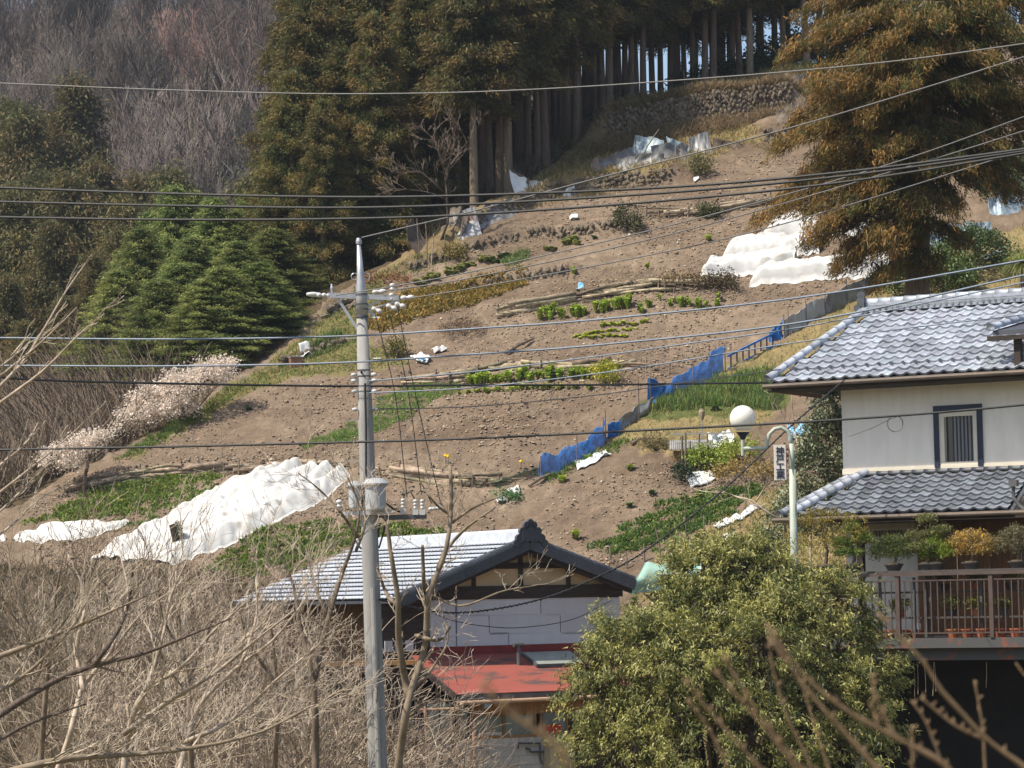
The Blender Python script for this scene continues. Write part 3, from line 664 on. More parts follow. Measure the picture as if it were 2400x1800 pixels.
grass('leafy_crop', 'green leafy crop below the long white cover', [(480, 1345), (560, 1290), (600, 1245), (700, 1225), (830, 1235), (1000, 1250), (1080, 1262), (1000, 1275), (850, 1270), (700, 1330), (560, 1362)], 11000, .13, .06, YG + GR, 46, lean=.7, cl=420, rows=(20, -.15))
grass('leafy_crop', 'green leafy crop rows beside the garden stakes', [(1385, 1285), (1450, 1240), (1540, 1195), (1640, 1160), (1760, 1130), (1800, 1150), (1730, 1190), (1620, 1250), (1500, 1285), (1420, 1295)], 9000, .14, .055, GR + ON + YG[:1], 47, lean=.7, cl=330, rows=(24, -.32))
grass('weeds', 'green weeds around the foot of the blue net', [(1270, 1120), (1330, 1090), (1450, 1030), (1480, 1040), (1380, 1075), (1300, 1120)], 900, .15, .03, GR, 48, cl=40)
grass('straw_litter', 'pale straw litter scattered in the upper part of the field', [(1300, 780), (1200, 800), (1300, 660), (1420, 610), (1560, 560), (1760, 540), (1700, 610), (1560, 640), (1400, 700)], 1500, .08, .02, [(.5, .42, .26), (.42, .35, .2)], 49, lean=2.5, cl=170)
grass('straw_litter', 'fine pale straw bits strewn over the whole field', FIELD, 7000, .05, .016, [(.42, .35, .23), (.34, .27, .18), (.28, .22, .14), (.5, .44, .3)], 55, lean=3)
grass('undergrowth', 'leafless undergrowth beneath the cedars above the field', [(1000, 560), (1100, 480), (1260, 400), (1400, 290), (1500, 250), (1480, 235), (1240, 330), (1000, 500)], 5000, .55, .02, [(.2, .16, .11), (.28, .23, .16), (.15, .14, .07)], 50, lean=.5)
grass('undergrowth', 'brush on the bank above the tall stone wall', [(1400, 300), (1500, 252), (1700, 195), (1900, 160), (1960, 175), (1700, 215), (1500, 275)], 4000, .45, .03, [(.1, .12, .04), (.2, .16, .09), (.07, .1, .03)], 51, lean=.6)
grass('bank_scrub', 'tangled brown and green undergrowth on the bank behind the thicket', [(-60, 1330), (500, 1360), (860, 1430), (860, 1800), (400, 1830), (-60, 1830)], 17000, .55, .03, [(.24, .18, .12), (.18, .135, .09), (.13, .10, .065), (.13, .14, .055)], 52, lean=.9)

# ------------------------------------------------------------------ stone walls
STN = []; STN_V = []
for i in range(6):
    r2 = np.random.RandomState(300 + i); p = []
    for a in range(3):
        for b in range(7):
            an = b / 7 * 6.283; el = (-.8, 0, .8)[a]; q = np.array([math.cos(an) * math.cos(el), math.sin(an) * math.cos(el), math.sin(el)])
            p.append(q * (1 + r2.randn() * .13))
    p += [np.array((0, 0, 1.)), np.array((0, 0, -1.))]
    T = []; Qs = []
    for a in range(2):
        for b in range(7): Qs.append((a * 7 + b, a * 7 + (b + 1) % 7, (a + 1) * 7 + (b + 1) % 7, (a + 1) * 7 + b))
    for b in range(7): T += [(21, 14 + b, 14 + (b + 1) % 7), (22, (b + 1) % 7, b)]
    STN_V.append(np.array(p) * .5); STN_Q, STN_T = Qs, T
    STN.append(mesh_np('stone', np.array(p) * .5, [np.array(Qs), np.array(T)], smooth=False))
def stone_wall(key, label, size, top=None, limit=300, batter=.12, tall=1.):
    L, h, dec = STEPS[key]; h = h + .1; pts = np.c_[L, np.zeros(len(L))]
    n = max(12, int(np.linalg.norm(np.diff(L, axis=0), axis=1).sum() / size)); pl = catmull(L, n)
    z = height_d(pl[:, 0], pl[:, 1] - .15); base = np.array([*pl[0], z[0]])
    t = wthing('stone_wall', label, 'wall', base); k = 0; mbr = MB(); rows = max(2, int(h / (size * .8 * tall)))
    for r in range(rows):
        for i in range(n):
            if random.random() < .07: continue
            tn = pl[min(i + 1, n - 1)] - pl[max(i - 1, 0)]; an = math.atan2(tn[1], tn[0])
            jx = random.uniform(-.3, .3) * size + (r % 2) * size * .5; s = size * random.uniform(.75, 1.3)
            x, y = pl[i] + tn / (np.linalg.norm(tn) + 1e-9) * jx; nrm = np.array((-math.sin(an), math.cos(an)))
            zz = z[i] + (r + .4) * h / rows + random.uniform(-.03, .03); off = batter * (r + .5) / rows * h + random.uniform(-.03, .02) - .05
            if k >= limit:
                a = np.array(STN_V[k % 6]) * np.array((s, s * .8, s * tall)) ; mbr.V += [tuple(q) for q in a + np.array((x + nrm[0] * off, y + nrm[1] * off, zz))]; nb_ = len(mbr.V) - 23; mbr.Q += [tuple(nb_ + j for j in f) for f in STN_Q]; mbr.T += [tuple(nb_ + j for j in f) for f in STN_T]; k += 1; continue
            o = obj('stone', STN[k % 6], 'stone', t, loc=(x + nrm[0] * off - base[0], y + nrm[1] * off - base[1], zz - base[2]), rot=(random.uniform(-.4, .4), random.uniform(-.7, .7), an + random.uniform(-.4, .4)), scale=(s * (.75 if tall > 1.2 else 1), s * .8, s * tall * random.uniform(.7, 1.15)))
            k += 1
    if mbr.V: mbr.build('rubble', 'stone', t)['kind'] = 'stuff'
    return t
stone_wall('s1', 'tall old dry stone wall below the cedars at the top', .165, tall=1.4, batter=.06)
stone_wall('s2', 'long dry stone terrace wall below the torn metal sheets', .19)
stone_wall('s2b', 'short grey stone wall beside the rusty cedar at the top', .2)
stone_wall('s3', 'low rough stone terrace edge below the long stone wall', .2, tall=1.3)
stone_wall('s4', 'short low stone edge above the wilted crop', .2, tall=1.3)
stone_wall('s5', 'small rock outcrop wall on the left crest behind the pole', .24)
stone_wall('s6', 'low rocks edging the onion bed on the left', .22)

# ------------------------------------------------------------------ log barriers
LOGM = []
for i in range(5):
    r2 = np.random.RandomState(400 + i); pts = [(x, r2.randn() * .025, r2.randn() * .025) for x in np.linspace(-.5, .5, 6)]
    LOGM.append(MB().tube(pts, list(.5 * r2.uniform(.8, 1.1, 6)), 7).V)
def log_barrier(key, label, nl, dens=1., stakes=True, hh=.44):
    L, h, dec = STEPS[key]; n = 60; pl = catmull(L, n); z = height_d(pl[:, 0], pl[:, 1] - .2); base = np.array([*pl[0], z[0]])
    t = wthing('log_barrier', label, 'log barrier', base); tot = np.linalg.norm(np.diff(L, axis=0), axis=1).sum()
    for k in range(int(nl)):
        ln = random.uniform(1.0, 2.4); f = ln / tot; a = random.uniform(-.02, 1 - f * .9); i0 = int(max(0, a) * (n - 1)); i1 = int(min(1, a + f) * (n - 1)); lay = k % 4
        zz = .03 + lay / 4 * hh + random.uniform(-.03, .03); off = -.06 - .09 * random.random(); pts = []
        dz0, dz1 = random.uniform(-.06, .06), random.uniform(-.06, .06)
        for q in np.linspace(0, 1, 5):
            p = pl[i0] * (1 - q) + pl[i1] * q; pts.append((p[0] + random.uniform(-.02, .02), p[1] + off, (z[i0] + dz0) * (1 - q) + (z[i1] + dz1) * q + zz + random.uniform(-.03, .03)))
        r = random.uniform(.04, .095); mb = MB().tube(pts, [r * random.uniform(.8, 1.15) for _ in pts], 7); mb.build('log', 'log', t, smooth=True)
    mb = MB()
    for k in range(int(tot * 9)):
        i = random.randrange(n); p = pl[i]; a = random.uniform(-.5, .5); ln = random.uniform(.2, .8); q = np.array((p[0], p[1] - .1 - .15 * random.random(), z[i] + random.uniform(0, .4))); mb.tube([q, q + np.array((ln * math.cos(a), -.1 * random.random(), ln * math.sin(a) * .5))], [.012, .007], 4, False)
    mb.build('brushwood', 'log', t)['kind'] = 'stuff'
    if stakes:
        for k in range(int(tot / .55)):
            i = int((k + random.random()) / (tot / .55) * (n - 1)); p = pl[i]; MB().bar((p[0], p[1] - .17, z[i] - .2), (p[0] + random.uniform(-.06, .06), p[1] - .14 + random.uniform(-.05, .05), z[i] + random.uniform(.3, .6)), .045, .045).build('stake', 'stake', t)
    return t
log_barrier('l1', 'staked log barrier in the upper middle of the field', 36)
log_barrier('l2', 'long log barrier across the middle of the field, right of the pole', 46)
log_barrier('l3', 'short log barrier between the two dark shrubs near the top', 20, hh=.4)
log_barrier('l4', 'rough pile of logs and branches below the pole-side seedlings', 34, hh=.4)
log_barrier('l5', 'pale log and brushwood barrier above the bright green crop, lower left', 46, hh=.4)

# ------------------------------------------------------------------ shrubs of the field
def shrub(name, label, u, v, r, h, n, c1, c2, seed, ll=.1, lw=.045, mat='leaf', hang=.1, cat='shrub', lobes=None, per=26, csz=.14):
    b = G1(u, v); lo = lobes or [(0, 0, h * .5, r, r, h * .5), (r * .4, -r * .2, h * .35, r * .7, r * .7, h * .35), (-r * .45, 0, h * .4, r * .6, r * .6, h * .4)]
    V, Q, K = leaf_cloud(lo, n, per, ll, lw, c1, c2, seed, hang, .6, csz); t = thing(name, label, cat, b)
    obj('foliage', mesh_np('foliage', V, Q, col=K), mat, t)
    mb = MB()
    for i in range(5): mb.tube([(0, 0, -.1), (random.uniform(-.4, .4) * r, random.uniform(-.4, .4) * r, h * .6)], [.02, .008], 5)
    mb.build('stem', 'bark', t); return t
DG, DG2 = (.05, .065, .025), (.12, .13, .045)
shrub('shrub', 'round dark shrub at the left end of the upper log barrier', 1470, 548, .52, .95, 90, DG, DG2, 501)
shrub('shrub', 'small dark shrub growing on the upper logs', 1660, 508, .35, .65, 60, DG, DG2, 502)
shrub('shrub', 'olive shrub below the grey broken sheets', 1640, 412, .45, .8, 70, (.10, .10, .035), (.2, .18, .06), 503)
shrub('shrub', 'dark low shrub at the right end of the middle log barrier', 1690, 688, .62, .62, 90, (.06, .05, .025), (.16, .12, .05), 504)
shrub('shrub', 'rusty low hedge left of the dark shrub, above the logs', 1600, 662, .7, .2, 45, (.13, .09, .03), (.24, .15, .05), 505)
shrub('shrub', 'ochre shrub beside the leaning poles at the upper left', 1062, 590, .35, .6, 55, (.13, .11, .035), (.3, .22, .06), 506)
shrub('shrub', 'moss-green lump of shrub on the bank right of the pole', 925, 835, .32, .6, 60, (.13, .12, .03), (.27, .23, .07), 507)
shrub('shrub', 'heap of dry brown brush below the wilted crop', 1085, 776, .75, .5, 90, (.12, .08, .045), (.26, .19, .12), 508, ll=.14, lw=.02)
shrub('shrub', 'rust-brown dead bracken on the crest behind the pole', 900, 668, .85, .28, 60, (.16, .08, .03), (.3, .15, .06), 509)
shrub('shrub', 'yellow-flowering leafy plant at the right end of the greens', 1420, 905, .32, .75, 60, (.22, .30, .03), (.55, .48, .04), 510)
shrub('shrub', 'bright green bushy plant left below the round lamp', 1660, 1092, .62, .75, 110, (.20, .30, .04), (.36, .42, .08), 511)
shrub('shrub', 'green-yellow bushy plant just below the round lamp', 1725, 1070, .7, .7, 100, (.2, .28, .04), (.38, .40, .08), 512)
shrub('shrub', 'orange-brown withered bush below the bright green plants', 1750, 1125, .95, .6, 110, (.2, .13, .04), (.40, .28, .10), 513)
shrub('shrub', 'very dark small bush beside the white plastic sheet', 1598, 1128, .28, .5, 40, (.02, .035, .02), (.05, .08, .03), 514)
shrub('shrub', 'dark tangle of dead stems left of the wooden box', 1535, 1050, .35, .5, 50, (.1, .08, .04), (.2, .17, .07), 515, ll=.15, lw=.02)
shrub('shrub', 'grey-green mound of weeds at the foot of the green net', 1185, 1165, .35, .3, 40, (.06, .14, .05), (.12, .24, .08), 516)
shrub('shrub', 'glossy dark green bush under the rusty cedar', 2180, 700, 1.5, 1.9, 520, (.04, .075, .02), (.16, .21, .05), 517, mat='glossy_leaf', ll=.12, lw=.06)
shrub('shrub', 'second glossy green bush right of the rusty cedar trunk', 2285, 640, 1.2, 1.6, 320, (.035, .07, .02), (.13, .17, .05), 518, mat='glossy_leaf', ll=.12, lw=.06)
shrub('shrub', 'dusty grey-green bush at the right edge below the cedar crown', 2385, 470, 1.3, 2.0, 260, (.05, .09, .035), (.16, .2, .10), 519, ll=.13, lw=.06)

# ------------------------------------------------------------------ vegetable plants
def veg_mesh(seed, n, h, r, c1, c2, w=.07):
    rs = np.random.RandomState(seed); V = []; Q = []; K = []
    for i in range(n):
        an = rs.rand() * 6.28; out = r * rs.uniform(.3, 1); hh = h * rs.uniform(.5, 1.1); d = np.array([math.cos(an), math.sin(an), 0]); s = np.array([-d[1], d[0], 0]) * w * rs.uniform(.6, 1.2)
        p = [np.array([0, 0, 0.]) + d * .02 + np.array([0, 0, hh * .1 * rs.rand()]), d * out * .5 + np.array([0, 0, hh * .75]), d * out + np.array([0, 0, hh * rs.uniform(.6, 1.)])]
        b = len(V); V += [p[0] - s * .3, p[0] + s * .3, p[1] + s, p[1] - s, p[2] + s * .5, p[2] - s * .5]; Q += [(b, b + 1, b + 2, b + 3), (b + 3, b + 2, b + 4, b + 5)]
        a = rs.rand(); K += [(np.array(c1) * (1 - a) + np.array(c2) * a) * rs.uniform(.8, 1.2)] * 6
    return mesh_np('plant', np.array(V), np.array(Q), col=np.array(K))
VEG = {'lime': [veg_mesh(600 + i, 30, .24, .17, (.26, .36, .04), (.48, .55, .09)) for i in range(3)],
       'tall': [veg_mesh(610 + i, 34, .42, .18, (.24, .36, .04), (.44, .54, .10), .06) for i in range(3)],
       'low': [veg_mesh(620 + i, 22, .09, .11, (.34, .44, .04), (.60, .66, .10), .06) for i in range(2)],
       'cab': [veg_mesh(630 + i, 30, .18, .17, (.24, .30, .08), (.55, .56, .24), .1) for i in range(3)],
       'dark': [veg_mesh(640 + i, 24, .16, .16, (.07, .14, .05), (.14, .24, .07), .06) for i in range(2)]}
def veg_row(pts, n, kind, label, group, jit=5, sc=(.8, 1.25), cat='plant', name='leafy_plant'):
    pts = np.array(pts, float); pl = catmull(pts, n) + NR.randn(n, 2) * np.array([[jit, jit * .5]]); X = G(pl)
    for i in range(n):
        o = obj(name, VEG[kind][i % len(VEG[kind])], 'leaf', loc=X[i], rot=(0, 0, random.random() * 6.28), scale=random.uniform(*sc)); tag(o, label, cat, group)
veg_row([(1265, 752), (1320, 742), (1400, 735)], 16, 'tall', 'leafy green plant in the left clump below the upper middle logs', 'left clump of greens', 7)
veg_row([(1422, 735), (1480, 728)], 9, 'tall', 'leafy green plant in the middle clump below the upper middle logs', 'middle clump of greens', 6)
veg_row([(1500, 735), (1560, 720), (1610, 722), (1690, 720)], 18, 'tall', 'leafy green plant in the right clump below the upper middle logs', 'right clump of greens', 7, (.6, 1.1))
veg_row([(1410, 765), (1460, 762), (1510, 758)], 18, 'low', 'yellow-green lettuce in the short upper row', 'upper lettuce row', 2)
veg_row([(1345, 785), (1420, 778), (1490, 770)], 22, 'low', 'yellow-green lettuce in the middle of three short rows', 'middle lettuce row', 2)
veg_row([(1360, 793), (1400, 791), (1465, 786)], 16, 'low', 'yellow-green lettuce in the lowest of three short rows', 'lowest lettuce row', 2)
veg_row([(1100, 902), (1180, 898), (1260, 895), (1380, 892)], 34, 'tall', 'bright leafy plant in the row just below the long log barrier', 'greens below the long log barrier', 7, (.7, 1.15))
veg_row([(1080, 922), (1180, 922), (1260, 920), (1350, 918)], 28, 'lime', 'low leafy plant in the second row below the long log barrier', 'second row below the long log barrier', 3, (.6, .95))
veg_row([(985, 668), (1040, 645), (1100, 622), (1145, 610)], 22, 'cab', 'pale cabbage in the row under the low stone edge', 'pale cabbages', 6, (.8, 1.3))
veg_row([(1160, 612), (1200, 595)], 8, 'dark', 'dark green leafy plant beside the pale cabbages', 'dark greens by the cabbages', 5)
veg_row([(1325, 570), (1340, 575), (1352, 568)], 5, 'cab', 'yellow-green cabbage in the clump of five near the dark shrub', 'clump of five cabbages', 8, (1.2, 1.6))
veg_row([(1282, 582), (1305, 580)], 3, 'cab', 'small cabbage left of the clump of five', 'small cabbages left of the clump', 5)
for u, v, k, lab in ((1392, 562, 'dark', 'single dark green plant right of the cabbage clump'), (1345, 628, 'tall', 'single upright green plant above the log barrier, left'), (1518, 632, 'lime', 'single small lime plant above the log barrier, right'), (1660, 568, 'lime', 'lone lime-green plant left of the upper white covers'), (1380, 918, 'lime', 'single tiny plant right of the second row of greens'),
        (1675, 962, 'dark', 'dark green clump below the spring onions'), (582, 962, 'dark', 'lone green tuft high on the left of the bare soil'), (1318, 1125, 'lime', 'little plant below the end of the blue net'), (1478, 1103, 'lime', 'small lime plant on bare soil below the white boards'), (1475, 1190, 'dark', 'small dark plant alone above the staked crop'), (1640, 1168, 'cab', 'yellowing plant right above the staked crop'), (1600, 1172, 'cab', 'small yellowing plant above the staked crop'), (1528, 1165, 'dark', 'green plant left of the yellowing plants'), (1375, 1068, 'lime', 'small weed by the end of the blue netting'), (1350, 1262, 'lime', 'tiny plant just above the lower house roof')):
    o = obj('leafy_plant', VEG[k][0], 'leaf', loc=G1(u, v), rot=(0, 0, random.random() * 6), scale=random.uniform(.8, 1.2)); tag(o, lab, 'plant')
for u, v, lab in ((1045, 1090, 'yellow flower above the log pile, left of the pair'), (1051, 1091, 'yellow flower above the log pile, right of the pair'), (1222, 1095, 'lone yellow flower left of the blue net end')):
    b = G1(u, v); t = thing('flower', lab, 'flower', b); MB().lathe([(0, .2), (.06, .24), (.05, .3), (0, .31)], n=8).build('bloom', 'yellow', t); MB().tube([(0, 0, -.05), (0, 0, .22)], .01, 5).build('stem', 'green_net', t)

# ------------------------------------------------------------------ white row covers
def ground_z(X): return height(X[..., 0], X[..., 1])
def cover(label, top, bot, ridges, hh, ns=46, nt_=26, sharp=1., group=None):
    T = catmull(G(top), ns); B = catmull(G(bot), ns); s = np.linspace(0, 1, ns)[:, None]; tt = np.linspace(0, 1, nt_)[None]
    Gd = T[:, None] * (1 - tt[..., None]) + B[:, None] * tt[..., None]; g = ground_z(Gd) + detail(Gd[..., 0], Gd[..., 1])
    hum = np.abs(np.sin(math.pi * ridges * tt)) ** .8; env = np.clip(np.sin(math.pi * tt) * 2.2, 0, 1) ** .7
    end = np.clip(s / .10, .02, 1) ** .5 * np.clip((1 - s) / .05, .02 if sharp < 1 else .75, 1) ** .5
    rg = .14 + .5 * np.clip((s - .72) / .25, 0, 1)
    z = g + .02 + end * hh * (env * (1 - rg + rg * hum) if ridges > 1 else env)
    al = np.cumsum(np.r_[0, np.linalg.norm(np.diff(Gd.mean(1), axis=0), axis=1)])[:, None]
    wr = np.abs(vnoise(al * .55 + 3, tt * 9 + al * .4)) * .16 + np.abs(vnoise(al * 1.6 + tt * 5, tt * 6 + 5)) * .09 + vnoise(al * 5, tt * 16 + 9) * .02
    Gd[..., 2] = z + wr * env
    b = Gd[0, 0].copy(); o = obj('row_cover', MB().sheet(Gd[:, ::-1], .01).mesh('row_cover', b, smooth=True), 'cover', loc=b); return tag(o, label, 'row cover', group)
cover('long white fabric cover with ridged top end, lower left of the pole', [(205, 1318), (330, 1258), (480, 1172), (640, 1108)], [(400, 1332), (540, 1282), (700, 1200), (822, 1112)], 5, .42, 120, 71)
cover('small flat white cover at the lower left edge of the field', [(28, 1272), (120, 1240), (300, 1228)], [(35, 1275), (180, 1270), (302, 1234)], 1, .12, 40, 20, .5)
cover('tiny white scrap of cover at the far left edge', [(-20, 1262), (5, 1262), (14, 1268)], [(-20, 1275), (5, 1275), (14, 1272)], 1, .06, 16, 10, .5)
cover('front white tunnel cover against the grey sheet fence', [(1768, 655), (1850, 644), (1960, 634), (2075, 618)], [(1755, 675), (1850, 666), (1960, 657), (2090, 640)], 1, .55)
cover('white tunnel cover second from the front, left end bare', [(1652, 630), (1720, 614), (1800, 606), (1868, 600)], [(1640, 646), (1720, 640), (1800, 632), (1862, 618)], 1, .42)
cover('white tunnel cover third from the front, wrinkled', [(1705, 590), (1770, 578), (1850, 574), (1920, 570)], [(1692, 605), (1770, 601), (1850, 597), (1920, 592)], 1, .42)
cover('rearmost white cover half hidden by the rusty cedar', [(1802, 545), (1850, 530), (1960, 520), (2060, 515)], [(1785, 570), (1850, 562), (1960, 555), (2060, 550)], 2, .45)

# ------------------------------------------------------------------ sheets and fences
def wall_sheet(name, label, b0, b1, h0, h1, mat, lean=0., corr=0., nx=24, nz=10, sag=0., bulge=0., parent=None, th=.02, cat='sheet', group=None, seed=0):
    """upright sheet from ground pixel b0 to b1, heights in metres"""
    rs = np.random.RandomState(seed + 5); p0, p1 = G([b0, b1]); s = np.linspace(0, 1, nx)[:, None]; t = np.linspace(0, 1, nz)[None]
    base = p0[None, None] * (1 - s[..., None]) + p1[None, None] * s[..., None]; base = np.repeat(base, nz, 1); base[..., 2] = height_d(base[..., 0], base[..., 1]) - .05
    d = p1 - p0; nrm = np.array((-d[1], d[0], 0)); nrm /= np.linalg.norm(nrm); L = np.linalg.norm(d[:2])
    hh = h0 * (1 - s) + h1 * s - sag * np.sin(math.pi * s)
    wob = (vnoise(s * 5 + seed, t * 2 + seed) * .16 + vnoise(s * 13 + seed, t * 3) * .06) * (.9 if 'net' in name else (.35 if name == 'sheet_panel' else .8))
    o = corr * np.sin(s * L / .07 * 2 * math.pi) + lean * t * hh + bulge * np.sin(math.pi * t) + wob
    Gd = base + nrm * o[..., None]; Gd[..., 2] += t * hh * (1 + .0 * s) + wob * .4 * t
    mb = MB().sheet(Gd, th)
    if parent is not None: return mb.build(name, mat, parent)
    ob = obj(name, mb.mesh(name, p0), mat, loc=p0); return tag(ob, label, cat, group)
def post(parent, u, v, h, r=.02, mat='stake', lean=(0, 0), name='post'):
    b = G1(u, v); return MB().tube([b - np.array((0, 0, .15)), b + np.array((lean[0], lean[1], h))], [r, r * .85], 6).build(name, mat, parent)
t = wthing('net_fence', 'sagging blue plastic net fence stretched on stakes down the field edge', 'net fence', G1(1265, 1118))
wall_sheet('net', None, (1268, 1118), (1330, 1088), 0.78, 0.62, 'blue_net_open', parent=t, bulge=.1, seed=1)
wall_sheet('net', None, (1330, 1088), (1385, 1062), 0.62, 0.65, 'blue_net_open', parent=t, bulge=.12, seed=2)
wall_sheet('net', None, (1385, 1062), (1425, 1030), 0.65, 0.72, 'blue_net_open', parent=t, bulge=.1, seed=3)
wall_sheet('net', None, (1425, 1030), (1452, 1010), .5, .52, 'blue_net', parent=t, seed=4)
wall_sheet('mesh_panel', None, (1452, 1010), (1530, 958), .5, .4, 'tin', parent=t, seed=5)
wall_sheet('net', None, (1520, 955), (1560, 942), 0.94, 0.62, 'blue_net', parent=t, bulge=.1, seed=6)
wall_sheet('net', None, (1560, 942), (1630, 908), 0.62, 0.78, 'blue_net_open', parent=t, bulge=.12, seed=7)
wall_sheet('net', None, (1630, 908), (1700, 866), 0.78, 0.90, 'blue_net_open', parent=t, bulge=.15, seed=8)
wall_sheet('net', None, (1808, 800), (1838, 785), .45, .62, 'blue_net', parent=t, bulge=.08, seed=9)
for u, v, h in ((1268, 1118, .72), (1353, 1080, .95), (1415, 1042, 1.0), (1420, 1035, 1.05), (1498, 985, 1.3), (1525, 955, .9), (1625, 915, 1.05), (1700, 866, .95), (1848, 785, .95)): post(t, u, v, h)
# ladder with blue netting
t = wthing('ladder', 'ladder draped in blue netting leaning along the fence bank', 'ladder', G1(1705, 865))
pa, pb = G([(1706, 858), (1818, 802)]); up = np.array((0, -.08, .42))
for off in (.03, 1.0): MB().bar(pa + up * off, pb + up * off, .05, .06).build('rail', 'blue_net', t)
for k in range(8):
    q = pa + (pb - pa) * (k + .5) / 8; MB().bar(q + up * .03, q + up, .045, .045, (0, 1, 0)).build('rung', 'navy', t)
# grey sheet fence
t = wthing('sheet_fence', 'grey rust-stained metal sheet fence climbing beside the white covers', 'fence', G1(1840, 788))
ps = [(1838, 790), (1890, 762), (1935, 738), (1985, 710), (2035, 682), (2090, 655), (2150, 622)]
for i in range(6): wall_sheet('sheet_panel', None, ps[i], ps[i + 1], .62 + .05 * (i % 2), .66 - .04 * (i % 2), 'tin_rust' if i < 2 else 'tin', parent=t, seed=20 + i, corr=.004)
for i, (u, v) in enumerate(ps[:6]): post(t, u, v, .78, .02, 'dark_steel')
# broken sheets on the upper ledge
SH = [((1212, 458), (1275, 448), .85, .12, 'white_sheet', 'torn white plastic sheet hanging at the upper left ledge'), ((1275, 448), (1345, 440), .12, .42, 'white_sheet', 'crumpled white plastic sheet peak right of the torn one'),
      ((1350, 440), (1420, 410), .25, .5, 'tin_brown', 'dark folded sheet right of the white plastic'), ((1402, 400), (1495, 372), .32, .4, 'tin', 'grey sheet lying along the ledge'), ((1476, 368), (1548, 368), .72, .5, 'tin_blue', 'pale blue curved sheet leaning up behind a stake'),
      ((1440, 400), (1560, 392), .42, .4, 'tin', 'long grey sheet below the pale blue curved one'), ((1540, 382), (1625, 375), .5, .55, 'tin', 'grey buckled sheet behind the crossed poles'), ((1578, 366), (1622, 362), .62, .3, 'tin_blue', 'narrow pale blue board tilted beside the crossed poles'),
      ((1622, 360), (1672, 352), .62, .72, 'tin', 'curved pale grey sheet standing right of the crossed poles'), ((1672, 352), (1740, 345), .5, .25, 'tin_brown', 'brownish grey sheet tapering to the right'), ((1822, 300), (1915, 288), .4, .75, 'tin_brown', 'dark sheet propped with pale battens near the top'),
      ((1905, 285), (1945, 280), .62, .8, 'tin_blue', 'crumpled light blue tarp bundle beside the dark propped sheet'), ((1850, 215), (1985, 190), .45, .75, 'tin', 'big grey sheet at the foot of the upper cedars'), ((1960, 180), (2070, 150), .4, .35, 'tin_blue', 'bluish sheet behind the rusty cedar tip'),
      ((985, 590), (1015, 578), .75, .8, 'tin_brown', 'rusty brown sheet end at the upper left corner'), ((1015, 578), (1075, 562), .65, .75, 'tin_brown', 'wide brown sheet behind the leaning poles'), ((1075, 562), (1130, 548), .85, .9, 'tin_rust', 'ochre-stained folded sheet above the dark shrub'), ((1120, 545), (1170, 512), .55, .5, 'tin', 'grey sheet lying on the stones'), ((1150, 510), (1215, 478), .5, .55, 'tin', 'crumpled grey net and sheet on the upper left wall'), ((1190, 475), (1235, 455), .9, .5, 'tin_brown', 'brown leaning sheet left of the torn white one'),
      ((2178, 585), (2250, 560), .45, .6, 'tin_blue', 'blue-grey sheet low behind the green bush'), ((2250, 560), (2330, 545), .5, .45, 'tin_blue', 'second blue-grey sheet low behind the green bush'), ((2320, 500), (2370, 495), .5, .75, 'tin_blue', 'steel blue sheet at the right edge, left piece'), ((2365, 500), (2420, 470), .9, .7, 'tin_blue', 'steel blue sheet at the right edge, right piece')]
for i, (a, b, h0, h1, mt, lab) in enumerate(SH): wall_sheet('metal_sheet' if 'tin' in mt else 'plastic_sheet', lab, a, b, h0 * 1.35, h1 * 1.35, mt, lean=.55, bulge=.1, seed=40 + i * 3, sag=.12 if i < 2 else 0, group=None)
for i, (a, h, dx, dz, lab) in enumerate([((1490, 395), 1.0, 0, .0, 'dark thin stake beside the pale blue curved sheet'), ((1492, 408), 1.3, .9, 0, 'long dark pole slanting across the grey sheets'), ((1620, 385), .7, -.55, 0, 'pale pole of the crossed pair leaning left'), ((1585, 385), .85, .02, 0, 'pale upright pole of the crossed pair'),
        ((1830, 305), .5, -.15, 0, 'pale batten on the left of the dark propped sheet'), ((1905, 298), .35, -.9, 0, 'long pale batten across the dark propped sheet'), ((1000, 600), 1.6, -.02, 0, 'tallest leaning pole at the upper left crest'), ((1010, 598), 1.15, .12, 0, 'shorter forked pole at the upper left crest'), ((1042, 585), 1.0, .03, 0, 'thin pole in front of the brown sheet'), ((1080, 565), 1.0, .12, 0, 'thin pole before the ochre-stained sheet'), ((985, 602), 1.4, -.1, 0, 'leftmost thin pole at the upper left crest'),
        ((1475, 275), 1.2, .05, 0, 'thin pale pole standing below the cedar trunks, left'), ((1605, 232), 1.1, -.02, 0, 'thin ochre pole standing below the cedar trunks, right'), ((1062, 800), 1.2, -.12, 0, 'slim pale stick stuck by the heap of brush'), ((520, 1090), 1.1, -.03, 0, 'thin stick above the pale log barrier, lower left'),
        ((1510, 1310), .55, .0, 0, 'stout dark stake above the green tarp'), ((1430, 1320), .42, 0, 0, 'short stake left of the stout dark one'), ((1468, 1330), .5, 0, 0, 'thin dark stake between the two stout stakes'), ((1550, 1300), .9, -.15, 0, 'leaning stake at the lower end of the staked crop'), ((1610, 1262), 1.25, -.03, 0, 'tall thin stake in the middle of the staked crop'), ((1650, 1252), .6, 0, 0, 'short thin stake right of the tall one'), ((1748, 1200), 1.0, 0, 0, 'thin stake at the upper end of the staked crop')]):
    b = G1(*a); r = .02 if 'thin' in lab or 'slim' in lab else .03
    o = obj('pole' if 'pole' in lab else ('stake' if 'stake' in lab else 'batten'), MB().tube([(0, 0, -.15), (dx * .5 + random.uniform(-.03, .03), 0, h * .55), (dx, random.uniform(-.05, .05), h)], [r, r * .9, r * .75], 6).mesh('pole'), 'stake' if 'dark' in lab or 'stake' in lab else 'log', loc=b); tag(o, lab, 'pole')
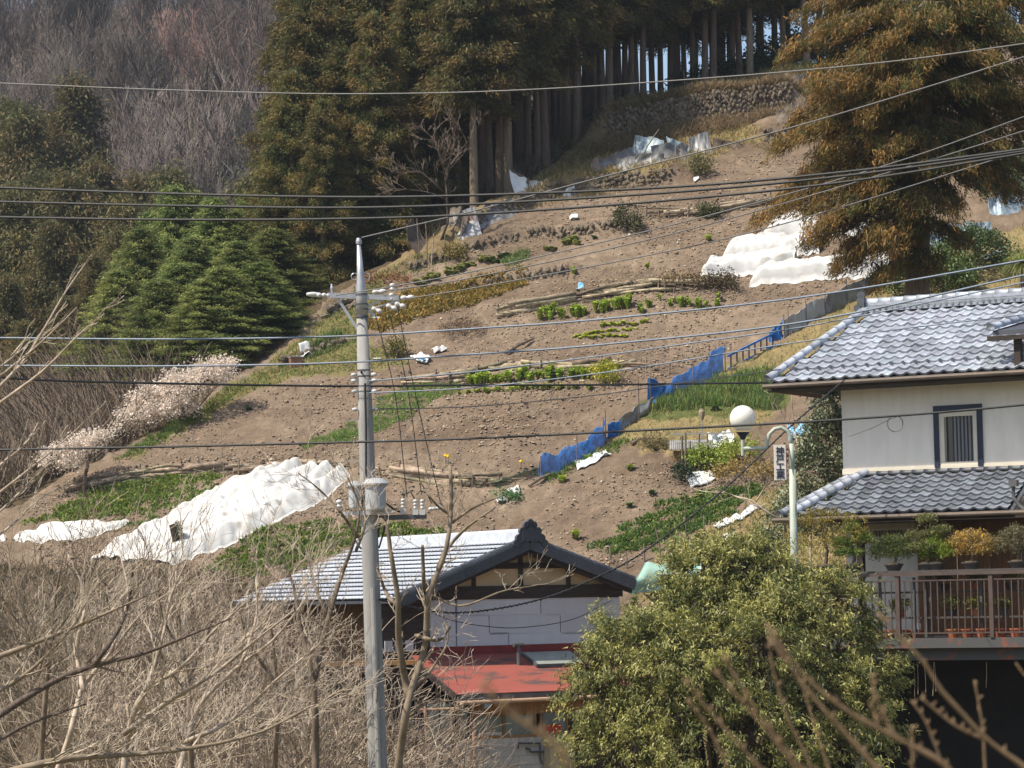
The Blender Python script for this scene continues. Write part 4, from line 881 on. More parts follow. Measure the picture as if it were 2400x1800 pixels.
# green net at the end of the log pile
wall_sheet('garden_net', 'dark green garden net sagging at the end of the log pile', (1160, 1140), (1275, 1108), .25, .35, 'green_net', bulge=.25, seed=90, cat='net')
# small scattered things
def slab(name, label, u, v, sx, sy, sz, mat, rz=0, tilt=0, cat='board', bump_=0):
    b = G1(u, v); nx, ny = 18, 14; Gd = np.zeros((nx, ny, 3)); a, c = np.meshgrid(np.linspace(-sx / 2, sx / 2, nx), np.linspace(-sy / 2, sy / 2, ny), indexing='ij')
    x = a * math.cos(rz) - c * math.sin(rz); y = a * math.sin(rz) + c * math.cos(rz); Gd[..., 0] = x; Gd[..., 1] = y
    Gd[..., 2] = height_d(b[0] + x, b[1] + y) - b[2] + sz + bump_ * (vnoise(a * 5 + u, c * 5 + v) + .6 * vnoise(a * 12 + u, c * 12) + .35 - 1.6 * (np.abs(a / sx) ** 3 + np.abs(c / sy) ** 3)) + tilt * a
    o = obj(name, MB().sheet(Gd[:, ::-1], .02).mesh(name, smooth=bump_ > 0), mat, loc=b); return tag(o, label, cat)
slab('board', 'white board lying on the soil below the blue net, left one', 1375, 1078, .75, .5, .06, 'white_sheet', .3)
slab('board', 'white board lying on the soil below the blue net, right one', 1412, 1066, .45, .4, .08, 'white_sheet', .5)
slab('plastic_bag', 'white and blue plastic bag dropped on the slope right of the pole', 985, 842, .45, .75, .07, 'white_sheet', .4, bump_=.16, cat='bag')
slab('plastic_bag', 'blue patch of plastic on the dropped bag', 990, 852, .25, .3, .14, 'blue_sheet', .4, bump_=.08, cat='bag')
slab('plastic_bag', 'crumpled cream sack right above the dropped plastic bag', 1030, 820, .5, .22, .07, 'cover', .5, bump_=.14, cat='bag')
slab('plastic_bag', 'small blue bag caught on the upper middle logs', 1362, 690, .2, .14, .38, 'blue_sheet', 0, bump_=.08, cat='bag')
slab('plastic_sheet', 'white plastic sheet crumpled beside the dark small bush', 1640, 1118, .8, .55, .06, 'white_sheet', .3, bump_=.14, cat='sheet')
slab('plastic_sheet', 'white plastic heap right of the wooden box', 1690, 1035, .8, .5, .12, 'white_sheet', 0, bump_=.3, cat='sheet')
slab('plastic_sheet', 'blue-white plastic sheet behind the lamp arch', 1880, 1010, .9, .5, .12, 'blue_sheet', 0, bump_=.22, cat='sheet')
slab('plastic_sheet', 'white plastic strip lying along the lower edge of the staked crop', 1730, 1215, 1.6, .28, .04, 'white_sheet', .55, cat='sheet', bump_=.05)
slab('plastic_sheet', 'small blue-white scrap lower on the dry grass', 1632, 1278, .45, .2, .03, 'white_sheet', .4, cat='sheet')
slab('plastic_sheet', 'white scrap between the tarp and the plastic strip', 1712, 1262, .35, .25, .05, 'white_sheet', .2, cat='sheet', bump_=.1)
slab('plastic_sheet', 'white plastic beside the palm behind the house ridge', 2330, 608, .8, .4, .1, 'white_sheet', .1, cat='sheet', bump_=.2)
slab('white_stone', 'white stone on top of the low stone edge', 1345, 518, .3, .2, .12, 'white_sheet', 0, cat='stone', bump_=.06)
slab('white_stone', 'pale stone at the right foot of the olive shrub', 1632, 428, .2, .18, .1, 'white_sheet', 0, cat='stone', bump_=.06)
slab('white_stone', 'pale rock below the green net, upper of the two', 1205, 1152, .35, .25, .1, 'cover', .3, cat='stone', bump_=.1)
slab('white_stone', 'pale rock below the green net, lower of the two', 1175, 1172, .3, .2, .08, 'cover', .3, cat='stone', bump_=.1)
b = G1(692, 838); t = thing('rusty_box', 'rusty brown box at the left crest beside the onion bed', 'box', b, .3); MB().box((-.2, -.2, -.1), (.2, .2, .28)).build('body', 'pink_box', t); MB().box((-.22, -.22, .28), (.22, .22, .31)).build('lid', 'tin_rust', t)
slab('sack', 'white sack beside the rusty box on the left crest', 716, 820, .4, .3, .12, 'white_sheet', .4, cat='sack', bump_=.14)
for i, (a, b_, r, lab) in enumerate([((1185, 836), (1250, 802), .05, 'dark rotten log lying above the long log barrier'), ((1238, 735), (1255, 725), .02, 'short pale stick below the upper middle logs'), ((1240, 1140), (1290, 1112), .05, 'dark log at the foot of the blue net'), ((1365, 1045), (1395, 1020), .06, 'dark stump of wood below the net'), ((1480, 1050), (1515, 1030), .05, 'dark broken stump left of the wooden box'), ((920, 905), (932, 878), .02, 'pale stick leaning at the left end of the long log barrier')]):
    p = G([a, b_]); p[:, 2] += r + .03; o = obj('log' if 'log' in lab else ('stick' if 'stick' in lab else 'stump'), MB().tube([p[0], (p[0] + p[1]) / 2 + np.array((0, 0, .04)), p[1]], [r, r * 1.1, r * .7], 7).mesh('log', p[0]), 'stake' if 'dark' in lab else 'log', loc=p[0]); tag(o, lab, 'wood')
# wooden box shelter with tin roof
b = G1(1600, 1085); t = thing('hive_box', 'wooden box with a corrugated tin roof on the bank left of the lamp', 'box', b, -.05)
MB().box((-.28, -.2, .05), (.85, .35, .42)).build('body', 'timber', t)
nx = 46; Gd = np.zeros((nx, 4, 3)); a, c = np.meshgrid(np.linspace(-.4, .92, nx), np.linspace(0, 1, 4), indexing='ij'); Gd[..., 0] = a; Gd[..., 1] = -.35 + c * .8; Gd[..., 2] = .46 + c * .32 + .012 * np.sin(a / .06 * 6.28)
MB().sheet(Gd, .006).build('roof', 'tin', t)
MB().box((-.45, -.3, 0), (1.0, -.2, .06)).build('base_beam', 'log', t); MB().bar((-.35, .1, .95), (1.6, .1, .95), .04, .04).build('top_rail', 'tin_rust', t)
for x, h in ((-.02, .85), (.08, .95), (.22, .7), (.5, .92), (.75, .9)): MB().bar((x, -.38, -.25), (x + .02, -.36, h), .045, .045).build('stake', 'stake', t)
b = G1(1647, 1050); t = thing('topped_pole', 'rusty pole topped with an upturned pot above the wooden box', 'pole', b); MB().tube([(0, 0, -.2), (0, 0, 1.0)], .018, 6).build('pole', 'tin_rust', t); MB().lathe([(0, .95), (.05, .95), (.09, 1.1), (.10, 1.2), (.06, 1.3), (0, 1.31)], n=12).build('pot', 'log', t)
# ------------------------------------------------------------------ houses
class Frame:
    def __init__(s, o, yaw):
        s.o = np.array(o, float); s.yaw = yaw; c, n = math.cos(yaw), math.sin(yaw)
        s.X = np.array((c, n, 0)); s.Y = np.array((-n, c, 0))
    def hit(s, u, v, ly):
        d = ray(u, v); t = (ly + s.o @ s.Y) / (d @ s.Y); p = d * t - s.o; return np.array((p @ s.X, ly, p[2]))
    def world(s, p): return s.o + s.X * p[0] + s.Y * p[1] + np.array((0, 0, p[2]))
    def px(s, p): return proj([s.world(p)])[0]
    def rect(s, u0, v0, u1, v1, ly, dep, mb=None):
        a = s.hit(u0, v0, ly); b = s.hit(u1, v1, ly); mb = mb or MB()
        return mb.box((a[0], ly, a[2]), (b[0], ly + dep, b[2]))
def pent(f, name, mat, par, u0, v0, u1, v1, ly, dep): return f.rect(u0, v0, u1, v1, ly, dep).build(name, mat, par)
def tile_mesh(w, c, amp, th=.022, n=9):
    V = []; Q = []
    prof = [(x * w, amp * (.5 - .5 * math.cos(2 * math.pi * (x * .96 + .1))) ** 2.6) for x in np.linspace(0, 1.02, n)]
    for y, lift in ((0, .062), (c * 1.1, 0.010)):
        for x, z in prof: V.append((x, y, z + lift))
    for x, z in prof: V.append((x, .004, z + .062 - th - .026))
    for i in range(n - 1): Q += [(i, i + 1, n + i + 1, n + i), (2 * n + i, 2 * n + i + 1, i + 1, i)]
    return mesh_np('roof_tile', np.array(V), np.array(Q), smooth=False)
def half_cap(L, r, n=8):
    mb = MB(); G_ = np.zeros((3, n, 3))
    for j, (x, k) in enumerate(((0, 1.12), (L * .5, 1.0), (L * 1.06, .96))):
        for i, a in enumerate(np.linspace(-.25, math.pi + .25, n)): G_[j, i] = (x, math.cos(a) * r * k, math.sin(a) * r * k)
    mb.grid(G_); c = len(mb.V); mb.V.append((0, 0, 0))
    for i in range(n - 1): mb.T.append((c, i, i + 1))
    return mb.mesh('cap_tile', smooth=True)
def along(o, p0, p1):
    d = Vector(p1) - Vector(p0); o.location = p0; o.rotation_euler = d.to_track_quat('X', 'Z').to_euler()

# ---- right house
RH = Frame(P(1985, 1400, 66.0), -math.radians(29)); RH.o[2] = 0
rh = thing('tiled_house', 'two-storey white-walled house with blue-grey tiled hip roofs at the right edge', 'house', RH.o, RH.yaw)
XR = 5.6
w0 = RH.hit(1985, 925, 0); w1 = RH.hit(1985, 1110, 0)
Z_WT, Z_WB = w0[2] + .25, w1[2]
win = RH.hit(2188, 952, 0), RH.hit(2306, 1092, 0)
wx0, wx1 = win[0][0], win[1][0]; wz1, wz0 = win[0][2], win[1][2]
mb = MB().box((0, 0, Z_WB - .3), (wx0, .2, Z_WT)).box((wx1, 0, Z_WB - .3), (XR + 3, .2, Z_WT)).box((wx0, 0, wz1), (wx1, .2, Z_WT)).box((wx0, 0, Z_WB - .3), (wx1, .2, wz0)).box((0, .2, -6.5), (.2, 6.5, Z_WT))
mb.build('upper_wall', 'plaster', rh)
MB().box((-.012, -.03, Z_WB - .02), (XR + 3, -.002, Z_WB + .10)).build('wall_band', 'ivory', rh)
MB().box((-.005, -.012, Z_WT - .46), (XR + 3, -.002, Z_WT - .1)).build('soffit_band', 'plaster', rh)
wn = MB().box((wx0 - .0, -.05, wz0), (wx0 + .12, .1, wz1)).box((wx1 - .12, -.05, wz0), (wx1, .1, wz1)).box((wx0 + .12, -.05, wz1 - .12), (wx1 - .12, .1, wz1)).build('window', 'navy', rh)
ix0, ix1 = wx0 + .12, wx1 - .12; iz0, iz1 = wz0 + .02, wz1 - .12
MB().box((ix0, -.02, iz0), (ix0 + .12, .09, iz1)).box((ix1 - .1, -.02, iz0), (ix1, .09, iz1)).box((ix0 + .12, -.02, iz1 - .13), (ix1 - .1, .09, iz1)).box((ix0 + .12, -.02, iz0), (ix1 - .1, .09, iz0 + .1)).build('frame', 'ivory', wn)
MB().box((ix0 + .12, .11, iz0 + .1), (ix1 - .1, .12, iz1 - .13)).build('pane', 'glass_dark', wn)
MB().box((ix0 + .30, .085, iz0 + .1), (ix1 - .1, .095, iz1 - .13)).build('curtain', 'curtain', wn)
for k in range(6):
    x = ix0 + .13 + .17 + k * (ix1 - ix0 - .42) / 5.6; MB().box((x, .02, iz0 + .1), (x + .025, .05, iz1 - .13)).build('bar', 'navy', wn)
def tiled_slope(eu, ev, ely, tu, tv, tly, courses, tw, mat, left_hip_dx, xr, name, amp=.05):
    a = RH.hit(eu, ev, ely); r = RH.hit(tu, tv, tly); dy = tly - ely; dz = r[2] - a[2]; pit = math.atan2(dz, dy); SL = math.hypot(dy, dz)
    hipx = r[0] - a[0]
    rf = MB(); und = .07
    V = [(a[0], ely, a[2] - und), (xr, ely, a[2] - und), (xr, tly, r[2] - und), (r[0], tly, r[2] - und)]
    rf.hexa([V[0], V[1], V[2], V[3]] + [(x, y, z + .05) for x, y, z in V])
    # left hip face behind
    Lb = (a[0], tly + dy, a[2] - und); rf.hexa([V[0], V[3], Lb, (a[0], ely + .01, a[2] - und)] + [(x, y, z + .05) for x, y, z in (V[0], V[3], Lb, (a[0], ely + .01, a[2] - und))])
    ro = rf.build(name, 'tile_dark', rh)
    c = SL / courses; me = tile_mesh(tw, c, amp); nrow = courses
    S = np.array((0, math.cos(pit), math.sin(pit))); k = 0
    for j in range(courses):
        x0 = a[0] + hipx * (j + .15) / courses; i0 = math.ceil((x0 - a[0]) / tw - .25); i1 = int((xr - a[0]) / tw)
        for i in range(i0, i1):
            p = np.array((a[0] + i * tw, ely, a[2])) + S * (j * c) + np.array((random.uniform(-.006, .006), 0, random.uniform(-.006, .006)))
            obj('roof_tile', me, mat, ro, loc=p, rot=(pit + random.uniform(-.012, .012), random.uniform(-.008, .008), 0)); k += 1
    return ro, a, r, pit, c, S, k
ro1, a1, r1, p1, c1, S1, k1 = tiled_slope(1803, 900, -.95, 2035, 735, 2.3, 12, .292, 'tile_blue', 0, 5.0, 'upper_roof')
CAP = half_cap(.3, .105)
def cap_line(q0, q1, n, par, mat, name='hip_tile', me=None):
    q0 = np.array(q0); q1 = np.array(q1)
    for i in range(n): along(obj(name, me or CAP, mat, par, scale=((np.linalg.norm(q1 - q0) / n) / .3, 1, 1)), q0 + (q1 - q0) * i / n, q0 + (q1 - q0) * (i + 1) / n)
cap_line(a1 + np.array((-.03, -.03, .10)), r1 + np.array((0, 0, .12)), 12, ro1, 'tile_blue')
rz = r1[2]
for k in range(3): MB().box((r1[0] - .06 + .02 * k, 2.3 - .16 + .025 * k, rz + .02 + k * .075), (5.2, 2.3 + .2, rz + .085 + k * .075)).build('ridge_course', 'tile_blue', ro1)
for k in range(34): MB().tube([(r1[0] + .05 + k * .15, 2.12, rz + .09), (r1[0] + .05 + k * .15, 2.2, rz + .09)], .035, 8).build('ridge_disc', 'tile_grey', ro1)
cap_line((r1[0] - .05, 2.32, rz + .25), (5.2, 2.32, rz + .25), 17, ro1, 'tile_blue', 'ridge_tile')
MB().box((r1[0] - .2, 2.1, rz + .02), (r1[0] - .02, 2.5, rz + .36)).lathe([(0, -.03), (.1, -.03), (.1, .03), (0, .03)], (r1[0] - .16, 2.3, rz + .44), 12, 'y').lathe([(0, -.03), (.09, -.03), (.09, .03), (0, .03)], (r1[0] - .18, 2.08, rz + .12), 12, 'y').build('ridge_end', 'tile_dark', ro1)
for k in range(19):
    p = np.array((a1[0] + .35 + k * .292 + .1, -.95, a1[2])) + S1 * (c1 * 1.55); MB().hexa([p + np.array(q) for q in ((-.05, 0, .06), (.05, 0, .06), (.05, .03, .08), (-.05, .03, .08), (-.012, 0, .15), (.012, 0, .15), (.012, .03, .16), (-.012, .03, .16))]).build('snow_guard', 'tile_dark', ro1)
MB().tube([(a1[0] - .12, -1.02, a1[2] - .06), (XR, -1.02, a1[2] - .06)], .055, 10).build('gutter', 'gutter', rh)
MB().box((a1[0] - .05, -.9, a1[2] - .19), (XR, -.86, a1[2] - .075)).box((a1[0], -.86, a1[2] - .17), (XR, 0, a1[2] - .12)).build('fascia', 'timber_dark', rh)
MB().box((a1[0] - .02, -.88, a1[2] - .18), (a1[0] + .03, 2, a1[2] - .08)).build('fascia', 'timber', rh)
ro2, a2, r2, p2, c2, S2, k2 = tiled_slope(1862, 1212, -1.75, 2030, 1118, -.02, 8, .292, 'tile_grey', 0, 4.6, 'lower_roof')
cap_line(a2 + np.array((-.04, -.02, .09)), r2 + np.array((0, 0, .10)), 9, ro2, 'tile_grey')
cap_line(a2 + np.array((-.36, .0, .05)), r2 + np.array((-.32, .2, .07)), 9, ro2, 'tile_grey')
cap_line((r2[0], -.06, r2[2] + .06), (4.8, -.06, r2[2] + .06), 15, ro2, 'tile_dark', 'ridge_tile', half_cap(.3, .06))
MB().tube([(a2[0] - .5, -1.83, a2[2] - .06), (XR, -1.83, a2[2] - .06)], .055, 10).build('gutter', 'gutter', rh)
MB().box((a2[0] - .3, -1.7, a2[2] - .17), (XR, -1.66, a2[2] - .075)).box((a2[0] - .2, -1.66, a2[2] - .16), (XR, 0, a2[2] - .11)).build('fascia', 'timber_dark', rh)
g = RH.hit(1915, 1225, -1.85); MB().box((g[0] - .09, -1.9, g[2] - .15), (g[0] + .09, -1.74, g[2] + .08)).build('gutter_box', 'brown_metal', rh)
# corner of the cross roof at the right edge
q = RH.hit(2345, 790, -.4); xr = MB(); xr.hexa([(q[0], -.9, q[2]), (q[0] + 2, -.9, q[2]), (q[0] + 2, 1.5, q[2] + .5), (q[0] + .6, 1.5, q[2] + .55), (q[0], -.9, q[2] + .1), (q[0] + 2, -.9, q[2] + .1), (q[0] + 2, 1.5, q[2] + .6), (q[0] + .6, 1.5, q[2] + .65)])
xo = xr.build('cross_gable', 'tile_dark', rh); cap_line((q[0] - .03, -.95, q[2] + .15), (q[0] + .75, 1.5, q[2] + .75), 8, xo, 'tile_blue'); MB().box((q[0] - .1, -1.0, q[2] - .12), (q[0] + .9, -.9, q[2] - .02)).box((q[0] + .45, -.85, q[2] - .9), (q[0] + .6, -.7, q[2] - .02)).build('bracket', 'timber_dark', xo)
q = RH.hit(2375, 1140, -1.6); MB().tube([q, q + np.array((0, 0, -.25)), q + np.array((.12, 0, -.42)), q + np.array((.45, 0, -.7))], .045, 8).box(q + np.array((-.08, -.08, 0)), q + np.array((.1, .08, .14))).build('downpipe', 'dark_steel', rh)
# ground floor
zf = RH.hit(2200, 1490, -2.6)[2]; zs = a2[2] - .12
MB().box((0.02, 0, zf - .2), (1.75, .15, zs)).build('lower_wall', 'plaster', rh)
MB().box((.25, -.06, zs - .16), (1.7, -.002, zs - .02)).build('shutter_case', 'ivory', rh)
for k in range(16): MB().box((.3 + k * .075, -.03, zs - .33), (.33 + k * .075, -.004, zs - .2)).build('vent_slot', 'brown_metal', rh)
MB().box((1.75, -.05, zf - .2), (1.9, .15, zs)).build('door_post', 'timber', rh)
for k in range(5): MB().box((1.9 + k * .75, .02 + .03 * (k % 2), zf - .2), (2.63 + k * .75, .07, zs)).build('door_panel', 'timber_orange', rh)
MB().box((1.9, -.04, zs - .25), (XR, .02, zs)).build('lintel', 'timber_orange', rh)
for u in (2017,): g = RH.hit(u, 1300, -1.6); MB().box((g[0] - .07, -1.65, zf), (g[0] + .07, -1.5, zs)).build('porch_post', 'timber_dark', rh)
# ---- balcony
by = -2.75
bl = RH.hit(2015, 1345, by); sl0 = RH.hit(2045, 1497, by); sl1 = RH.hit(2045, 1517, by); bm1 = RH.hit(2110, 1548, by + .25)
bal = thing('balcony', 'steel balcony deck with rusty edge beam above the dark opening', 'balcony', RH.o, RH.yaw)
MB().box((-1.0, by, sl1[2]), (XR, -.02, sl0[2])).build('deck', 'rust_steel', bal)
MB().box((-.8, by + .2, bm1[2]), (XR, by + .34, sl1[2] - .004)).build('beam', 'rust_steel', bal)
MB().box((-1.0, by - .012, sl1[2] - .03), (XR, by + .03, sl1[2] + .012)).build('edge_strip', 'rust_steel', bal)
for x in (-.9,): MB().box((x, by + .2, -7), (x + .16, by + .36, sl1[2] - .01)).build('column', 'dark_steel', bal)
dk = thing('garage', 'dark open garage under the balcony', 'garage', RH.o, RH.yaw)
MB().box((-.75, 0.3, -7), (XR, .45, sl1[2] - .02)).build('back_wall', 'shade_black', dk); MB().box((-.9, by + .4, -7), (-.76, .3, sl1[2] - .02)).box((-.9, by + .36, -7), (-.3, by + .44, bm1[2])).build('side_wall', 'shade_black', dk); MB().box((-.9, by, -7), (XR, .4, -6.6)).build('floor', 'shade_black', dk)  # near-black colour stands for shade; front return of side wall added to block sun
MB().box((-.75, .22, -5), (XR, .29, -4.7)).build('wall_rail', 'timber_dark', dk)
for i, u in enumerate((2142, 2150, 2166, 2188, 2190, 2312)):
    g = RH.hit(u, 1552, by + .5); tp = RH.hit(u + random.uniform(-3, 6), 1610 + 25 * random.random(), by + .5); o = obj('rope', MB().tube([g, (g + tp) / 2 + np.array((.01, 0, 0)), tp], .008, 5).mesh('rope', g), 'log', loc=RH.world(g), rot=(0, 0, RH.yaw)); tag(o, 'pale rope hanging from the balcony beam, ' + ['first from the left', 'second from the left', 'third from the left', 'fourth from the left', 'fifth from the left', 'rightmost one'][i], 'rope', 'ropes under the balcony')
rl = thing('balcony_railing', 'brown metal railing with thin balusters along the balcony', 'railing', RH.o, RH.yaw)
zt = bl[2]; zr = RH.hit(2040, 1362, by)[2]; zb = RH.hit(2045, 1484, by)[2]
MB().box((-.9, by - .05, zt - .07), (XR, by + .06, zt)).build('top_rail', 'rail_brown', rl)
MB().box((-.85, by, zr - .03), (XR, by + .04, zr)).build('upper_rail', 'rail_brown', rl); MB().box((-.85, by, zb - .03), (XR, by + .04, zb)).build('lower_rail', 'rail_brown', rl)
p0 = RH.hit(2104, 1400, by)[0]; dpx = RH.hit(2323, 1400, by)[0] - p0
for k in (-1, 0, 1, 2):
    x = p0 + k * dpx; MB().box((x - .045, by - .03, sl0[2]), (x + .045, by + .07, zt - .07)).build('post', 'rail_brown', rl)
db = dpx / 14.
for k in range(-7, 24):
    x = p0 + k * db
    if k % 14 and x < XR: MB().box((x - .012, by + .008, zb), (x + .012, by + .032, zr - .03)).build('baluster', 'rail_brown', rl)
for u in (2142, 2168): x = RH.hit(u, 1400, by + .1)[0]; MB().box((x - .025, by + .1, sl0[2]), (x + .025, by + .15, zt - .1)).build('stay', 'dark_steel', rl)
def rh_place(u, v, ly): return RH.world(RH.hit(u, v, ly))
# planters and shelves
for i, u in enumerate((2058, 2085, 2130, 2150, 2235, 2268, 2303, 2345, 2382)):
    b = RH.hit(u, 1497, by + .3); b[2] = sl0[2] + .002
    t = thing('planter', 'terracotta planter on the deck behind the railing, number %s from the left' % ['one', 'two', 'three', 'four', 'five', 'six', 'seven', 'eight', 'nine'][i], 'planter', RH.world(b), RH.yaw, 'terracotta planters on the deck')
    MB().lathe([(0, 0), (.10, 0), (.135, .14), (.15, .15), (.15, .18), (.12, .18), (.11, .13), (0, .13)], n=14).build('pot', 'terracotta', t)
sh = thing('plant_shelf', 'two-tier dark plant shelf behind the railing', 'shelf', RH.o, RH.yaw)
zs1 = RH.hit(2200, 1385, -1.9)[2]; zs2 = RH.hit(2200, 1445, -2.1)[2]; zs0 = RH.hit(2100, 1338, -2.3)[2]
MB().box((-.7, -2.2, zs1 - .04), (XR, -1.7, zs1)).build('board', 'pot_dark', sh); MB().box((-.7, -2.45, zs2 - .04), (XR, -1.9, zs2)).build('board', 'pot_dark', sh); MB().box((-.7, -2.6, zs0 - .05), (XR, -2.1, zs0)).build('board', 'pot_dark', sh)
for x in (-.6, .55, 1.7, 2.85, 4.0): MB().box((x, -2.3, sl0[2]), (x + .05, -2.25, zs0 - .05)).build('leg', 'dark_steel', sh)
BON = [(1935, 1338, 215, 130, 'mound', (.22, .19, .04), (.40, .32, .07), 'ochre-green cloud-pruned juniper, leftmost bonsai'), (2000, 1335, 80, 95, 'pads', (.10, .15, .03), (.24, .30, .06), 'green layered pine bonsai right of the ochre one'), (2095, 1330, 110, 70, 'mound', (.07, .10, .025), (.18, .20, .05), 'dense dark green mounded bonsai in the middle'), (2172, 1290, 95, 110, 'pads', (.12, .14, .05), (.25, .25, .09), 'tall layered pine bonsai rising to the gutter'), (2195, 1332, 80, 65, 'mound', (.16, .26, .03), (.33, .40, .06), 'bright lime green bonsai in front of the tall pine'), (2276, 1318, 110, 80, 'mound', (.30, .24, .12), (.62, .38, .04), 'golden yellow bonsai in a dark pot'), (2385, 1322, 105, 85, 'mound', (.16, .15, .09), (.28, .26, .12), 'grey-green bonsai with bent pale trunk at the right edge')]
for i, (u, v, wpx, hpx, kind, ca, cb, lab) in enumerate(BON):
    b = RH.hit(u, v, -2.35); b[2] = zs0 + .002; pxm = F / RH.world(b)[1]; w = wpx / pxm / 2 * 1.2; h = hpx / pxm * 1.15
    t = thing('bonsai', lab, 'bonsai', RH.world(b), RH.yaw)
    MB().lathe([(0, 0), (.13, 0), (.19, .12), (.21, .12), (.21, .15), (.17, .15), (0, .13)], n=16).build('pot', 'pot_dark', t); MB().lathe([(.17, .135), (.12, .17), (0, .18)], n=14).build('soil', 'moss_soil', t)
    MB().tube([(0, 0, .1), (.05, 0, h * .35), (-.06, .02, h * .6), (.03, 0, h * .85)], [.045, .035, .028, .012], 7).build('trunk', 'bark', t)
    lo = [(0, 0, h * .68, w * .9, w * .5, h * .26), (-w * .45, .05, h * .5, w * .5, w * .35, h * .18), (w * .45, -.05, h * .52, w * .5, w * .35, h * .2), (0, 0, h * .88, w * .4, w * .3, h * .12)] if kind == 'mound' else [(0, 0, h * .93, w * .35, w * .3, h * .09), (-w * .5, 0, h * .62, w * .5, w * .35, h * .09), (w * .5, 0, h * .7, w * .5, w * .35, h * .09), (-.1 * w, -.1, h * .42, w * .7, w * .4, h * .08)]
    V, Q, K = leaf_cloud(lo, 300, 26, .06, .018, ca, cb, 700 + i, -.5, .7, .05); obj('foliage', mesh_np('foliage', V, Q, col=K), 'leaf', t)
for i, (u, v, ly, lab) in enumerate([(2215, 1385, -1.95, 'small potted plant on the upper shelf board, left'), (2290, 1385, -1.95, 'small potted plant on the upper shelf board, middle'), (2370, 1385, -1.95, 'small potted plant on the upper shelf board, right'), (2110, 1445, -2.2, 'potted plant on the lower shelf board, leftmost'), (2230, 1445, -2.2, 'potted plant on the lower shelf board, second from left'), (2290, 1445, -2.2, 'yellow-leaved potted plant on the lower shelf board'), (2350, 1445, -2.2, 'potted plant on the lower shelf board, rightmost')]):
    b = RH.hit(u, v, ly); b[2] = (zs1 if ly > -2 else zs2) + .002; t = thing('potted_plant', lab, 'plant', RH.world(b), RH.yaw)
    MB().lathe([(0, 0), (.09, 0), (.13, .14), (.15, .15), (.12, .15), (0, .12)], n=14).build('pot', 'terracotta' if i % 2 else 'pot_dark', t)
    V, Q, K = leaf_cloud([(0, 0, .28, .18, .14, .13)], 45, 20, .07, .03, (.12, .14, .03), (.42, .36, .06) if 'yellow' in lab else (.25, .25, .08), 730 + i, .1, .8, .05); obj('foliage', mesh_np('foliage', V, Q, col=K), 'leaf', t)
b = RH.hit(2155, 1478, by + .25); t = thing('bottle', 'small white and blue bottle behind the railing', 'bottle', RH.world(b), RH.yaw); MB().lathe([(0, 0), (.035, 0), (.035, .13), (.015, .17), (.015, .2), (0, .2)], n=10).build('body', 'white_sheet', t); MB().lathe([(.017, .17), (.017, .21), (0, .21)], n=10).build('cap', 'blue_sheet', t)

# ------------------------------------------------------------------ lower house
LH = Frame(P(1235, 1400, 71.0), math.radians(30)); LH.o[2] = 0
lh = thing('gabled_house', 'old gabled house with silver tiled roof and red lean-to in the lower middle', 'house', LH.o, LH.yaw)
ap = LH.hit(1240, 1264, -.55); le = LH.hit(928, 1404, -.55); re = LH.hit(1487, 1360, -.55)
# ridge length from the far end seen at column 838
def solve_ly():
    lo, hi = 2., 16.
    for _ in range(40):
        m = (lo + hi) / 2
        if LH.px((ap[0], m, ap[2]))[0] > 838: lo = m
        else: hi = m
    return lo
LY = solve_ly(); yf = -.55
def slope_slab(pa, pe, name, mat):
    return MB().hexa([(pa[0], yf, pa[2] - .1), (pe[0], yf, pe[2] - .1), (pe[0], LY, pe[2] - .1), (pa[0], LY, pa[2] - .1), (pa[0], yf, pa[2] - .03), (pe[0], yf, pe[2] - .03), (pe[0], LY, pe[2] - .03), (pa[0], LY, pa[2] - .03)]).build(name, mat, lh)
rfl = slope_slab(ap, le, 'left_roof', 'tile_dark'); rfr = slope_slab(ap, re, 'right_roof', 'tile_dark')
def courses(pa, pe, n, par, mat):
    dx = pe[0] - pa[0]; dz = pe[2] - pa[2]; SL = math.hypot(dx, dz); c = SL / n; Ln = LY - yf; nt_ = 52; ny = nt_ * 4 + 1
    e = np.array((dx, 0, dz)) / SL; nr = np.array((-dz, 0, dx)) / SL; nr = nr if nr[2] > 0 else -nr
    y = np.linspace(0, Ln, ny); sc = .018 * np.abs(np.sin(np.linspace(0, nt_ * math.pi, ny))) ** .8
    Gd = np.zeros((ny, 4, 3))
    for j, (s, up) in enumerate(((0, .0), (c * 1.05, .062), (c * 1.05, .042), (c * .9, .032))): Gd[:, j] = e * s + nr * up; Gd[:, j, 1] = y; Gd[:, j] += nr[None] * (sc * (1 if j < 3 else 0))[:, None]
    me = MB().grid(Gd).mesh('tile_course')
    for k in range(n): obj('tile_course', me, mat, par, loc=np.array(pa) + e * (k * c) + np.array((0, 0, -.02)))
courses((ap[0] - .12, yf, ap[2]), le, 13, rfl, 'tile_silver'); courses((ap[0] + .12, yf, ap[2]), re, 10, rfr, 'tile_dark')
MB().box((ap[0] - .12, yf + .05, ap[2] - .02), (ap[0] + .12, LY, ap[2] + .19)).build('ridge', 'tile_silver', lh)
MB().tube([(ap[0], yf + .05, ap[2] + .2), (ap[0], LY, ap[2] + .2)], .07, 10).build('ridge_cap', 'tile_silver', lh)
od = MB().box((ap[0] - .25, yf - .12, ap[2] - .05), (ap[0] + .25, yf + .06, ap[2] + .18)).box((ap[0] - .15, yf - .10, ap[2] + .18), (ap[0] + .15, yf + .05, ap[2] + .32))
for x, z, r in ((-.3, .02, .11), (.3, .02, .11), (-.22, .2, .09), (.22, .2, .09), (-.1, .34, .09), (.1, .34, .09), (0, .40, .09), (-.4, -.1, .09), (.4, -.1, .09)): od.lathe([(0, -.05), (r, -.05), (r, .05), (0, .05)], (ap[0] + x, yf - .05, ap[2] + z), 12, 'y')
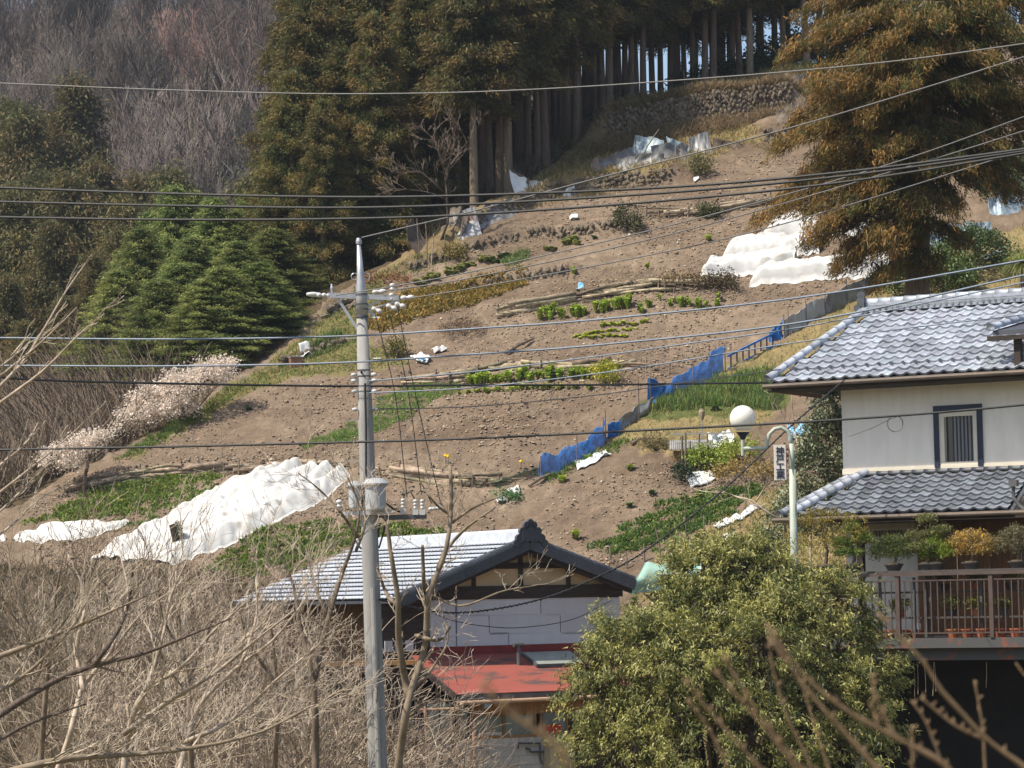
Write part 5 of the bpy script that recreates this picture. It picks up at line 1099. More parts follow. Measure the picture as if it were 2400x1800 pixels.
od.build('ridge_ornament', 'tile_dark', lh)
for pe, nm in ((le, 'left'), (re, 'right')):
    d = np.array(pe) - np.array(ap); o = np.array((0, 0, 1.))
    MB().bar(np.array(ap) + np.array((0, -.03, -.12)), np.array(pe) + np.array((0, -.03, -.12)), .06, .24).build('bargeboard', 'tile_dark', lh)
    MB().bar(np.array(ap) + np.array((0, .14, -.28)), np.array(pe) + np.array((0, .14, -.24)), .08, .16).build('barge_rafter', 'timber_dark', lh)
    n = 14
    for k in range(n):
        q0 = np.array(ap) + d * k / n; q1 = np.array(ap) + d * (k + 1.04) / n; MB().tube([q0 + np.array((0, .06, .03)), q1 + np.array((0, .06, .03))], [.075, .09], 8).build('verge_tile', 'tile_dark', lh)
# gable wall (pentagon) and timbers
zb_ = LH.hit(1200, 1402, 0)[2]; gl = LH.hit(1008, 1402, 0); gr = LH.hit(1452, 1402, 0)
sl_ = (ap[2] - le[2]) / (ap[0] - le[0]); sr_ = (ap[2] - re[2]) / (re[0] - ap[0])
zl = ap[2] - .2 - sl_ * (ap[0] - gl[0]); zr_ = ap[2] - .2 - sr_ * (gr[0] - ap[0])
mb = MB(); pts = [(gl[0], zb_), (gr[0], zb_), (gr[0], max(zb_ + .05, zr_)), (ap[0], ap[2] - .18), (gl[0], max(zb_ + .05, zl))]
n0 = len(mb.V); mb.V += [(x, 0.0, z) for x, z in pts] + [(x, .15, z) for x, z in pts]
mb.T += [(n0 + 0, n0 + 1, n0 + 2), (n0 + 0, n0 + 2, n0 + 3), (n0 + 0, n0 + 3, n0 + 4)]; mb.Q += [(n0 + 2, n0 + 7, n0 + 8, n0 + 3), (n0 + 3, n0 + 8, n0 + 9, n0 + 4)]
mb.build('gable_wall', 'cream', lh)
for (u0, v0, u1, v1) in ((1216, 1280, 1227, 1378), (1328, 1318, 1338, 1378), (1107, 1345, 1116, 1378), (1116, 1320, 1328, 1331), (1000, 1376, 1460, 1398)): pent(LH, 'timber', 'timber_dark', lh, u0, v0, u1, v1, -.05, .049)
PN = [(1009, 1402, 1068, 1520), (1072, 1402, 1266, 1439), (1269, 1402, 1400, 1439), (1403, 1402, 1452, 1439), (1072, 1443, 1145, 1482), (1148, 1443, 1312, 1482), (1315, 1443, 1452, 1482), (1072, 1486, 1191, 1514), (1194, 1486, 1452, 1514)]
for u0, v0, u1, v1 in PN: pent(LH, 'wall_panel', 'panel_white', lh, u0 - .9, v0 - 1.1, u1 + .9, v1 + 1.1, -.02, .05)
MB().box((gl[0] + .02, .031, LH.hit(1200, 1530, 0)[2] - 4.2), (gr[0], .2, zb_)).build('backing_wall', 'timber_dark', lh)
pent(LH, 'flashing', 'red_flash', lh, 1009, 1517, 1452, 1534, -.06, .055)
# side wall running back on the left
zg = -6.6; MB().box((gl[0] + .02, .2, zg), (gl[0] + .15, LY - .5, le[2] + .1)).build('side_wall', 'timber', lh)
gx = LH.hit(975, 1500, 0)[0]; MB().box((gx - .9, .1, zg), (gl[0], .22, le[2] - .1)).build('wing_wall', 'timber_dark', lh)
for k in range(3): x = gx - .8 + k * .28; MB().box((x, .06, LH.hit(1000, 1526, 0)[2]), (x + .2, .098, LH.hit(1000, 1500, 0)[2])).build('wing_panel', 'panel_white', lh)
MB().box((gl[0] - 2.6, -.3, LH.hit(900, 1600, 0)[2]), (gl[0], .1, LH.hit(900, 1582, 0)[2])).build('gallery_beam', 'timber_orange', lh)
# lean-to
ly_e = -2.3; A = LH.hit(965, 1536, -.02); E = LH.hit(1058, 1628, ly_e); xr_ = LH.hit(1500, 1600, -1)[0]
dy = ly_e + .02; dz = E[2] - A[2]; n = 8
lr = MB().hexa([(A[0], -.02, A[2] - .1), (A[0] + .05, ly_e, E[2] - .1), (xr_, ly_e, E[2] - .1), (xr_, -.02, A[2] - .1), (A[0], -.02, A[2] - .03), (A[0] + .05, ly_e, E[2] - .03), (xr_, ly_e, E[2] - .03), (xr_, -.02, A[2] - .03)]).build('lean_to_roof', 'timber_dark', lh)
for k in range(n):
    y0, y1 = -.02 + dy * k / n, -.02 + dy * (k + 1) / n; z0, z1 = A[2] + dz * k / n, A[2] + dz * (k + 1) / n
    MB().hexa([(A[0] - .03, y0, z0 - .02), (A[0] - .03, y1 + .006, z1 - .02), (xr_, y1 + .006, z1 - .02), (xr_, y0, z0 - .02), (A[0] - .03, y0, z0), (A[0] - .03, y1 + .006, z1), (xr_, y1 + .006, z1), (xr_, y0, z0)]).build('roof_strip', 'red_roof', lr)
MB().box((A[0] - .05, ly_e - .03, E[2] - .16), (xr_, ly_e - .001, E[2] - .035)).build('eave_board', 'dark_steel', lr)
MB().bar((A[0] - .06, 0, A[2] - .08), (A[0] - .06, ly_e, E[2] - .08), .05, .16).build('verge_board', 'timber_dark', lr)
MB().tube([(A[0] + .0, ly_e - .09, E[2] - .2), (xr_, ly_e - .09, E[2] - .17)], .05, 10).build('gutter', 'gutter_light', lh)
hp = LH.hit(1140, 1655, ly_e - .05); dp = LH.hit(1110, 1690, ly_e + .3); MB().box(hp + np.array((-.08, -.06, -.05)), hp + np.array((.08, .06, .16))).build('rain_head', 'tin_rust', lh)
MB().tube([hp, (dp[0], ly_e + .3, dp[2]), (dp[0] + .02, ly_e + .3, -5.2)], .045, 8).build('downpipe', 'downpipe', lh)
ch = LH.hit(1216, 1560, -.75); MB().tube([ch - np.array((0, 0, .1)), ch + np.array((0, 0, .5))], .05, 10).tube([ch + np.array((-.14, 0, .5)), ch + np.array((.14, 0, .5))], .055, 10).build('flue_pipe', 'dark_steel', lh)
s0 = LH.hit(1226, 1538, -.25); zslope = dz / dy
def on_roof(x, y, up): return (x, y, A[2] + zslope * (y + .02) + up)
sx0, sx1 = s0[0], s0[0] + 1.35
MB().hexa([on_roof(sx0, -.95, .02), on_roof(sx1, -.95, .02), on_roof(sx1, -.2, .02), on_roof(sx0, -.2, .02), on_roof(sx0, -.95, .07), on_roof(sx1, -.95, .07), on_roof(sx1, -.2, .07), on_roof(sx0, -.2, .07)]).build('skylight', 'glass_green', lr)
MB().bar(on_roof(sx0 - .03, -.98, .05), on_roof(sx1, -.98, .05), .05, .08).bar(on_roof(sx0 - .03, -.98, .05), on_roof(sx0 - .03, -.17, .05), .05, .08).build('skylight_frame', 'dark_steel', lr)
# wall under the lean-to
wy = -1.9
def R2(name, mat, u0, v0, u1, v1, ly=wy, dep=.08, par=None): return pent(LH, name, mat, par or lh, u0, v0, u1, v1, ly, dep)
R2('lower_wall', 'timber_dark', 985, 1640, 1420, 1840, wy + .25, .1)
R2('head_beam', 'timber_brightened', 1102, 1642, 1400, 1665, wy - .02, .1)
wd = R2('window', 'timber_brightened', 1110, 1665, 1270, 1672, wy - .01, .1)
for r_ in ((1110, 1672, 1114, 1728), (1179, 1672, 1184, 1728), (1252, 1672, 1258, 1728), (1266, 1650, 1272, 1728), (1328, 1650, 1334, 1800), (1112, 1727, 1270, 1734)): R2('frame', 'timber_brightened', *r_, wy - .01, .08, wd)
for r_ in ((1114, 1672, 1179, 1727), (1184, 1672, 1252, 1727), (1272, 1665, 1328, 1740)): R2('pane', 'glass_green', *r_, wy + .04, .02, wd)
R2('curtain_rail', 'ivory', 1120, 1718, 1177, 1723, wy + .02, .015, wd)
dr = R2('sliding_door', 'glass_green', 1003, 1650, 1030, 1738, wy + .02, .04); R2('door_leaf', 'glass_green', 1033, 1650, 1060, 1738, wy + .0, .04, dr); R2('door_base', 'curtain', 1003, 1741, 1030, 1830, wy + .02, .04, dr); R2('door_base', 'curtain', 1033, 1741, 1061, 1830, wy + .0, .04, dr)
for r_ in ((1062, 1645, 1068, 1830), (1098, 1645, 1106, 1735), (997, 1645, 1002, 1830)): R2('post', 'timber_dark', *r_, wy - .03, .1)
sw = R2('side_window', 'glass_green', 1070, 1645, 1083, 1728, wy + .03, .02); R2('pane', 'glass_green', 1085, 1645, 1096, 1728, wy + .03, .02, sw)
for k in range(6):
    u = 955 + k * 7; R2('siding', 'tin', u, 1690, u + 5, 1830, wy + .1, .05)
# concrete blocks
bx0 = LH.hit(1068, 1736, wy - .03); bx1 = LH.hit(1282, 1736, wy - .03); zt_ = bx0[2]; hb, wb = .215, .42
for r in range(6):
    x = bx0[0] - (r % 2) * wb * .5
    while x < bx1[0] - .03:
        xa, xb = max(x, bx0[0]), min(x + wb - .008, bx1[0])
        if xb - xa > .06: MB().box((xa, wy - .04 + random.uniform(0, .006), zt_ - (r + 1) * hb + .008), (xb, wy + .15, zt_ - r * hb)).build('block', 'block', lh)
        x += wb
MB().box((bx0[0] + .01, wy - .028, zt_ - 6 * hb), (bx1[0], wy + .12, zt_ - .02)).build('mortar', 'concrete', lh)
pp = lambda u, v: LH.hit(u, v, wy - .09)
MB().tube([pp(1214, 1755), pp(1216, 1742), pp(1266, 1742), pp(1266, 1775), pp(1270, 1790)], .022, 8).tube([pp(1232, 1754), pp(1242, 1756), pp(1244, 1762), pp(1282, 1762)], .022, 8).build('water_pipe', 'dark_steel', lh)
m0 = LH.hit(1274, 1722, wy - .12); t = thing('mailbox', 'red metal mailbox on the beige cabinet', 'mailbox', LH.world(m0), LH.yaw); mw = LH.hit(1309, 1722, wy - .12)[0] - m0[0]
MB().box((0, -.12, .0), (mw, .1, .20)).build('body', 'mailbox', t); MB().box((-.01, -.14, .20), (mw + .01, .1, .23)).build('lid', 'mailbox', t); MB().lathe([(0, -.01), (.015, -.01), (.015, .01), (0, .01)], (mw / 2, -.128, .12), 8, 'y').build('lock', 'steel', t)
c0 = LH.hit(1280, 1723, wy - .2); c1_ = LH.hit(1337, 1723, wy - .2); t = thing('cabinet', 'beige metal cabinet against the block wall', 'cabinet', LH.world((c0[0], wy - .2, -6.5)), LH.yaw); cw = c1_[0] - c0[0]; chh = c0[2] + 6.5
MB().box((0, -.2, 0), (cw, .14, chh)).build('body', 'cabinet', t); MB().box((cw * .45, -.215, chh - .17), (cw * .9, -.2, chh - .12)).build('handle_slot', 'navy', t)
g0, g1 = LH.hit(978, 1664, wy - .5), LH.hit(1075, 1661, wy - .5); o = obj('bamboo_pole', MB().tube([g0, g1], .035, 8).mesh('bamboo_pole', g0), 'gutter_light', loc=LH.world(g0), rot=(0, 0, LH.yaw)); tag(o, 'pale bamboo drying pole hung under the lean-to eave', 'pole')
g0 = LH.hit(996, 1650, wy - .6); o = obj('conduit_pipe', MB().tube([(0, 0, 0), (.03, 0, -3)], .03, 8).mesh('conduit_pipe'), 'downpipe', loc=LH.world(g0), rot=(0, 0, LH.yaw)); tag(o, 'thin brown upright pipe left of the sliding door', 'pipe')
# shed behind the thicket at the lower left of the house
b = P(760, 1800, 68.); b[2] = -6.5; t = thing('shed', 'grey weathered shed wall seen through the twigs left of the pole', 'shed', b, math.radians(8))
for k in range(16): MB().box((-2.0 + k * .25, 0, 0), (-1.77 + k * .25, .05 + .02 * (k % 2), 5.0)).build('plank', 'timber_dark' if k % 3 else 'stake', t)
MB().box((-2.2, -.25, 4.98), (2.2, .3, 5.08)).build('eave', 'timber_brightened', t); MB().box((-2.1, -.06, 2.6), (2.1, -.005, 2.75)).build('ledge', 'timber_brightened', t)
MB().tube([(-2.3, -.4, 3.9), (-.2, -.45, 3.72)], .025, 8).build('rail_pipe', 'white_sheet', t)
# green tarp
p = G([(1478, 1385), (1620, 1370)]); b = P(1478, 1392, 79.5); e = P(1640, 1375, 80.5); tp0 = P(1512, 1322, 80.2); tp1 = P(1650, 1312, 81.)
A_t = catmull([b, b + np.array((.1, 0, .35)), tp0], 12); B_t = catmull([e, e + np.array((0, 0, .35)), tp1], 12); s = np.linspace(0, 1, 24)[:, None, None]
Gd = A_t[None] * (1 - s) + B_t[None] * s; back = tp0 + np.array((0, 1.6, -.5)); ex = np.stack([Gd[:, -1] + np.array((0, .5 * k, -.05 * k * k)) for k in range(1, 5)], 1); Gd = np.concatenate([Gd, ex], 1)
Gd[..., 2] += vnoise(Gd[..., 0] * 3, Gd[..., 2] * 3) * .14; Gd[..., 1] += vnoise(Gd[..., 0] * 4 + 9, Gd[..., 2] * 2) * .25
o = obj('tarp', MB().sheet(Gd, .01).mesh('tarp', b, smooth=True), 'tarp_green', loc=b); tag(o, 'pale green tarp over a heap right of the gabled house', 'tarp')
# ------------------------------------------------------------------ utility pole
PY = 52.0
pb_ = P(886, 1810, PY); pole_base = np.array((pb_[0] + .06, PY, -6.5))
def pp_(u, v): return P(u, v, PY)
up = wthing('utility_pole', 'tall grey concrete utility pole with crossarms and transformers', 'utility pole', pole_base)
ax = lambda v: 848 + (v - 730) * (886 - 848) / (1810 - 730)      # pole centre column at picture row v
def pc(v): return pp_(ax(v), v)
MB().tube([pole_base, pc(1810), pc(1300), pc(1000), pc(740)], [.19, .172, .152, .135, .098], 20).build('shaft', 'concrete', up, smooth=True)
q0, q1, q2, q3 = pc(742), pc(690), pc(655), pp_(841, 572)
MB().tube([q0, q1, q2, q3], [.112, .10, .072, .036], 14).build('top_extension', 'steel', up, smooth=True)
MB().tube([q3, pp_(841, 566), pp_(841, 558)], [.05, .055, .04], 12).build('cap', 'steel', up)
for s in (-1, 1):
    c = pp_(845 + s * 14, 648); MB().tube([c + np.array((.06 * math.cos(a), 0, .06 * math.sin(a))) for a in np.linspace(0, 6.28, 14)], .008, 5, False).build('ring', 'steel', up)
for v in (690, 713, 725, 742, 868, 882, 905, 918, 935, 960, 972, 1000, 1015, 1090, 1235, 1282, 1350): MB().tube([pc(v) - np.array((0, 0, .012)), pc(v) + np.array((0, 0, .012))], .162 - .045 * (1810 - v) / 1100, 18).build('band', 'dark_steel', up)
for i, v in enumerate(range(745, 1350, 48)):
    c = pc(v); s = -1 if i % 2 else 1; MB().tube([c, c + np.array((s * .32, -.05, 0))], .009, 6).build('step_bolt', 'steel', up)
def insul(par, p, d, n=2, r=.048, L=.26):
    d = np.array(d, float); d /= np.linalg.norm(d); prof = []
    pts = [p + d * t for t in np.linspace(0, L, n * 4 + 1)]; rr = [.02] + [x for _ in range(n) for x in (r * .9, r, r * .85, .025)]
    return MB().tube(pts, rr, 10).build('insulator', 'porcelain', par, smooth=True)
ca0, ca1 = pp_(768, 692), pp_(935, 699)
MB().bar(ca0, ca1, .09, .09).build('crossarm', 'steel', up)
MB().bar(pp_(792, 700), pp_(838, 772), .03, .05).build('brace', 'steel', up); MB().bar(pp_(846, 715), pp_(880, 742), .03, .05).build('brace', 'steel', up)
for k, (a, b) in enumerate((((858, 718), (912, 698)), ((858, 726), (930, 706)), ((858, 718), (858, 726)))): MB().bar(pp_(*a), pp_(*b), .03, .03).build('bracket', 'steel', up)
for (u, v, dx, n) in ((776, 693, -1, 3), (872, 685, 1, 2), (938, 699, 1, 2), (752, 691, -1, 1)): insul(up, pp_(u, v), (dx, -.15, .05), n)
for (u, v) in ((920, 682), (918, 705)): insul(up, pp_(u, v), (0, 0, 1), 2, .055, .14)
for (u, v) in ((870, 722), (905, 715), (925, 710)): insul(up, pp_(u, v), (.8, -.2, -.35), 2, .05, .22)
MB().tube([pp_(779, 690), pp_(778, 675), pp_(777, 665)], [.02, .03, .012], 8).build('arrester', 'steel', up)
for i, v in enumerate((879, 893, 918, 960)):
    for s in (-1, 1): insul(up, pc(v) + np.array((s * .13, -.06, 0)), (s, -.2, 0), 1, .04, .10)
MB().tube([pc(870) + np.array((-.05, -.15, 0)), pp_(852, 885), pp_(858, 905), pp_(872, 908)], .02, 6).build('cable', 'wire_dark', up)
MB().tube([pc(900) + np.array((.02, -.17, 0)), pc(1000) + np.array((.01, -.17, 0)), pc(1120) + np.array((-.02, -.2, 0))], .022, 6).build('cable', 'wire_dark', up)
# transformers
def transformer(u, v0, v1, r, dy, lab):
    b = pp_(u, v1) + np.array((0, dy, 0)); h = (v1 - v0) * PY / F
    o = MB().lathe([(0, 0), (r * .95, 0), (r, h * .05), (r, h * .72), (r * 1.05, h * .74), (r * 1.32, h * .78), (r * 1.32, h * .82), (r * .92, h * .95), (0, h)], b, 22).build('transformer', 'transformer', up)
    for a in range(4):
        an = -2.6 + a * .7; MB().tube([b + np.array((r * math.cos(an), r * math.sin(an), h * .74)), b + np.array((r * 1.5 * math.cos(an), r * 1.5 * math.sin(an), h * .68))], [.04, .05], 8).build('bushing', 'porcelain', o)
    MB().box(b + np.array((-.03, -r - .02, h * .62)), b + np.array((.03, -r + .03, h * .66))).build('plate', 'mailbox', o)
    return o
transformer(883, 1121, 1198, .185, -.34, ''); transformer(834, 1127, 1192, .12, -.12, '')
MB().bar(pp_(806, 1205), pp_(922, 1200) + np.array((0, -.3, 0)), .1, .08).build('platform', 'steel', up)
MB().bar(pp_(884, 1214), pp_(1000, 1210), .06, .09).build('lower_crossarm', 'dark_steel', up)
for (u, v) in ((945, 1205), (974, 1207), (990, 1207)):
    MB().box(pp_(u, v) + np.array((-.05, -.05, 0)), pp_(u, v) + np.array((.05, .05, .1))).build('cutout_base', 'porcelain', up); insul(up, pp_(u, v) + np.array((0, 0, .1)), (0, 0, 1), 3, .045, .18)
insul(up, pp_(1004, 1194), (1, -.1, .12), 3, .04, .24); insul(up, pp_(795, 1192), (0, 0, 1), 2, .06, .16)
MB().tube([pp_(838, 1215), pp_(834, 1228), pp_(845, 1236), pp_(862, 1232)], .016, 6).tube([pp_(858, 1210), pp_(858, 1228), pp_(864, 1238), pp_(870, 1210)], .016, 6).build('cable', 'wire_grey', up)
MB().tube([pp_(905, 1180), pp_(925, 1195), pp_(945, 1202)], .02, 6).tube([pp_(945, 1172), pp_(948, 1158), pp_(962, 1152), pp_(972, 1170)], .014, 6).tube([pp_(976, 1160), pp_(985, 1150), pp_(1000, 1155), pp_(1012, 1180)], .012, 6).build('cable', 'wire_dark', up)
MB().tube([pp_(890, 1225), pp_(885, 1260), pp_(865, 1290), pp_(845, 1285), pp_(835, 1270)], .02, 6).build('cable', 'wire_dark', up)
MB().tube([pp_(905, 1210), pp_(900, 1245), pp_(888, 1285)], .018, 6).build('cable', 'wire_dark', up)
MB().tube([pp_(876, 1378) + np.array((0, -.22, 0)), pp_(890, 1830) + np.array((0, -.22, 0))], .055, 10).build('conduit', 'concrete', up)
MB().tube([pp_(886, 1705) + np.array((0, -.22, 0)), pp_(884, 1640) + np.array((0, -.26, 0)), pp_(890, 1560) + np.array((0, -.24, 0))], .02, 6).build('cable', 'wire_grey', up)

# ------------------------------------------------------------------ wires
def wire(label, pts, y0, y1, r, mat, n=60, twist=False):
    pts = np.array(pts, float); c = catmull(pts, n); u0, u1 = c[0, 0], c[-1, 0]
    W_ = [P(u, v, y0 + (y1 - y0) * (u - u0) / (u1 - u0 + 1e-9)) for u, v in c]
    mb = MB().tube(W_, r, 5)
    if twist: mb.tube([w + np.array((0, -r * 1.6 * math.cos(i * 2.4), r * 1.6 * math.sin(i * 2.4))) for i, w in enumerate(catmull(W_, n * 4))], r * .7, 4)
    o = obj('wire', mb.mesh('wire', W_[0]), mat, loc=W_[0]); return tag(o, label, 'wire')
wire('highest thin grey wire crossing above the cedar trunks', [(-60, 193), (0, 195), (400, 211), (800, 220), (1200, 212), (1700, 180), (2100, 143), (2460, 94)], 52, 42, .011, 'wire_grey')
wire('wire rising from the pole top towards the upper right', [(848, 557), (1100, 497), (1400, 418), (1660, 351), (1940, 275), (2460, 115)], 52, 44, .013, 'wire_grey')
wire('uppermost of three thick cables crossing the upper field', [(-60, 437), (0, 440), (400, 454), (800, 462), (1100, 458), (1600, 437), (2000, 401), (2460, 342)], 50, 42, .021, 'wire_dark')
wire('middle one of three thick cables crossing the upper field', [(-60, 470), (0, 473), (400, 482), (800, 487), (1100, 479), (1600, 449), (2000, 410), (2460, 346)], 50, 42, .021, 'wire_dark')
wire('lowest of three thick cables crossing the upper field', [(-60, 507), (0, 509), (400, 515), (800, 513), (1100, 503), (1600, 467), (2000, 424), (2460, 350)], 50, 42, .021, 'wire_dark')
wire('upper of three thin lines from the crossarm to the right', [(788, 692), (917, 672), (1100, 638), (1600, 521), (2100, 380), (2460, 252)], 51.8, 44, .011, 'wire_grey')
wire('middle of three thin lines from the crossarm to the right', [(899, 683), (1100, 652), (1600, 542), (2178, 376), (2460, 288)], 51.8, 44, .011, 'wire_grey')
wire('lower of three thin lines from the crossarm to the right', [(968, 698), (1100, 677), (1600, 582), (1889, 510), (2370, 362), (2460, 330)], 51.8, 44, .011, 'wire_grey')
wire('bluish wire crossing just below the crossarm', [(-60, 792), (0, 792), (400, 795), (800, 788), (1100, 771), (1400, 749), (1900, 694), (2460, 600)], 51, 44, .016, 'wire_blue')
wire('bluish wire crossing below the heap of brush', [(-60, 858), (0, 857), (400, 858), (800, 850), (1100, 831), (1400, 809), (1900, 752), (2460, 632)], 51, 44, .016, 'wire_blue')
wire('thin blue wire from the pole to above the long log barrier', [(865, 893), (1100, 872), (1400, 835), (1600, 807), (1900, 763), (2460, 650)], 51.8, 46, .012, 'wire_blue')
wire('thin blue wire from the pole over the row of greens', [(866, 921), (1100, 909), (1425, 872), (1900, 798), (2460, 730)], 51.8, 47, .011, 'wire_blue')
wire('thin pale wire from the pole to the eave of the tiled house', [(868, 959), (1100, 953), (1389, 927), (1600, 897), (1830, 866)], 51.8, 62, .011, 'wire_grey')
wire('upper thick black cable crossing behind the seedlings', [(-60, 880), (100, 891), (400, 899), (800, 905), (1100, 903), (1400, 902), (1800, 897)], 50.5, 63, .022, 'wire_dark')
wire('lower thick black cable passing in front of the round lamp', [(-60, 1056), (119, 1052), (400, 1047), (800, 1037), (1100, 1028), (1600, 1004), (1900, 988), (2200, 967), (2460, 943)], 50.5, 46, .020, 'wire_dark')
wire('twisted service cable dropping from the tiled house to the pole', [(1980, 890), (1860, 993), (1687, 1155), (1499, 1300), (1380, 1362), (1289, 1398), (1180, 1424), (1072, 1436), (1000, 1430), (888, 1405)], 63.5, 51.8, .017, 'wire_dark', 70, True)
wire('slack thin cable hanging across the white wall panels', [(1020, 1440), (1063, 1455), (1140, 1468), (1220, 1471), (1340, 1452), (1432, 1408)], 60, 66, .010, 'wire_dark')
wire('short thin line from the tiled house wall to the black cable', [(1990, 1023), (2040, 1005), (2085, 983), (2100, 978)], 63, 49, .008, 'wire_grey', 20)
for i, (a, b, c) in enumerate((((878, 731), (925, 920), (954, 1165)), ((911, 728), (955, 910), (988, 1160)), ((931, 717), (975, 930), (1034, 1185)))): wire(['left', 'middle', 'right'][i] + ' one of three jumper wires hanging from crossarm to lower arm', [a, b, c], 51.8, 51.7, .009, 'wire_dark', 20)
c = [P(2098 + 18 * math.cos(a), 993 + 19 * math.sin(a), 48.3) for a in np.linspace(0, 6.28, 20)]; o = obj('wire_coil', MB().tube(c, .009, 5, False).mesh('wire_coil', c[0]), 'wire_grey', loc=c[0]); tag(o, 'small loop of spare wire hanging from the black cable', 'wire coil')

# ------------------------------------------------------------------ lamp with sign
LYy = 62.0; lp = lambda u, v: P(u, v, LYy)
b = lp(1862, 1320); base = np.array((b[0] + .12, LYy, -6.5))
lm = wthing('street_lamp', 'pale green arched lamp post with a round white globe', 'street lamp', base)
MB().tube([base, lp(1862, 1320), lp(1857, 1100)], [.085, .085, .075], 14).tube([lp(1857, 1110), lp(1855, 1040)], [.06, .055], 12).build('post', 'lamp_green', lm, smooth=True)
MB().tube([lp(1855, 1050), lp(1853, 1025), lp(1845, 1010), lp(1830, 1002), lp(1815, 1006), lp(1803, 1018), lp(1798, 1035), lp(1797, 1050), lp(1790, 1051), lp(1742, 1051)], .045, 10).build('arch_arm', 'lamp_green', lm, smooth=True)
MB().tube([lp(1741, 1068), lp(1741, 1025)], .04, 10).build('stem', 'lamp_green', lm)
MB().tube([lp(1741, 1030), lp(1741, 1022), lp(1741, 1013)], [.05, .08, .15], 16).build('globe_holder', 'navy', lm)
gc = lp(1741, 981); gr_ = 31 * LYy / F; prof = [(gr_ * math.cos(a), gr_ * math.sin(a)) for a in np.linspace(-1.15, math.pi / 2, 16)]; MB().lathe(prof, gc, 28).build('globe', 'globe', lm, smooth=True)
MB().tube([lp(1858, 1112), lp(1852, 1112), lp(1846, 1114)], .02, 6).build('clamp', 'dark_steel', lm)
s0, s1 = lp(1813, 1043), lp(1845, 1125)
sg = wthing('hanging_sign', 'narrow white vertical sign board with four dark characters beside the lamp post', 'sign', np.array((s0[0], LYy, s1[2])))
MB().box((s0[0], LYy - .04, s1[2]), (s1[0] - .02, LYy + .02, s0[2])).build('board', 'sign_white', sg); MB().box((s1[0] - .02, LYy - .04, s1[2]), (s1[0], LYy + .02, s0[2])).build('edge', 'sign_edge', sg)
MB().bar((s1[0], LYy - .01, s0[2] - .1), (lp(1856, 1050)[0], LYy - .01, s0[2] - .1), .02, .02).bar((s1[0], LYy - .01, s1[2] + .1), (lp(1857, 1112)[0], LYy - .01, s1[2] + .1), .02, .02).build('bracket', 'dark_steel', sg)
for i, chx in enumerate('神戸工業'):
    cu = bpy.data.curves.new('character', 'FONT'); cu.body = chx; cu.size = .185; cu.align_x = 'CENTER'; cu.align_y = 'CENTER'; cu.extrude = .004; cu.offset = .0035; cu.resolution_u = 3
    to = bpy.data.objects.new('character', cu); COL.objects.link(to); dg = bpy.context.evaluated_depsgraph_get(); me = bpy.data.meshes.new_from_object(to.evaluated_get(dg)); bpy.data.objects.remove(to)
    vv = np.zeros(len(me.vertices) * 3, np.float32); me.vertices.foreach_get('co', vv); vv = vv.reshape(-1, 3); me.transform(Matrix.Translation(-Vector(((vv[:, 0].min() + vv[:, 0].max()) / 2, (vv[:, 1].min() + vv[:, 1].max()) / 2, 0))))
    z = s0[2] - (s0[2] - s1[2]) * (.17 + i * .225)
    obj('character', me, 'ink', sg, loc=((s0[0] + s1[0] - .02) / 2 - sg.location[0], -.046, z - sg.location[2]), rot=(math.pi / 2, 0, 0))

# ------------------------------------------------------------------ evergreen understory below the cedars
for i, (u, bk, r, h) in enumerate([(1640, 3, 1.2, 1.7), (1690, 4.5, 1.3, 2.0), (1730, 3, 1.2, 1.8), (1770, 5, 1.3, 2.2), (1820, 3.5, 1.4, 2.2), (1870, 3, 1.4, 2.4), (1925, 3, 1.5, 2.6), (1985, 3, 1.5, 2.6), (2050, 3, 1.6, 2.6), (1480, 3.5, .9, 1.1), (1440, 5, 1.0, 1.3), (1390, 5, 1.0, 1.3), (1340, 6, 1.1, 1.5), (1290, 7, 1.2, 1.8), (1240, 8, 1.3, 2.0), (1180, 8, 1.3, 2.2), (1120, 8, 1.4, 2.4), (1580, 4, .7, .6), (2120, 3, 1.6, 2.6), (2200, 3, 1.6, 2.6), (1800, 7, 1.6, 3.4), (1660, 7.5, 1.5, 2.6), (1900, 7, 1.6, 3.6), (1720, 8, 1.6, 3.2), (1470, 8, 1.2, 1.7)]):
    b = at_crest(u, bk); dark = u > 1600 or u < 1100
    V, Q, K = leaf_cloud([(0, 0, h * .5, r, r * .8, h * .5), (r * .5, .2, h * .4, r * .6, r * .6, h * .4), (-r * .5, -.2, h * .35, r * .6, r * .6, h * .35)], 90, 30, .2, .08, (.035, .06, .02) if dark else (.10, .09, .05), (.09, .13, .04) if dark else (.24, .20, .12), 1500 + i, .2, .7, .25)
    t = thing('understory_bush', 'understory bush beneath the cedars, %s' % ('dark green, above the tall stone wall' if u > 1600 else 'brownish, among the bare trunks'), 'bush', b, 0, 'understory %s' % ('dark' if u > 1600 else 'brown'))
    obj('foliage', mesh_np('foliage', V, Q, col=K), 'leaf', t); MB().tube([(0, 0, -.2), (0, 0, h * .6)], [.04, .02], 5).build('stem', 'bark', t)

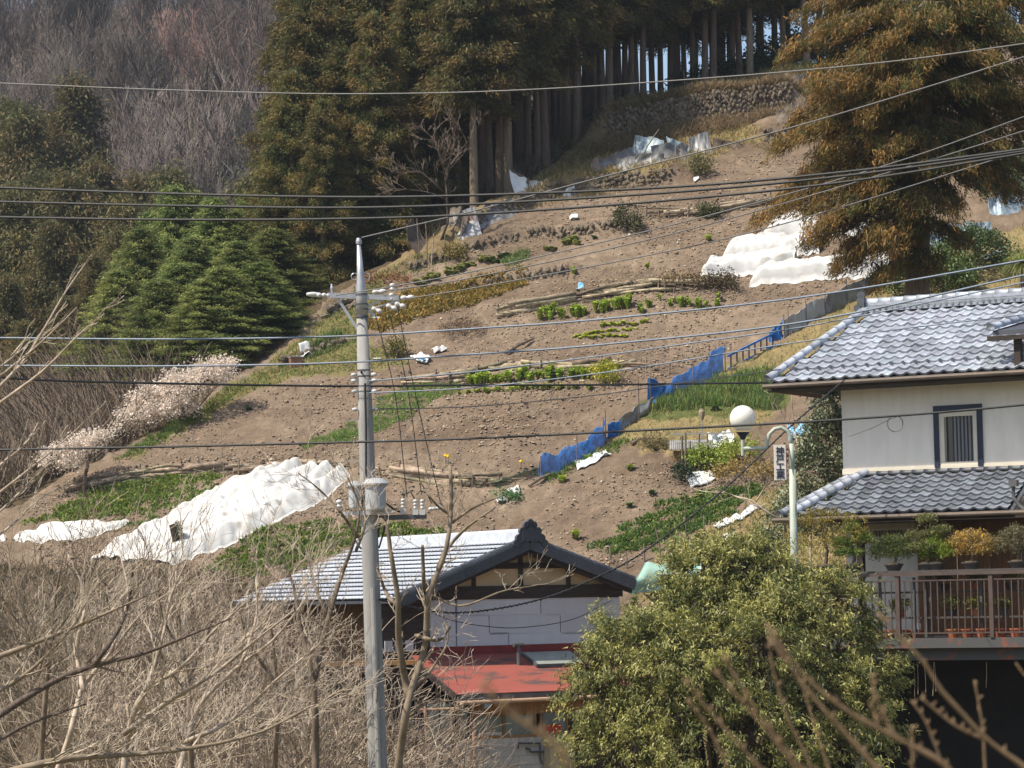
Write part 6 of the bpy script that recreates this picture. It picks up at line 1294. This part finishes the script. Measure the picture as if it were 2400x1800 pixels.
# ------------------------------------------------------------------ the big rusty cedar
cy = 80.0; bx = P(2150, 700, cy); g = float(height(np.array(bx[0]), np.array(cy))); rs = np.random.RandomState(901)
t = wthing('big_cedar', 'large rust-brown cedar with spreading drooping branches at the upper right', 'tree', np.array((bx[0], cy, g)))
trk = [np.array((bx[0], cy, g - .3)), P(2150, 700, cy), P(2152, 400, cy), P(2170, 100, cy), P(2185, -250, cy), P(2190, -600, cy)]
MB().tube(trk, [.42, .36, .32, .27, .2, .05], 12).build('trunk', 'cedar_bark', t, smooth=True)
def trunk_at(z):
    zs_ = [p[2] for p in trk]; return np.array([np.interp(z, zs_, [p[k] for p in trk]) for k in range(3)])
segs = []; C = []; D = []; K = []
BR = [(1905, 20, .0), (1850, 110, -.8), (1960, 150, .8), (1835, 330, -1.2), (1880, 250, .5), (1960, 330, -1.5), (1870, 420, -.6), (1800, 500, -1.0), (1840, 470, .6), (1905, 560, -.8), (1960, 610, -1.4), (2010, 600, .5), (2060, 650, -1.2), (2100, 560, -1.8), (2230, 480, -1.6), (2290, 420, -1.0), (2330, 330, -1.8), (2400, 250, -.5), (2420, 120, -1.2), (2340, 60, .8), (2260, 200, -2.0), (2050, 420, -1.8), (2040, 260, -2.0), (2060, 90, -1.8), (1990, 60, -1.2), (2140, 30, -2.2), (2200, 330, 2), (2300, 180, 1.5), (2400, 20, 1), (1930, 420, 1.4), (2000, 500, -.4), (2250, 560, -.8), (2190, 620, -.9), (2420, 400, -.8), (2100, 200, -2.2), (2170, 130, -2.4), (2080, 340, -2.3), (1960, 230, -1.6), (1900, 300, -.2), (2320, 130, -2.2), (2210, 40, -2.4), (2130, 470, -1.4), (1950, 90, .4), (2000, 170, -2.), (2380, 330, .6), (2440, 190, -1.5)]
_r2 = np.random.RandomState(44)
for (u_, v_) in scatter([(1850, -20), (1930, 150), (1850, 250), (1870, 330), (1960, 400), (1880, 520), (2020, 620), (2200, 600), (2330, 480), (2430, 420), (2430, -40)], 85, _r2): BR.append((u_, v_, _r2.uniform(-2.3, 2.3)))
for (u, v, dyy) in BR:
    e = P(u, v, cy + dyy); L0 = abs(e[0] - bx[0]); z0 = e[2] + .25 * L0 + .5; b0 = trunk_at(z0); L = np.linalg.norm(e - b0)
    pts = [b0 * (1 - s) + e * s + np.array((0, 0, .14 * L * 4 * s * (1 - s) * .5)) + rs.randn(3) * .06 * s for s in np.linspace(0, 1, 8)]
    for i in range(7): segs.append((*pts[i], *pts[i + 1], .06 * (1 - i / 8) + .008, .06 * (1 - (i + 1) / 8) + .008))
    rd = (e - b0) * np.array((1, 1, .2)); rd /= np.linalg.norm(rd); side = np.cross(rd, (0, 0, 1)); side /= np.linalg.norm(side)
    for s in np.linspace(.22, 1.02, int(6 + L * 3)):
        i = min(int(s * 7), 6); c = pts[i] + (pts[i + 1] - pts[i]) * (s * 7 - i); m = 5
        for q in range(m):
            w = rs.uniform(-1, 1) * (.28 * L * (1.12 - s) + .22); cc = c + side * w + rd * abs(w) * .4 + np.array((0, 0, -.16 * abs(w))) + rs.randn(3) * .08
            n = 30; tl = rs.uniform(.2, .5); k = rs.rand(n, 1); C.append(cc + np.array((0, 0, -1.)) * k * tl + rd * k * .22 + rs.randn(n, 3) * np.array((.09, .09, .06)))
            dd = rs.randn(n, 3) * .45 + rd * .5; dd[:, 2] -= .7; D.append(dd)
            a = np.clip(-.05 + .75 * rs.rand() * (s ** .8) + .15 * rs.randn(n, 1) + (.14 if u < 2100 else 0), 0, 1); K.append((np.array((.06, .085, .024)) * (1 - a) + np.array((.40, .20, .06)) * a) * rs.uniform(.75, 1.25, (n, 1)))
C = np.concatenate(C); D = np.concatenate(D); K = np.concatenate(K)
V, Q, K = needles(C, D, .19 * rs.uniform(.6, 1.4, len(C)), .03 * rs.uniform(.7, 1.4, len(C)), K, rs)
obj('crown', mesh_np('crown', V - np.array(t.location), Q, col=K), 'needle', t)
V, Q = prisms(segs, 5); obj('limbs', mesh_np('limbs', V - np.array(t.location), Q), 'cedar_bark', t)

# palm at the right edge
b = G1(2395, 700); t = thing('palm', 'small palm with drooping fan leaves at the right edge', 'palm', b); MB().tube([(0, 0, -.2), (.05, 0, 1.2)], [.1, .08], 8).build('trunk', 'bark', t)
for k in range(16):
    an = k * 2.4; el = .9 - .09 * k; mb = MB()
    for j in range(7):
        a2_ = an + (j - 3) * .16; p0 = np.array((.05, 0, 1.2)); d = np.array((math.cos(a2_) * math.cos(el), math.sin(a2_) * math.cos(el), math.sin(el))); s = np.array((-math.sin(a2_), math.cos(a2_), 0)) * .02; p1 = p0 + d * .6; p2 = p0 + d * 1.05 + np.array((0, 0, -.3)); mb.q(p0 - s * .4, p0 + s * .4, p1 + s, p1 - s); mb.q(p1 - s, p1 + s, p2 + s * .2, p2 - s * .2)
    obj('leaf', mb.mesh('leaf', col=np.tile(np.array((.2, .25, .06)), (len(mb.V), 1)) * random.uniform(.6, 1.2)), 'leaf', t)

# ------------------------------------------------------------------ big evergreen shrub in front
sy = 57.0; pm = sy / F; cb = P(1690, 1800, sy); base = np.array((cb[0], sy + .6, -6.5))
t = wthing('evergreen_shrub', 'big dense yellow-green evergreen shrub in front of the tiled house', 'shrub', base)
lob = []
for (u, v, ru, rv, dyy) in [(1700, 1560, 250, 250, .6), (1590, 1450, 115, 100, 0), (1480, 1560, 150, 150, -.2), (1440, 1690, 120, 150, -.3), (1390, 1600, 70, 80, .2), (1660, 1370, 130, 95, .2), (1800, 1390, 140, 95, .4), (1900, 1440, 130, 110, .3), (1960, 1540, 120, 120, .2), (1880, 1640, 170, 150, -.5), (1960, 1720, 130, 130, -.2), (1700, 1720, 220, 170, -1.0), (1560, 1780, 190, 140, -.8), (1790, 1520, 170, 150, -.8), (1600, 1580, 150, 140, -.9), (1850, 1790, 190, 120, -1.0), (2040, 1630, 60, 60, .2), (1700, 1315, 80, 50, .3), (1780, 1335, 60, 40, .3)]:
    c = P(u, v, sy + dyy); lob.append((c[0] - base[0], c[1] - base[1], c[2] - base[2], ru * pm, (ru + rv) / 2 * pm * .9, rv * pm))
_r3 = np.random.RandomState(12)
for l in list(lob)[1:]:
    for _ in range(4):
        v = _r3.randn(3); v /= np.linalg.norm(v); v[1] = -abs(v[1]); v[2] = abs(v[2]) * (1 if _r3.rand() < .7 else -1); q = np.array(l[:3]) + v * np.array(l[3:]) * .74; rr_ = _r3.uniform(.28, .5); lob.append((*q, rr_, rr_, rr_ * .8))
V, Q, K = leaf_cloud(lob, 3600, 66, .105, .03, (.08, .105, .028), (.50, .47, .15), 950, .75, .38, .16, tri=True, spray=.42, gaps=.5)
obj('crown', mesh_np('crown', V, Q, col=K), 'glossy_leaf', t)
segs = []; rs = np.random.RandomState(5)
for l in lob:
    e = np.array(l[:3]); m = e * np.array((.4, .4, .5)); segs.append((0, 0, -.2, *m, .09, .06)); segs.append((*m, *e, .06, .03))
    for _ in range(14):
        v = rs.randn(3); v /= np.linalg.norm(v); segs.append((*e, *(e + v * np.array(l[3:]) * .9), .02, .006))
V, Q = prisms(segs, 5); obj('branches', mesh_np('branches', V, Q), 'bark', t)
# variegated bush behind the lamp
vy = 68.5; base = P(1930, 1300, vy); base[2] = -4.5
lob = [(P(u, v, vy)[0] - base[0], d, P(u, v, vy)[2] - base[2], ru * vy / F, .6, rv * vy / F) for u, v, ru, rv, d in ((1930, 1060, 60, 90, .3), (1950, 960, 35, 60, .6), (1900, 1130, 60, 90, 0), (1860, 1220, 60, 70, 0), (1930, 1200, 70, 100, .3), (1800, 1290, 40, 50, .2), (1965, 1050, 30, 120, .5))]
V, Q, K = leaf_cloud(lob, 620, 36, .10, .045, (.035, .06, .02), (.40, .42, .26), 960, .2, .5, .13); t = thing('variegated_bush', 'tall dark bush with cream-edged leaves between lamp and tiled house', 'bush', base)
obj('foliage', mesh_np('foliage', V, Q, col=K), 'glossy_leaf', t); MB().tube([(0, 0, -2), (0, .2, 2.5), (.2, .3, 4.5)], [.08, .06, .02], 7).build('stem', 'bark', t)

# ------------------------------------------------------------------ bare trees built on traced limbs
def traced_tree(name, label, polys, y, base_u, twn, twl, seed, mat_t='mid_twig', mat_w='mid_twig', lev=2, spread=.7, up=.25, yj=.5, minr=.004, kids=(4, 3, 2), cat='tree', base_z=None, bias=None, k=3, group=None):
    rs = np.random.RandomState(seed); bz = -6.5 if base_z is None else base_z
    b = np.array((xz(base_u, 1800, y), y, bz)); t = wthing(name, label, cat, b, group); big = []; small = []
    for (pts, r0, r1) in polys:
        n = max(6, len(pts) * 3); c = catmull(np.array(pts, float), n); yy = y + np.cumsum(rs.randn(n) * yj / n ** .5) ; W_ = np.array([P(u, v, q) for (u, v), q in zip(c, yy)]); rr = np.linspace(r0, r1, n)
        big.append((W_, rr))
        m = int(twn * np.linalg.norm(np.diff(W_, axis=0), axis=1).sum())
        for _ in range(m):
            i = min(n - 2, int(rs.uniform(.15, 1) * (n - 1))); d = W_[i + 1] - W_[i]; d /= np.linalg.norm(d); x = rs.randn(3); x -= d * x.dot(d); x /= np.linalg.norm(x); a = spread * rs.uniform(.5, 1.3)
            nd = d * math.cos(a) + x * math.sin(a); nd[2] += up
            grow(small, W_[i] + (W_[i + 1] - W_[i]) * rs.rand(), nd, twl * rs.uniform(.4, 1.2), max(minr, rr[i] * rs.uniform(.25, .5)), lev, rs, up * .6, spread, kids, .13, .3, 5, bias, minr)
    if base_z is None or base_z is not None:
        W_, rr = big[0]; big[0] = (np.concatenate([[b], W_]), np.r_[polys[0][1] * 1.1, rr])
    mb = MB()
    for W_, rr in big: mb.tube(W_, rr, 7)
    tko = obj('trunk', mb.mesh('trunk', b, smooth=True), mat_t, t)
    if len(big) > 1: tko['kind'] = 'stuff'
    if small: V, Q = prisms(small, k); obj('twigs', mesh_np('twigs', V - b, Q), mat_w, t)['kind'] = 'stuff'
    return t
traced_tree('bare_tree', 'leafless tree with forked trunk right beside the utility pole', [([(925, 1850), (958, 1640), (995, 1520), (1005, 1400), (1045, 1290), (1058, 1180), (1055, 1090)], .075, .03), ([(1005, 1400), (1040, 1300), (1090, 1240), (1160, 1190)], .05, .015), ([(958, 1640), (935, 1500), (932, 1400), (915, 1290), (905, 1225), (890, 1215)], .07, .03), ([(930, 1420), (905, 1390), (885, 1330)], .04, .02), ([(995, 1420), (992, 1330), (990, 1280)], .04, .03), ([(1010, 1395), (1080, 1420), (1180, 1385), (1260, 1372)], .025, .008), ([(965, 1620), (1010, 1570), (1050, 1500), (1040, 1440)], .03, .01), ([(1058, 1225), (1110, 1190), (1180, 1160)], .03, .01), ([(1058, 1210), (1020, 1180), (985, 1130)], .025, .01), ([(975, 1490), (1030, 1500), (1055, 1470)], .04, .02), ([(958, 1680), (1000, 1650), (1080, 1640)], .02, .006)], 49.5, 920, 1.9, .55, 1001, 'mid_twig', 'pale_twig', spread=.8)
traced_tree('bare_tree', 'leafless tree left of the pole whose twigs cross the white cover', [([(740, 1850), (735, 1600), (700, 1450), (690, 1380), (660, 1300), (640, 1230)], .07, .012), ([(735, 1600), (770, 1450), (800, 1350), (835, 1250), (840, 1180), (815, 1120)], .06, .012), ([(770, 1450), (740, 1380), (720, 1300)], .04, .01), ([(840, 1260), (790, 1190), (740, 1140), (700, 1110)], .03, .008), ([(835, 1290), (855, 1230), (850, 1150)], .03, .008)], 47.5, 740, 4.0, .7, 1002, 'mid_twig', 'pale_twig', spread=.75)
traced_tree('bare_tree', 'leafless tree with a dark slanting limb in the lower left thicket', [([(-40, 1700), (120, 1600), (220, 1560), (340, 1530), (440, 1490), (540, 1450)], .06, .012), ([(220, 1560), (275, 1480), (300, 1420), (312, 1330)], .04, .012), ([(300, 1420), (230, 1350), (200, 1300)], .025, .008), ([(-40, 1760), (60, 1700), (200, 1650)], .035, .012)], 41, -40, 4.5, .8, 1003, 'bark', 'mid_twig', spread=.7)
traced_tree('bare_tree', 'pale-barked leafless tree, second stem from the left in the thicket', [([(120, 1850), (165, 1720), (195, 1610), (260, 1530), (330, 1440), (420, 1370)], .055, .012), ([(195, 1620), (180, 1520), (200, 1400), (160, 1300)], .04, .01), ([(260, 1530), (300, 1400), (280, 1290)], .03, .01)], 43, 120, 5.0, .8, 1004, 'pale_twig', 'pale_twig', spread=.65, bias=np.array((.5, 0, .2)))
traced_tree('bare_tree', 'pale-barked leafless tree with two rising stems in the thicket centre', [([(285, 1850), (305, 1700), (340, 1620), (430, 1560), (500, 1480), (590, 1400)], .055, .012), ([(290, 1720), (400, 1640), (500, 1580), (600, 1500), (690, 1430)], .045, .012), ([(340, 1620), (380, 1500), (400, 1400), (440, 1310)], .035, .01)], 42, 285, 5.0, .8, 1005, 'pale_twig', 'pale_twig', spread=.65, bias=np.array((.5, 0, .2)))
traced_tree('bare_tree', 'pale leafless tree at the right of the thicket under the silver roof', [([(410, 1850), (440, 1730), (470, 1650), (560, 1560), (640, 1500), (720, 1400)], .05, .012), ([(430, 1740), (540, 1690), (640, 1600), (760, 1500)], .04, .01), ([(560, 1570), (600, 1450), (600, 1350)], .03, .01)], 44, 410, 5.5, .8, 1006, 'pale_twig', 'pale_twig', spread=.65, bias=np.array((.4, 0, .2)))
traced_tree('bare_tree', 'low leafless tree filling the bottom left corner', [([(-60, 1830), (150, 1780), (400, 1760), (600, 1720), (720, 1660)], .06, .012), ([(-60, 1560), (100, 1500), (220, 1450), (380, 1380)], .045, .01), ([(-60, 1650), (60, 1580), (160, 1480), (210, 1400)], .04, .01)], 39, -60, 5.0, .75, 1007, 'mid_twig', 'pale_twig', spread=.65, bias=np.array((.4, 0, .1)))
traced_tree('bare_tree', 'twiggy leafless tree behind the thicket below the small white cover', [([(90, 1850), (110, 1600), (130, 1400), (150, 1290)], .06, .012), ([(110, 1560), (40, 1400), (20, 1310)], .04, .01), ([(120, 1500), (200, 1380), (230, 1300)], .04, .01), ([(115, 1580), (60, 1480), (10, 1420)], .04, .01)], 47, 90, 6.0, .75, 1008, 'mid_twig', 'mid_twig', spread=.75)
traced_tree('bare_tree', 'twiggy leafless tree behind the thicket below the long white cover', [([(450, 1850), (440, 1600), (420, 1450), (430, 1350)], .06, .012), ([(440, 1600), (500, 1450), (540, 1380)], .04, .01), ([(440, 1640), (360, 1500), (330, 1400)], .04, .01), ([(440, 1560), (380, 1440), (370, 1350)], .03, .01)], 48.5, 450, 6.0, .75, 1009, 'mid_twig', 'mid_twig', spread=.75)
traced_tree('bare_tree', 'twiggy leafless tree before the shed, left of the pole foot', [([(640, 1850), (650, 1650), (640, 1500), (620, 1400)], .06, .012), ([(650, 1640), (720, 1540), (780, 1480)], .04, .01), ([(645, 1600), (580, 1500), (560, 1420)], .04, .01), ([(640, 1700), (740, 1650), (840, 1600)], .03, .01)], 50, 640, 6.0, .7, 1010, 'mid_twig', 'pale_twig', spread=.75)
traced_tree('bare_tree', 'leafless branches fanning in from the left edge over the field corner', [([(-60, 960), (0, 905), (60, 840), (110, 760), (150, 690), (200, 618)], .022, .006), ([(-60, 1000), (0, 945), (100, 870), (190, 780), (245, 735)], .022, .005), ([(-60, 930), (40, 850), (110, 790), (180, 720)], .018, .004), ([(-60, 1160), (0, 1090), (60, 1040), (100, 970)], .018, .004), ([(-60, 1200), (30, 1130), (130, 1050), (230, 960)], .016, .004), ([(-60, 1250), (20, 1180), (100, 1100), (160, 1050)], .016, .004), ([(-60, 1300), (40, 1220), (80, 1180), (140, 1140)], .016, .004), ([(-60, 900), (0, 860), (40, 830), (70, 800)], .014, .004)], 30, -150, 3.4, .35, 1011, 'pale_twig', 'pale_twig', lev=1, spread=.5, bias=np.array((.5, 0, .4)))
traced_tree('bare_tree', 'leafless spreading tree against the cedars at the upper left', [([(1050, 520), (1045, 430), (1035, 380), (1010, 320), (960, 290)], .045, .01), ([(1045, 430), (1060, 350), (1070, 290)], .05, .01), ([(1040, 450), (980, 400), (930, 390)], .04, .01), ([(1045, 400), (1090, 340), (1110, 320)], .04, .01), ([(1050, 470), (1000, 450), (900, 440)], .03, .01)], 106.5, 1050, 4.0, .8, 1012, 'bark', 'mid_twig', spread=.75, minr=.008, base_z=float(height(np.array(xz(1050, 540, 106.5)), np.array(106.5))) - .2)
traced_tree('bare_tree', 'small leafless tree with grey limbs by the eave of the tiled house', [([(1900, 1250), (1880, 1100), (1860, 990), (1855, 920)], .035, .01), ([(1880, 1100), (1840, 990), (1820, 940), (1790, 915)], .025, .006), ([(1880, 1080), (1920, 980), (1925, 930)], .025, .006)], 72, 1900, 2.2, .5, 1013, 'pale_twig', 'mid_twig', lev=1, minr=.006, base_z=-4)
traced_tree('bare_tree', 'leafless branch reaching left from under the lower tiled roof', [([(1840, 1225), (1790, 1195), (1765, 1175), (1700, 1155), (1650, 1120)], .03, .008), ([(1790, 1195), (1740, 1170), (1690, 1150)], .018, .006), ([(1770, 1180), (1800, 1120), (1785, 1080)], .018, .006), ([(1700, 1155), (1640, 1150), (1600, 1130)], .012, .005)], 65, 1850, 1.8, .4, 1014, 'pale_twig', 'pale_twig', lev=1, minr=.004, base_z=-4)
rs = np.random.RandomState(61); n = 9000
uu = rs.uniform(-80, 420, n); yy = rs.uniform(90, 118, n); xx = (uu - 1200) / F * yy; dd_, _, _, _ = poly_near(xx, yy, CREST); kk = dd_ > 1.2; xx, yy = xx[kk], yy[kk]; n = len(xx)
C0 = np.stack([xx, yy, height(xx, yy)], -1); D0 = rs.randn(n, 3) * .55; D0[:, 2] = 1; L0 = rs.uniform(.6, 2.6, (n, 1))
V, Q = prisms(np.concatenate([C0, C0 + D0 * L0, np.full((n, 1), .022), np.full((n, 1), .008)], 1), 3); tag(obj('valley_scrub', mesh_np('valley_scrub', V, Q), 'mid_twig'), 'dark leafless scrub filling the valley left of the field', 'scrub', kind='stuff')
V, Q, K = needles(C0[::2] + rs.rand(len(C0[::2]), 3) * np.array((1, 1, 1.2)), rs.randn(len(C0[::2]), 3), .3, .12, np.array((.07, .09, .03)) * rs.uniform(.6, 1.6, (len(C0[::2]), 1)), rs); tag(obj('valley_leaves', mesh_np('valley_leaves', V, Q, col=K), 'leaf'), 'dark green leaves among the valley scrub left of the field', 'scrub', kind='stuff')
THK = [bare_mesh(1300 + i, 6.4, .055, lev=4, kids=(8, 6, 5, 3), nstem=2, up=.12, spread=.85, lean=(.25, 0, 0), minr=.006, wob=.16) for i in range(4)]
PL = ['behind the fallen limbs', 'under the small white cover', 'under the long white cover', 'before the shed', 'at the left edge', 'at the bottom centre']
for i, (u, y, s_, pl) in enumerate([(20, 62, 1.05, 4), (120, 66, 1.1, 1), (210, 58, 1.0, 0), (300, 68, 1.1, 2), (390, 61, 1.0, 2), (480, 66, 1.0, 2), (540, 59, .9, 5), (610, 64, .85, 3), (80, 55, .95, 4), (250, 53, .9, 0), (420, 54, .9, 5), (560, 53, .8, 3), (700, 66, .7, 3), (170, 72, 1.15, 1), (340, 74, 1.1, 2), (520, 72, 1.0, 2), (-20, 70, 1.15, 4)]):
    t = thing('bare_tree', 'tangled tan leafless tree in the lower left thicket, ' + PL[pl], 'tree', (xz(u, 1600, y), y, float(height(np.array(xz(u, 1600, y)), np.array(y)))), random.uniform(-.6, .6), 'thicket trees ' + PL[pl]); t.scale = (s_ * 1.15, s_ * 1.15, s_)
    obj('trunk', THK[i % 4][0], 'mid_twig', t); obj('branches', THK[i % 4][1], 'pale_twig' if i % 3 else 'mid_twig', t)
# blossoming plums
def plum(label, polys, y, base, seed, lobes, n):
    bz = float(height(np.array(xz(base[0], base[1], y)), np.array(y))) - .2
    t = traced_tree('plum_tree', label, polys, y, base[0], 4.0, .55, seed, 'mid_twig', 'pale_twig', minr=.008, base_z=bz, spread=.8); L = np.array(t.location)
    lo = [(*(P(u, v, y + d) - L), ru * y / F, ru * y / F * .8, rv * y / F) for u, v, ru, rv, d in lobes]
    V, Q, K = leaf_cloud(lo, n, 34, .075, .06, (1, 1, 1), (1, 1, 1), seed, 0, .55, .13); obj('blossom', mesh_np('blossom', V, Q), 'blossom', t)['kind'] = 'stuff'
plum('large pale-blossomed plum tree leaning over the left edge of the field', [([(430, 1010), (420, 985), (380, 970), (330, 985)], .09, .02), ([(420, 985), (430, 940), (400, 920), (360, 930)], .06, .015), ([(430, 990), (490, 925), (520, 890)], .06, .012), ([(420, 980), (470, 910), (450, 890)], .05, .012)], 95.5, (430, 1015), 1101, [(320, 982, 48, 32, 0), (370, 945, 62, 42, .2), (430, 912, 62, 42, 0), (490, 885, 55, 38, .2), (530, 868, 34, 28, 0), (400, 960, 60, 30, -.3), (300, 1000, 30, 18, 0)], 430)
plum('smaller pale-blossomed plum tree at the lower left edge', [([(200, 1115), (205, 1075), (170, 1065), (130, 1080)], .07, .015), ([(205, 1075), (230, 1040), (250, 1022)], .05, .012)], 91.5, (200, 1120), 1102, [(130, 1075, 38, 26, 0), (175, 1055, 45, 28, 0), (225, 1030, 40, 24, .2), (165, 1085, 40, 18, 0)], 130)
b = G1(274, 1062); o = obj('wooden_post', MB().tube([(0, 1.5, -1.5), (0, 1.5, 1.75)], [.07, .06], 8).mesh('wooden_post'), 'stake', loc=b); tag(o, 'plain wooden post at the left edge between the plum trees', 'post')
b = G1(240, 1085); o = obj('wooden_post', MB().tube([(0, 1.2, -1.5), (0, 1.2, .65)], [.07, .06], 8).mesh('wooden_post'), 'stake', loc=b); tag(o, 'short wooden post right of the smaller plum tree', 'post')
b = G1(415, 1300); t = thing('stump', 'mossy dark stump standing before the long white cover', 'stump', b); MB().tube([(0, -.1, -.2), (-.02, -.1, .4), (-.14, -.1, .8)], [.14, .12, .09], 9).build('trunk', 'timber_dark', t); V, Q, K = leaf_cloud([(.03, -.12, .5, .13, .13, .38)], 60, 24, .05, .02, (.06, .08, .03), (.13, .14, .05), 1200, 0, .4, .04); obj('moss', mesh_np('moss', V, Q, col=K), 'leaf', t)

# ------------------------------------------------------------------ out-of-focus branches close to the camera
NY = 7.2
fg = wthing('budding_shrub', 'out-of-focus budding branches close to the camera at the bottom right', 'shrub', P(2000, 2300, NY))
TW = [[(2260, 1860), (2215, 1793), (2106, 1732), (1998, 1674), (1900, 1598), (1831, 1515), (1795, 1460)], [(2460, 1850), (2400, 1797), (2316, 1735), (2244, 1659), (2208, 1620), (2164, 1551), (2106, 1489), (2056, 1435)], [(2320, 1738), (2244, 1703), (2200, 1670), (2157, 1634)], [(2240, 1850), (2211, 1793), (2168, 1688), (2135, 1641)], [(2312, 1850), (2309, 1800), (2302, 1699), (2284, 1594)], [(1920, 1850), (1875, 1793), (1803, 1706), (1752, 1634), (1694, 1536)], [(1820, 1850), (1781, 1800), (1672, 1677), (1600, 1590)], [(1730, 1850), (1705, 1797), (1661, 1706), (1610, 1640)], [(1920, 1850), (1900, 1793), (1846, 1681), (1810, 1560), (1803, 1500)], [(1960, 1850), (1940, 1793), (1900, 1670), (1875, 1590)], [(1890, 1850), (1860, 1793), (1774, 1685), (1672, 1569)], [(2090, 1850), (2052, 1797), (1925, 1656), (1850, 1560), (1800, 1490)], [(2135, 1850), (2140, 1760), (2138, 1700)], [(2060, 1700), (2045, 1660), (2048, 1640)], [(2460, 1640), (2400, 1580), (2385, 1560)], [(1340, 1800), (1285, 1735), (1220, 1690), (1160, 1640), (1120, 1600)], [(2100, 1730), (2060, 1650), (2040, 1580)]]
rs = np.random.RandomState(77)
for i, tw in enumerate(TW):
    c = catmull(np.array(tw, float), 18); yy = NY + (i % 5) * .5 - .6 + (-2.2 if i == 15 else 0); W_ = [P(u, v, yy) for u, v in c]; k = .0072 if i in (0, 1, 11) else .005
    br = MB().tube(W_, list(np.linspace(k, k * .5, 18) * (1 + .15 * rs.randn(18))), 7).build('branch', 'near_twig', fg, smooth=True)
    mb = MB()
    for j in range(2, 18, 2): d = np.array((rs.randn() * .5, rs.randn() * .3, 1.)); d /= np.linalg.norm(d); mb.tube([W_[j], W_[j] + d * .010, W_[j] + d * .02], [.003, .0045, .001], 6)
    mb.build('buds', 'near_twig', br, origin=fg.location)['kind'] = 'stuff'

# ------------------------------------------------------------------ haze
hz = MB().box((-300, -3, -16), (300, 420, 96)).mesh('haze'); hm = bpy.data.materials.new('haze'); hm.use_nodes = True; n_ = hm.node_tree.nodes; n_.remove(n_['Principled BSDF']); pv = n_.new('ShaderNodeVolumePrincipled'); pv.inputs['Color'].default_value = (.72, .80, .92, 1); pv.inputs['Density'].default_value = HAZE; pv.inputs['Anisotropy'].default_value = .3
hm.node_tree.links.new(pv.outputs[0], n_['Material Output'].inputs['Volume']); ho = obj('haze', hz, hm); tag(ho, 'faint bluish haze in the air over the valley', 'haze', kind='stuff')
for o in bpy.data.objects:
    if 'world_parts' in o: del o['world_parts']
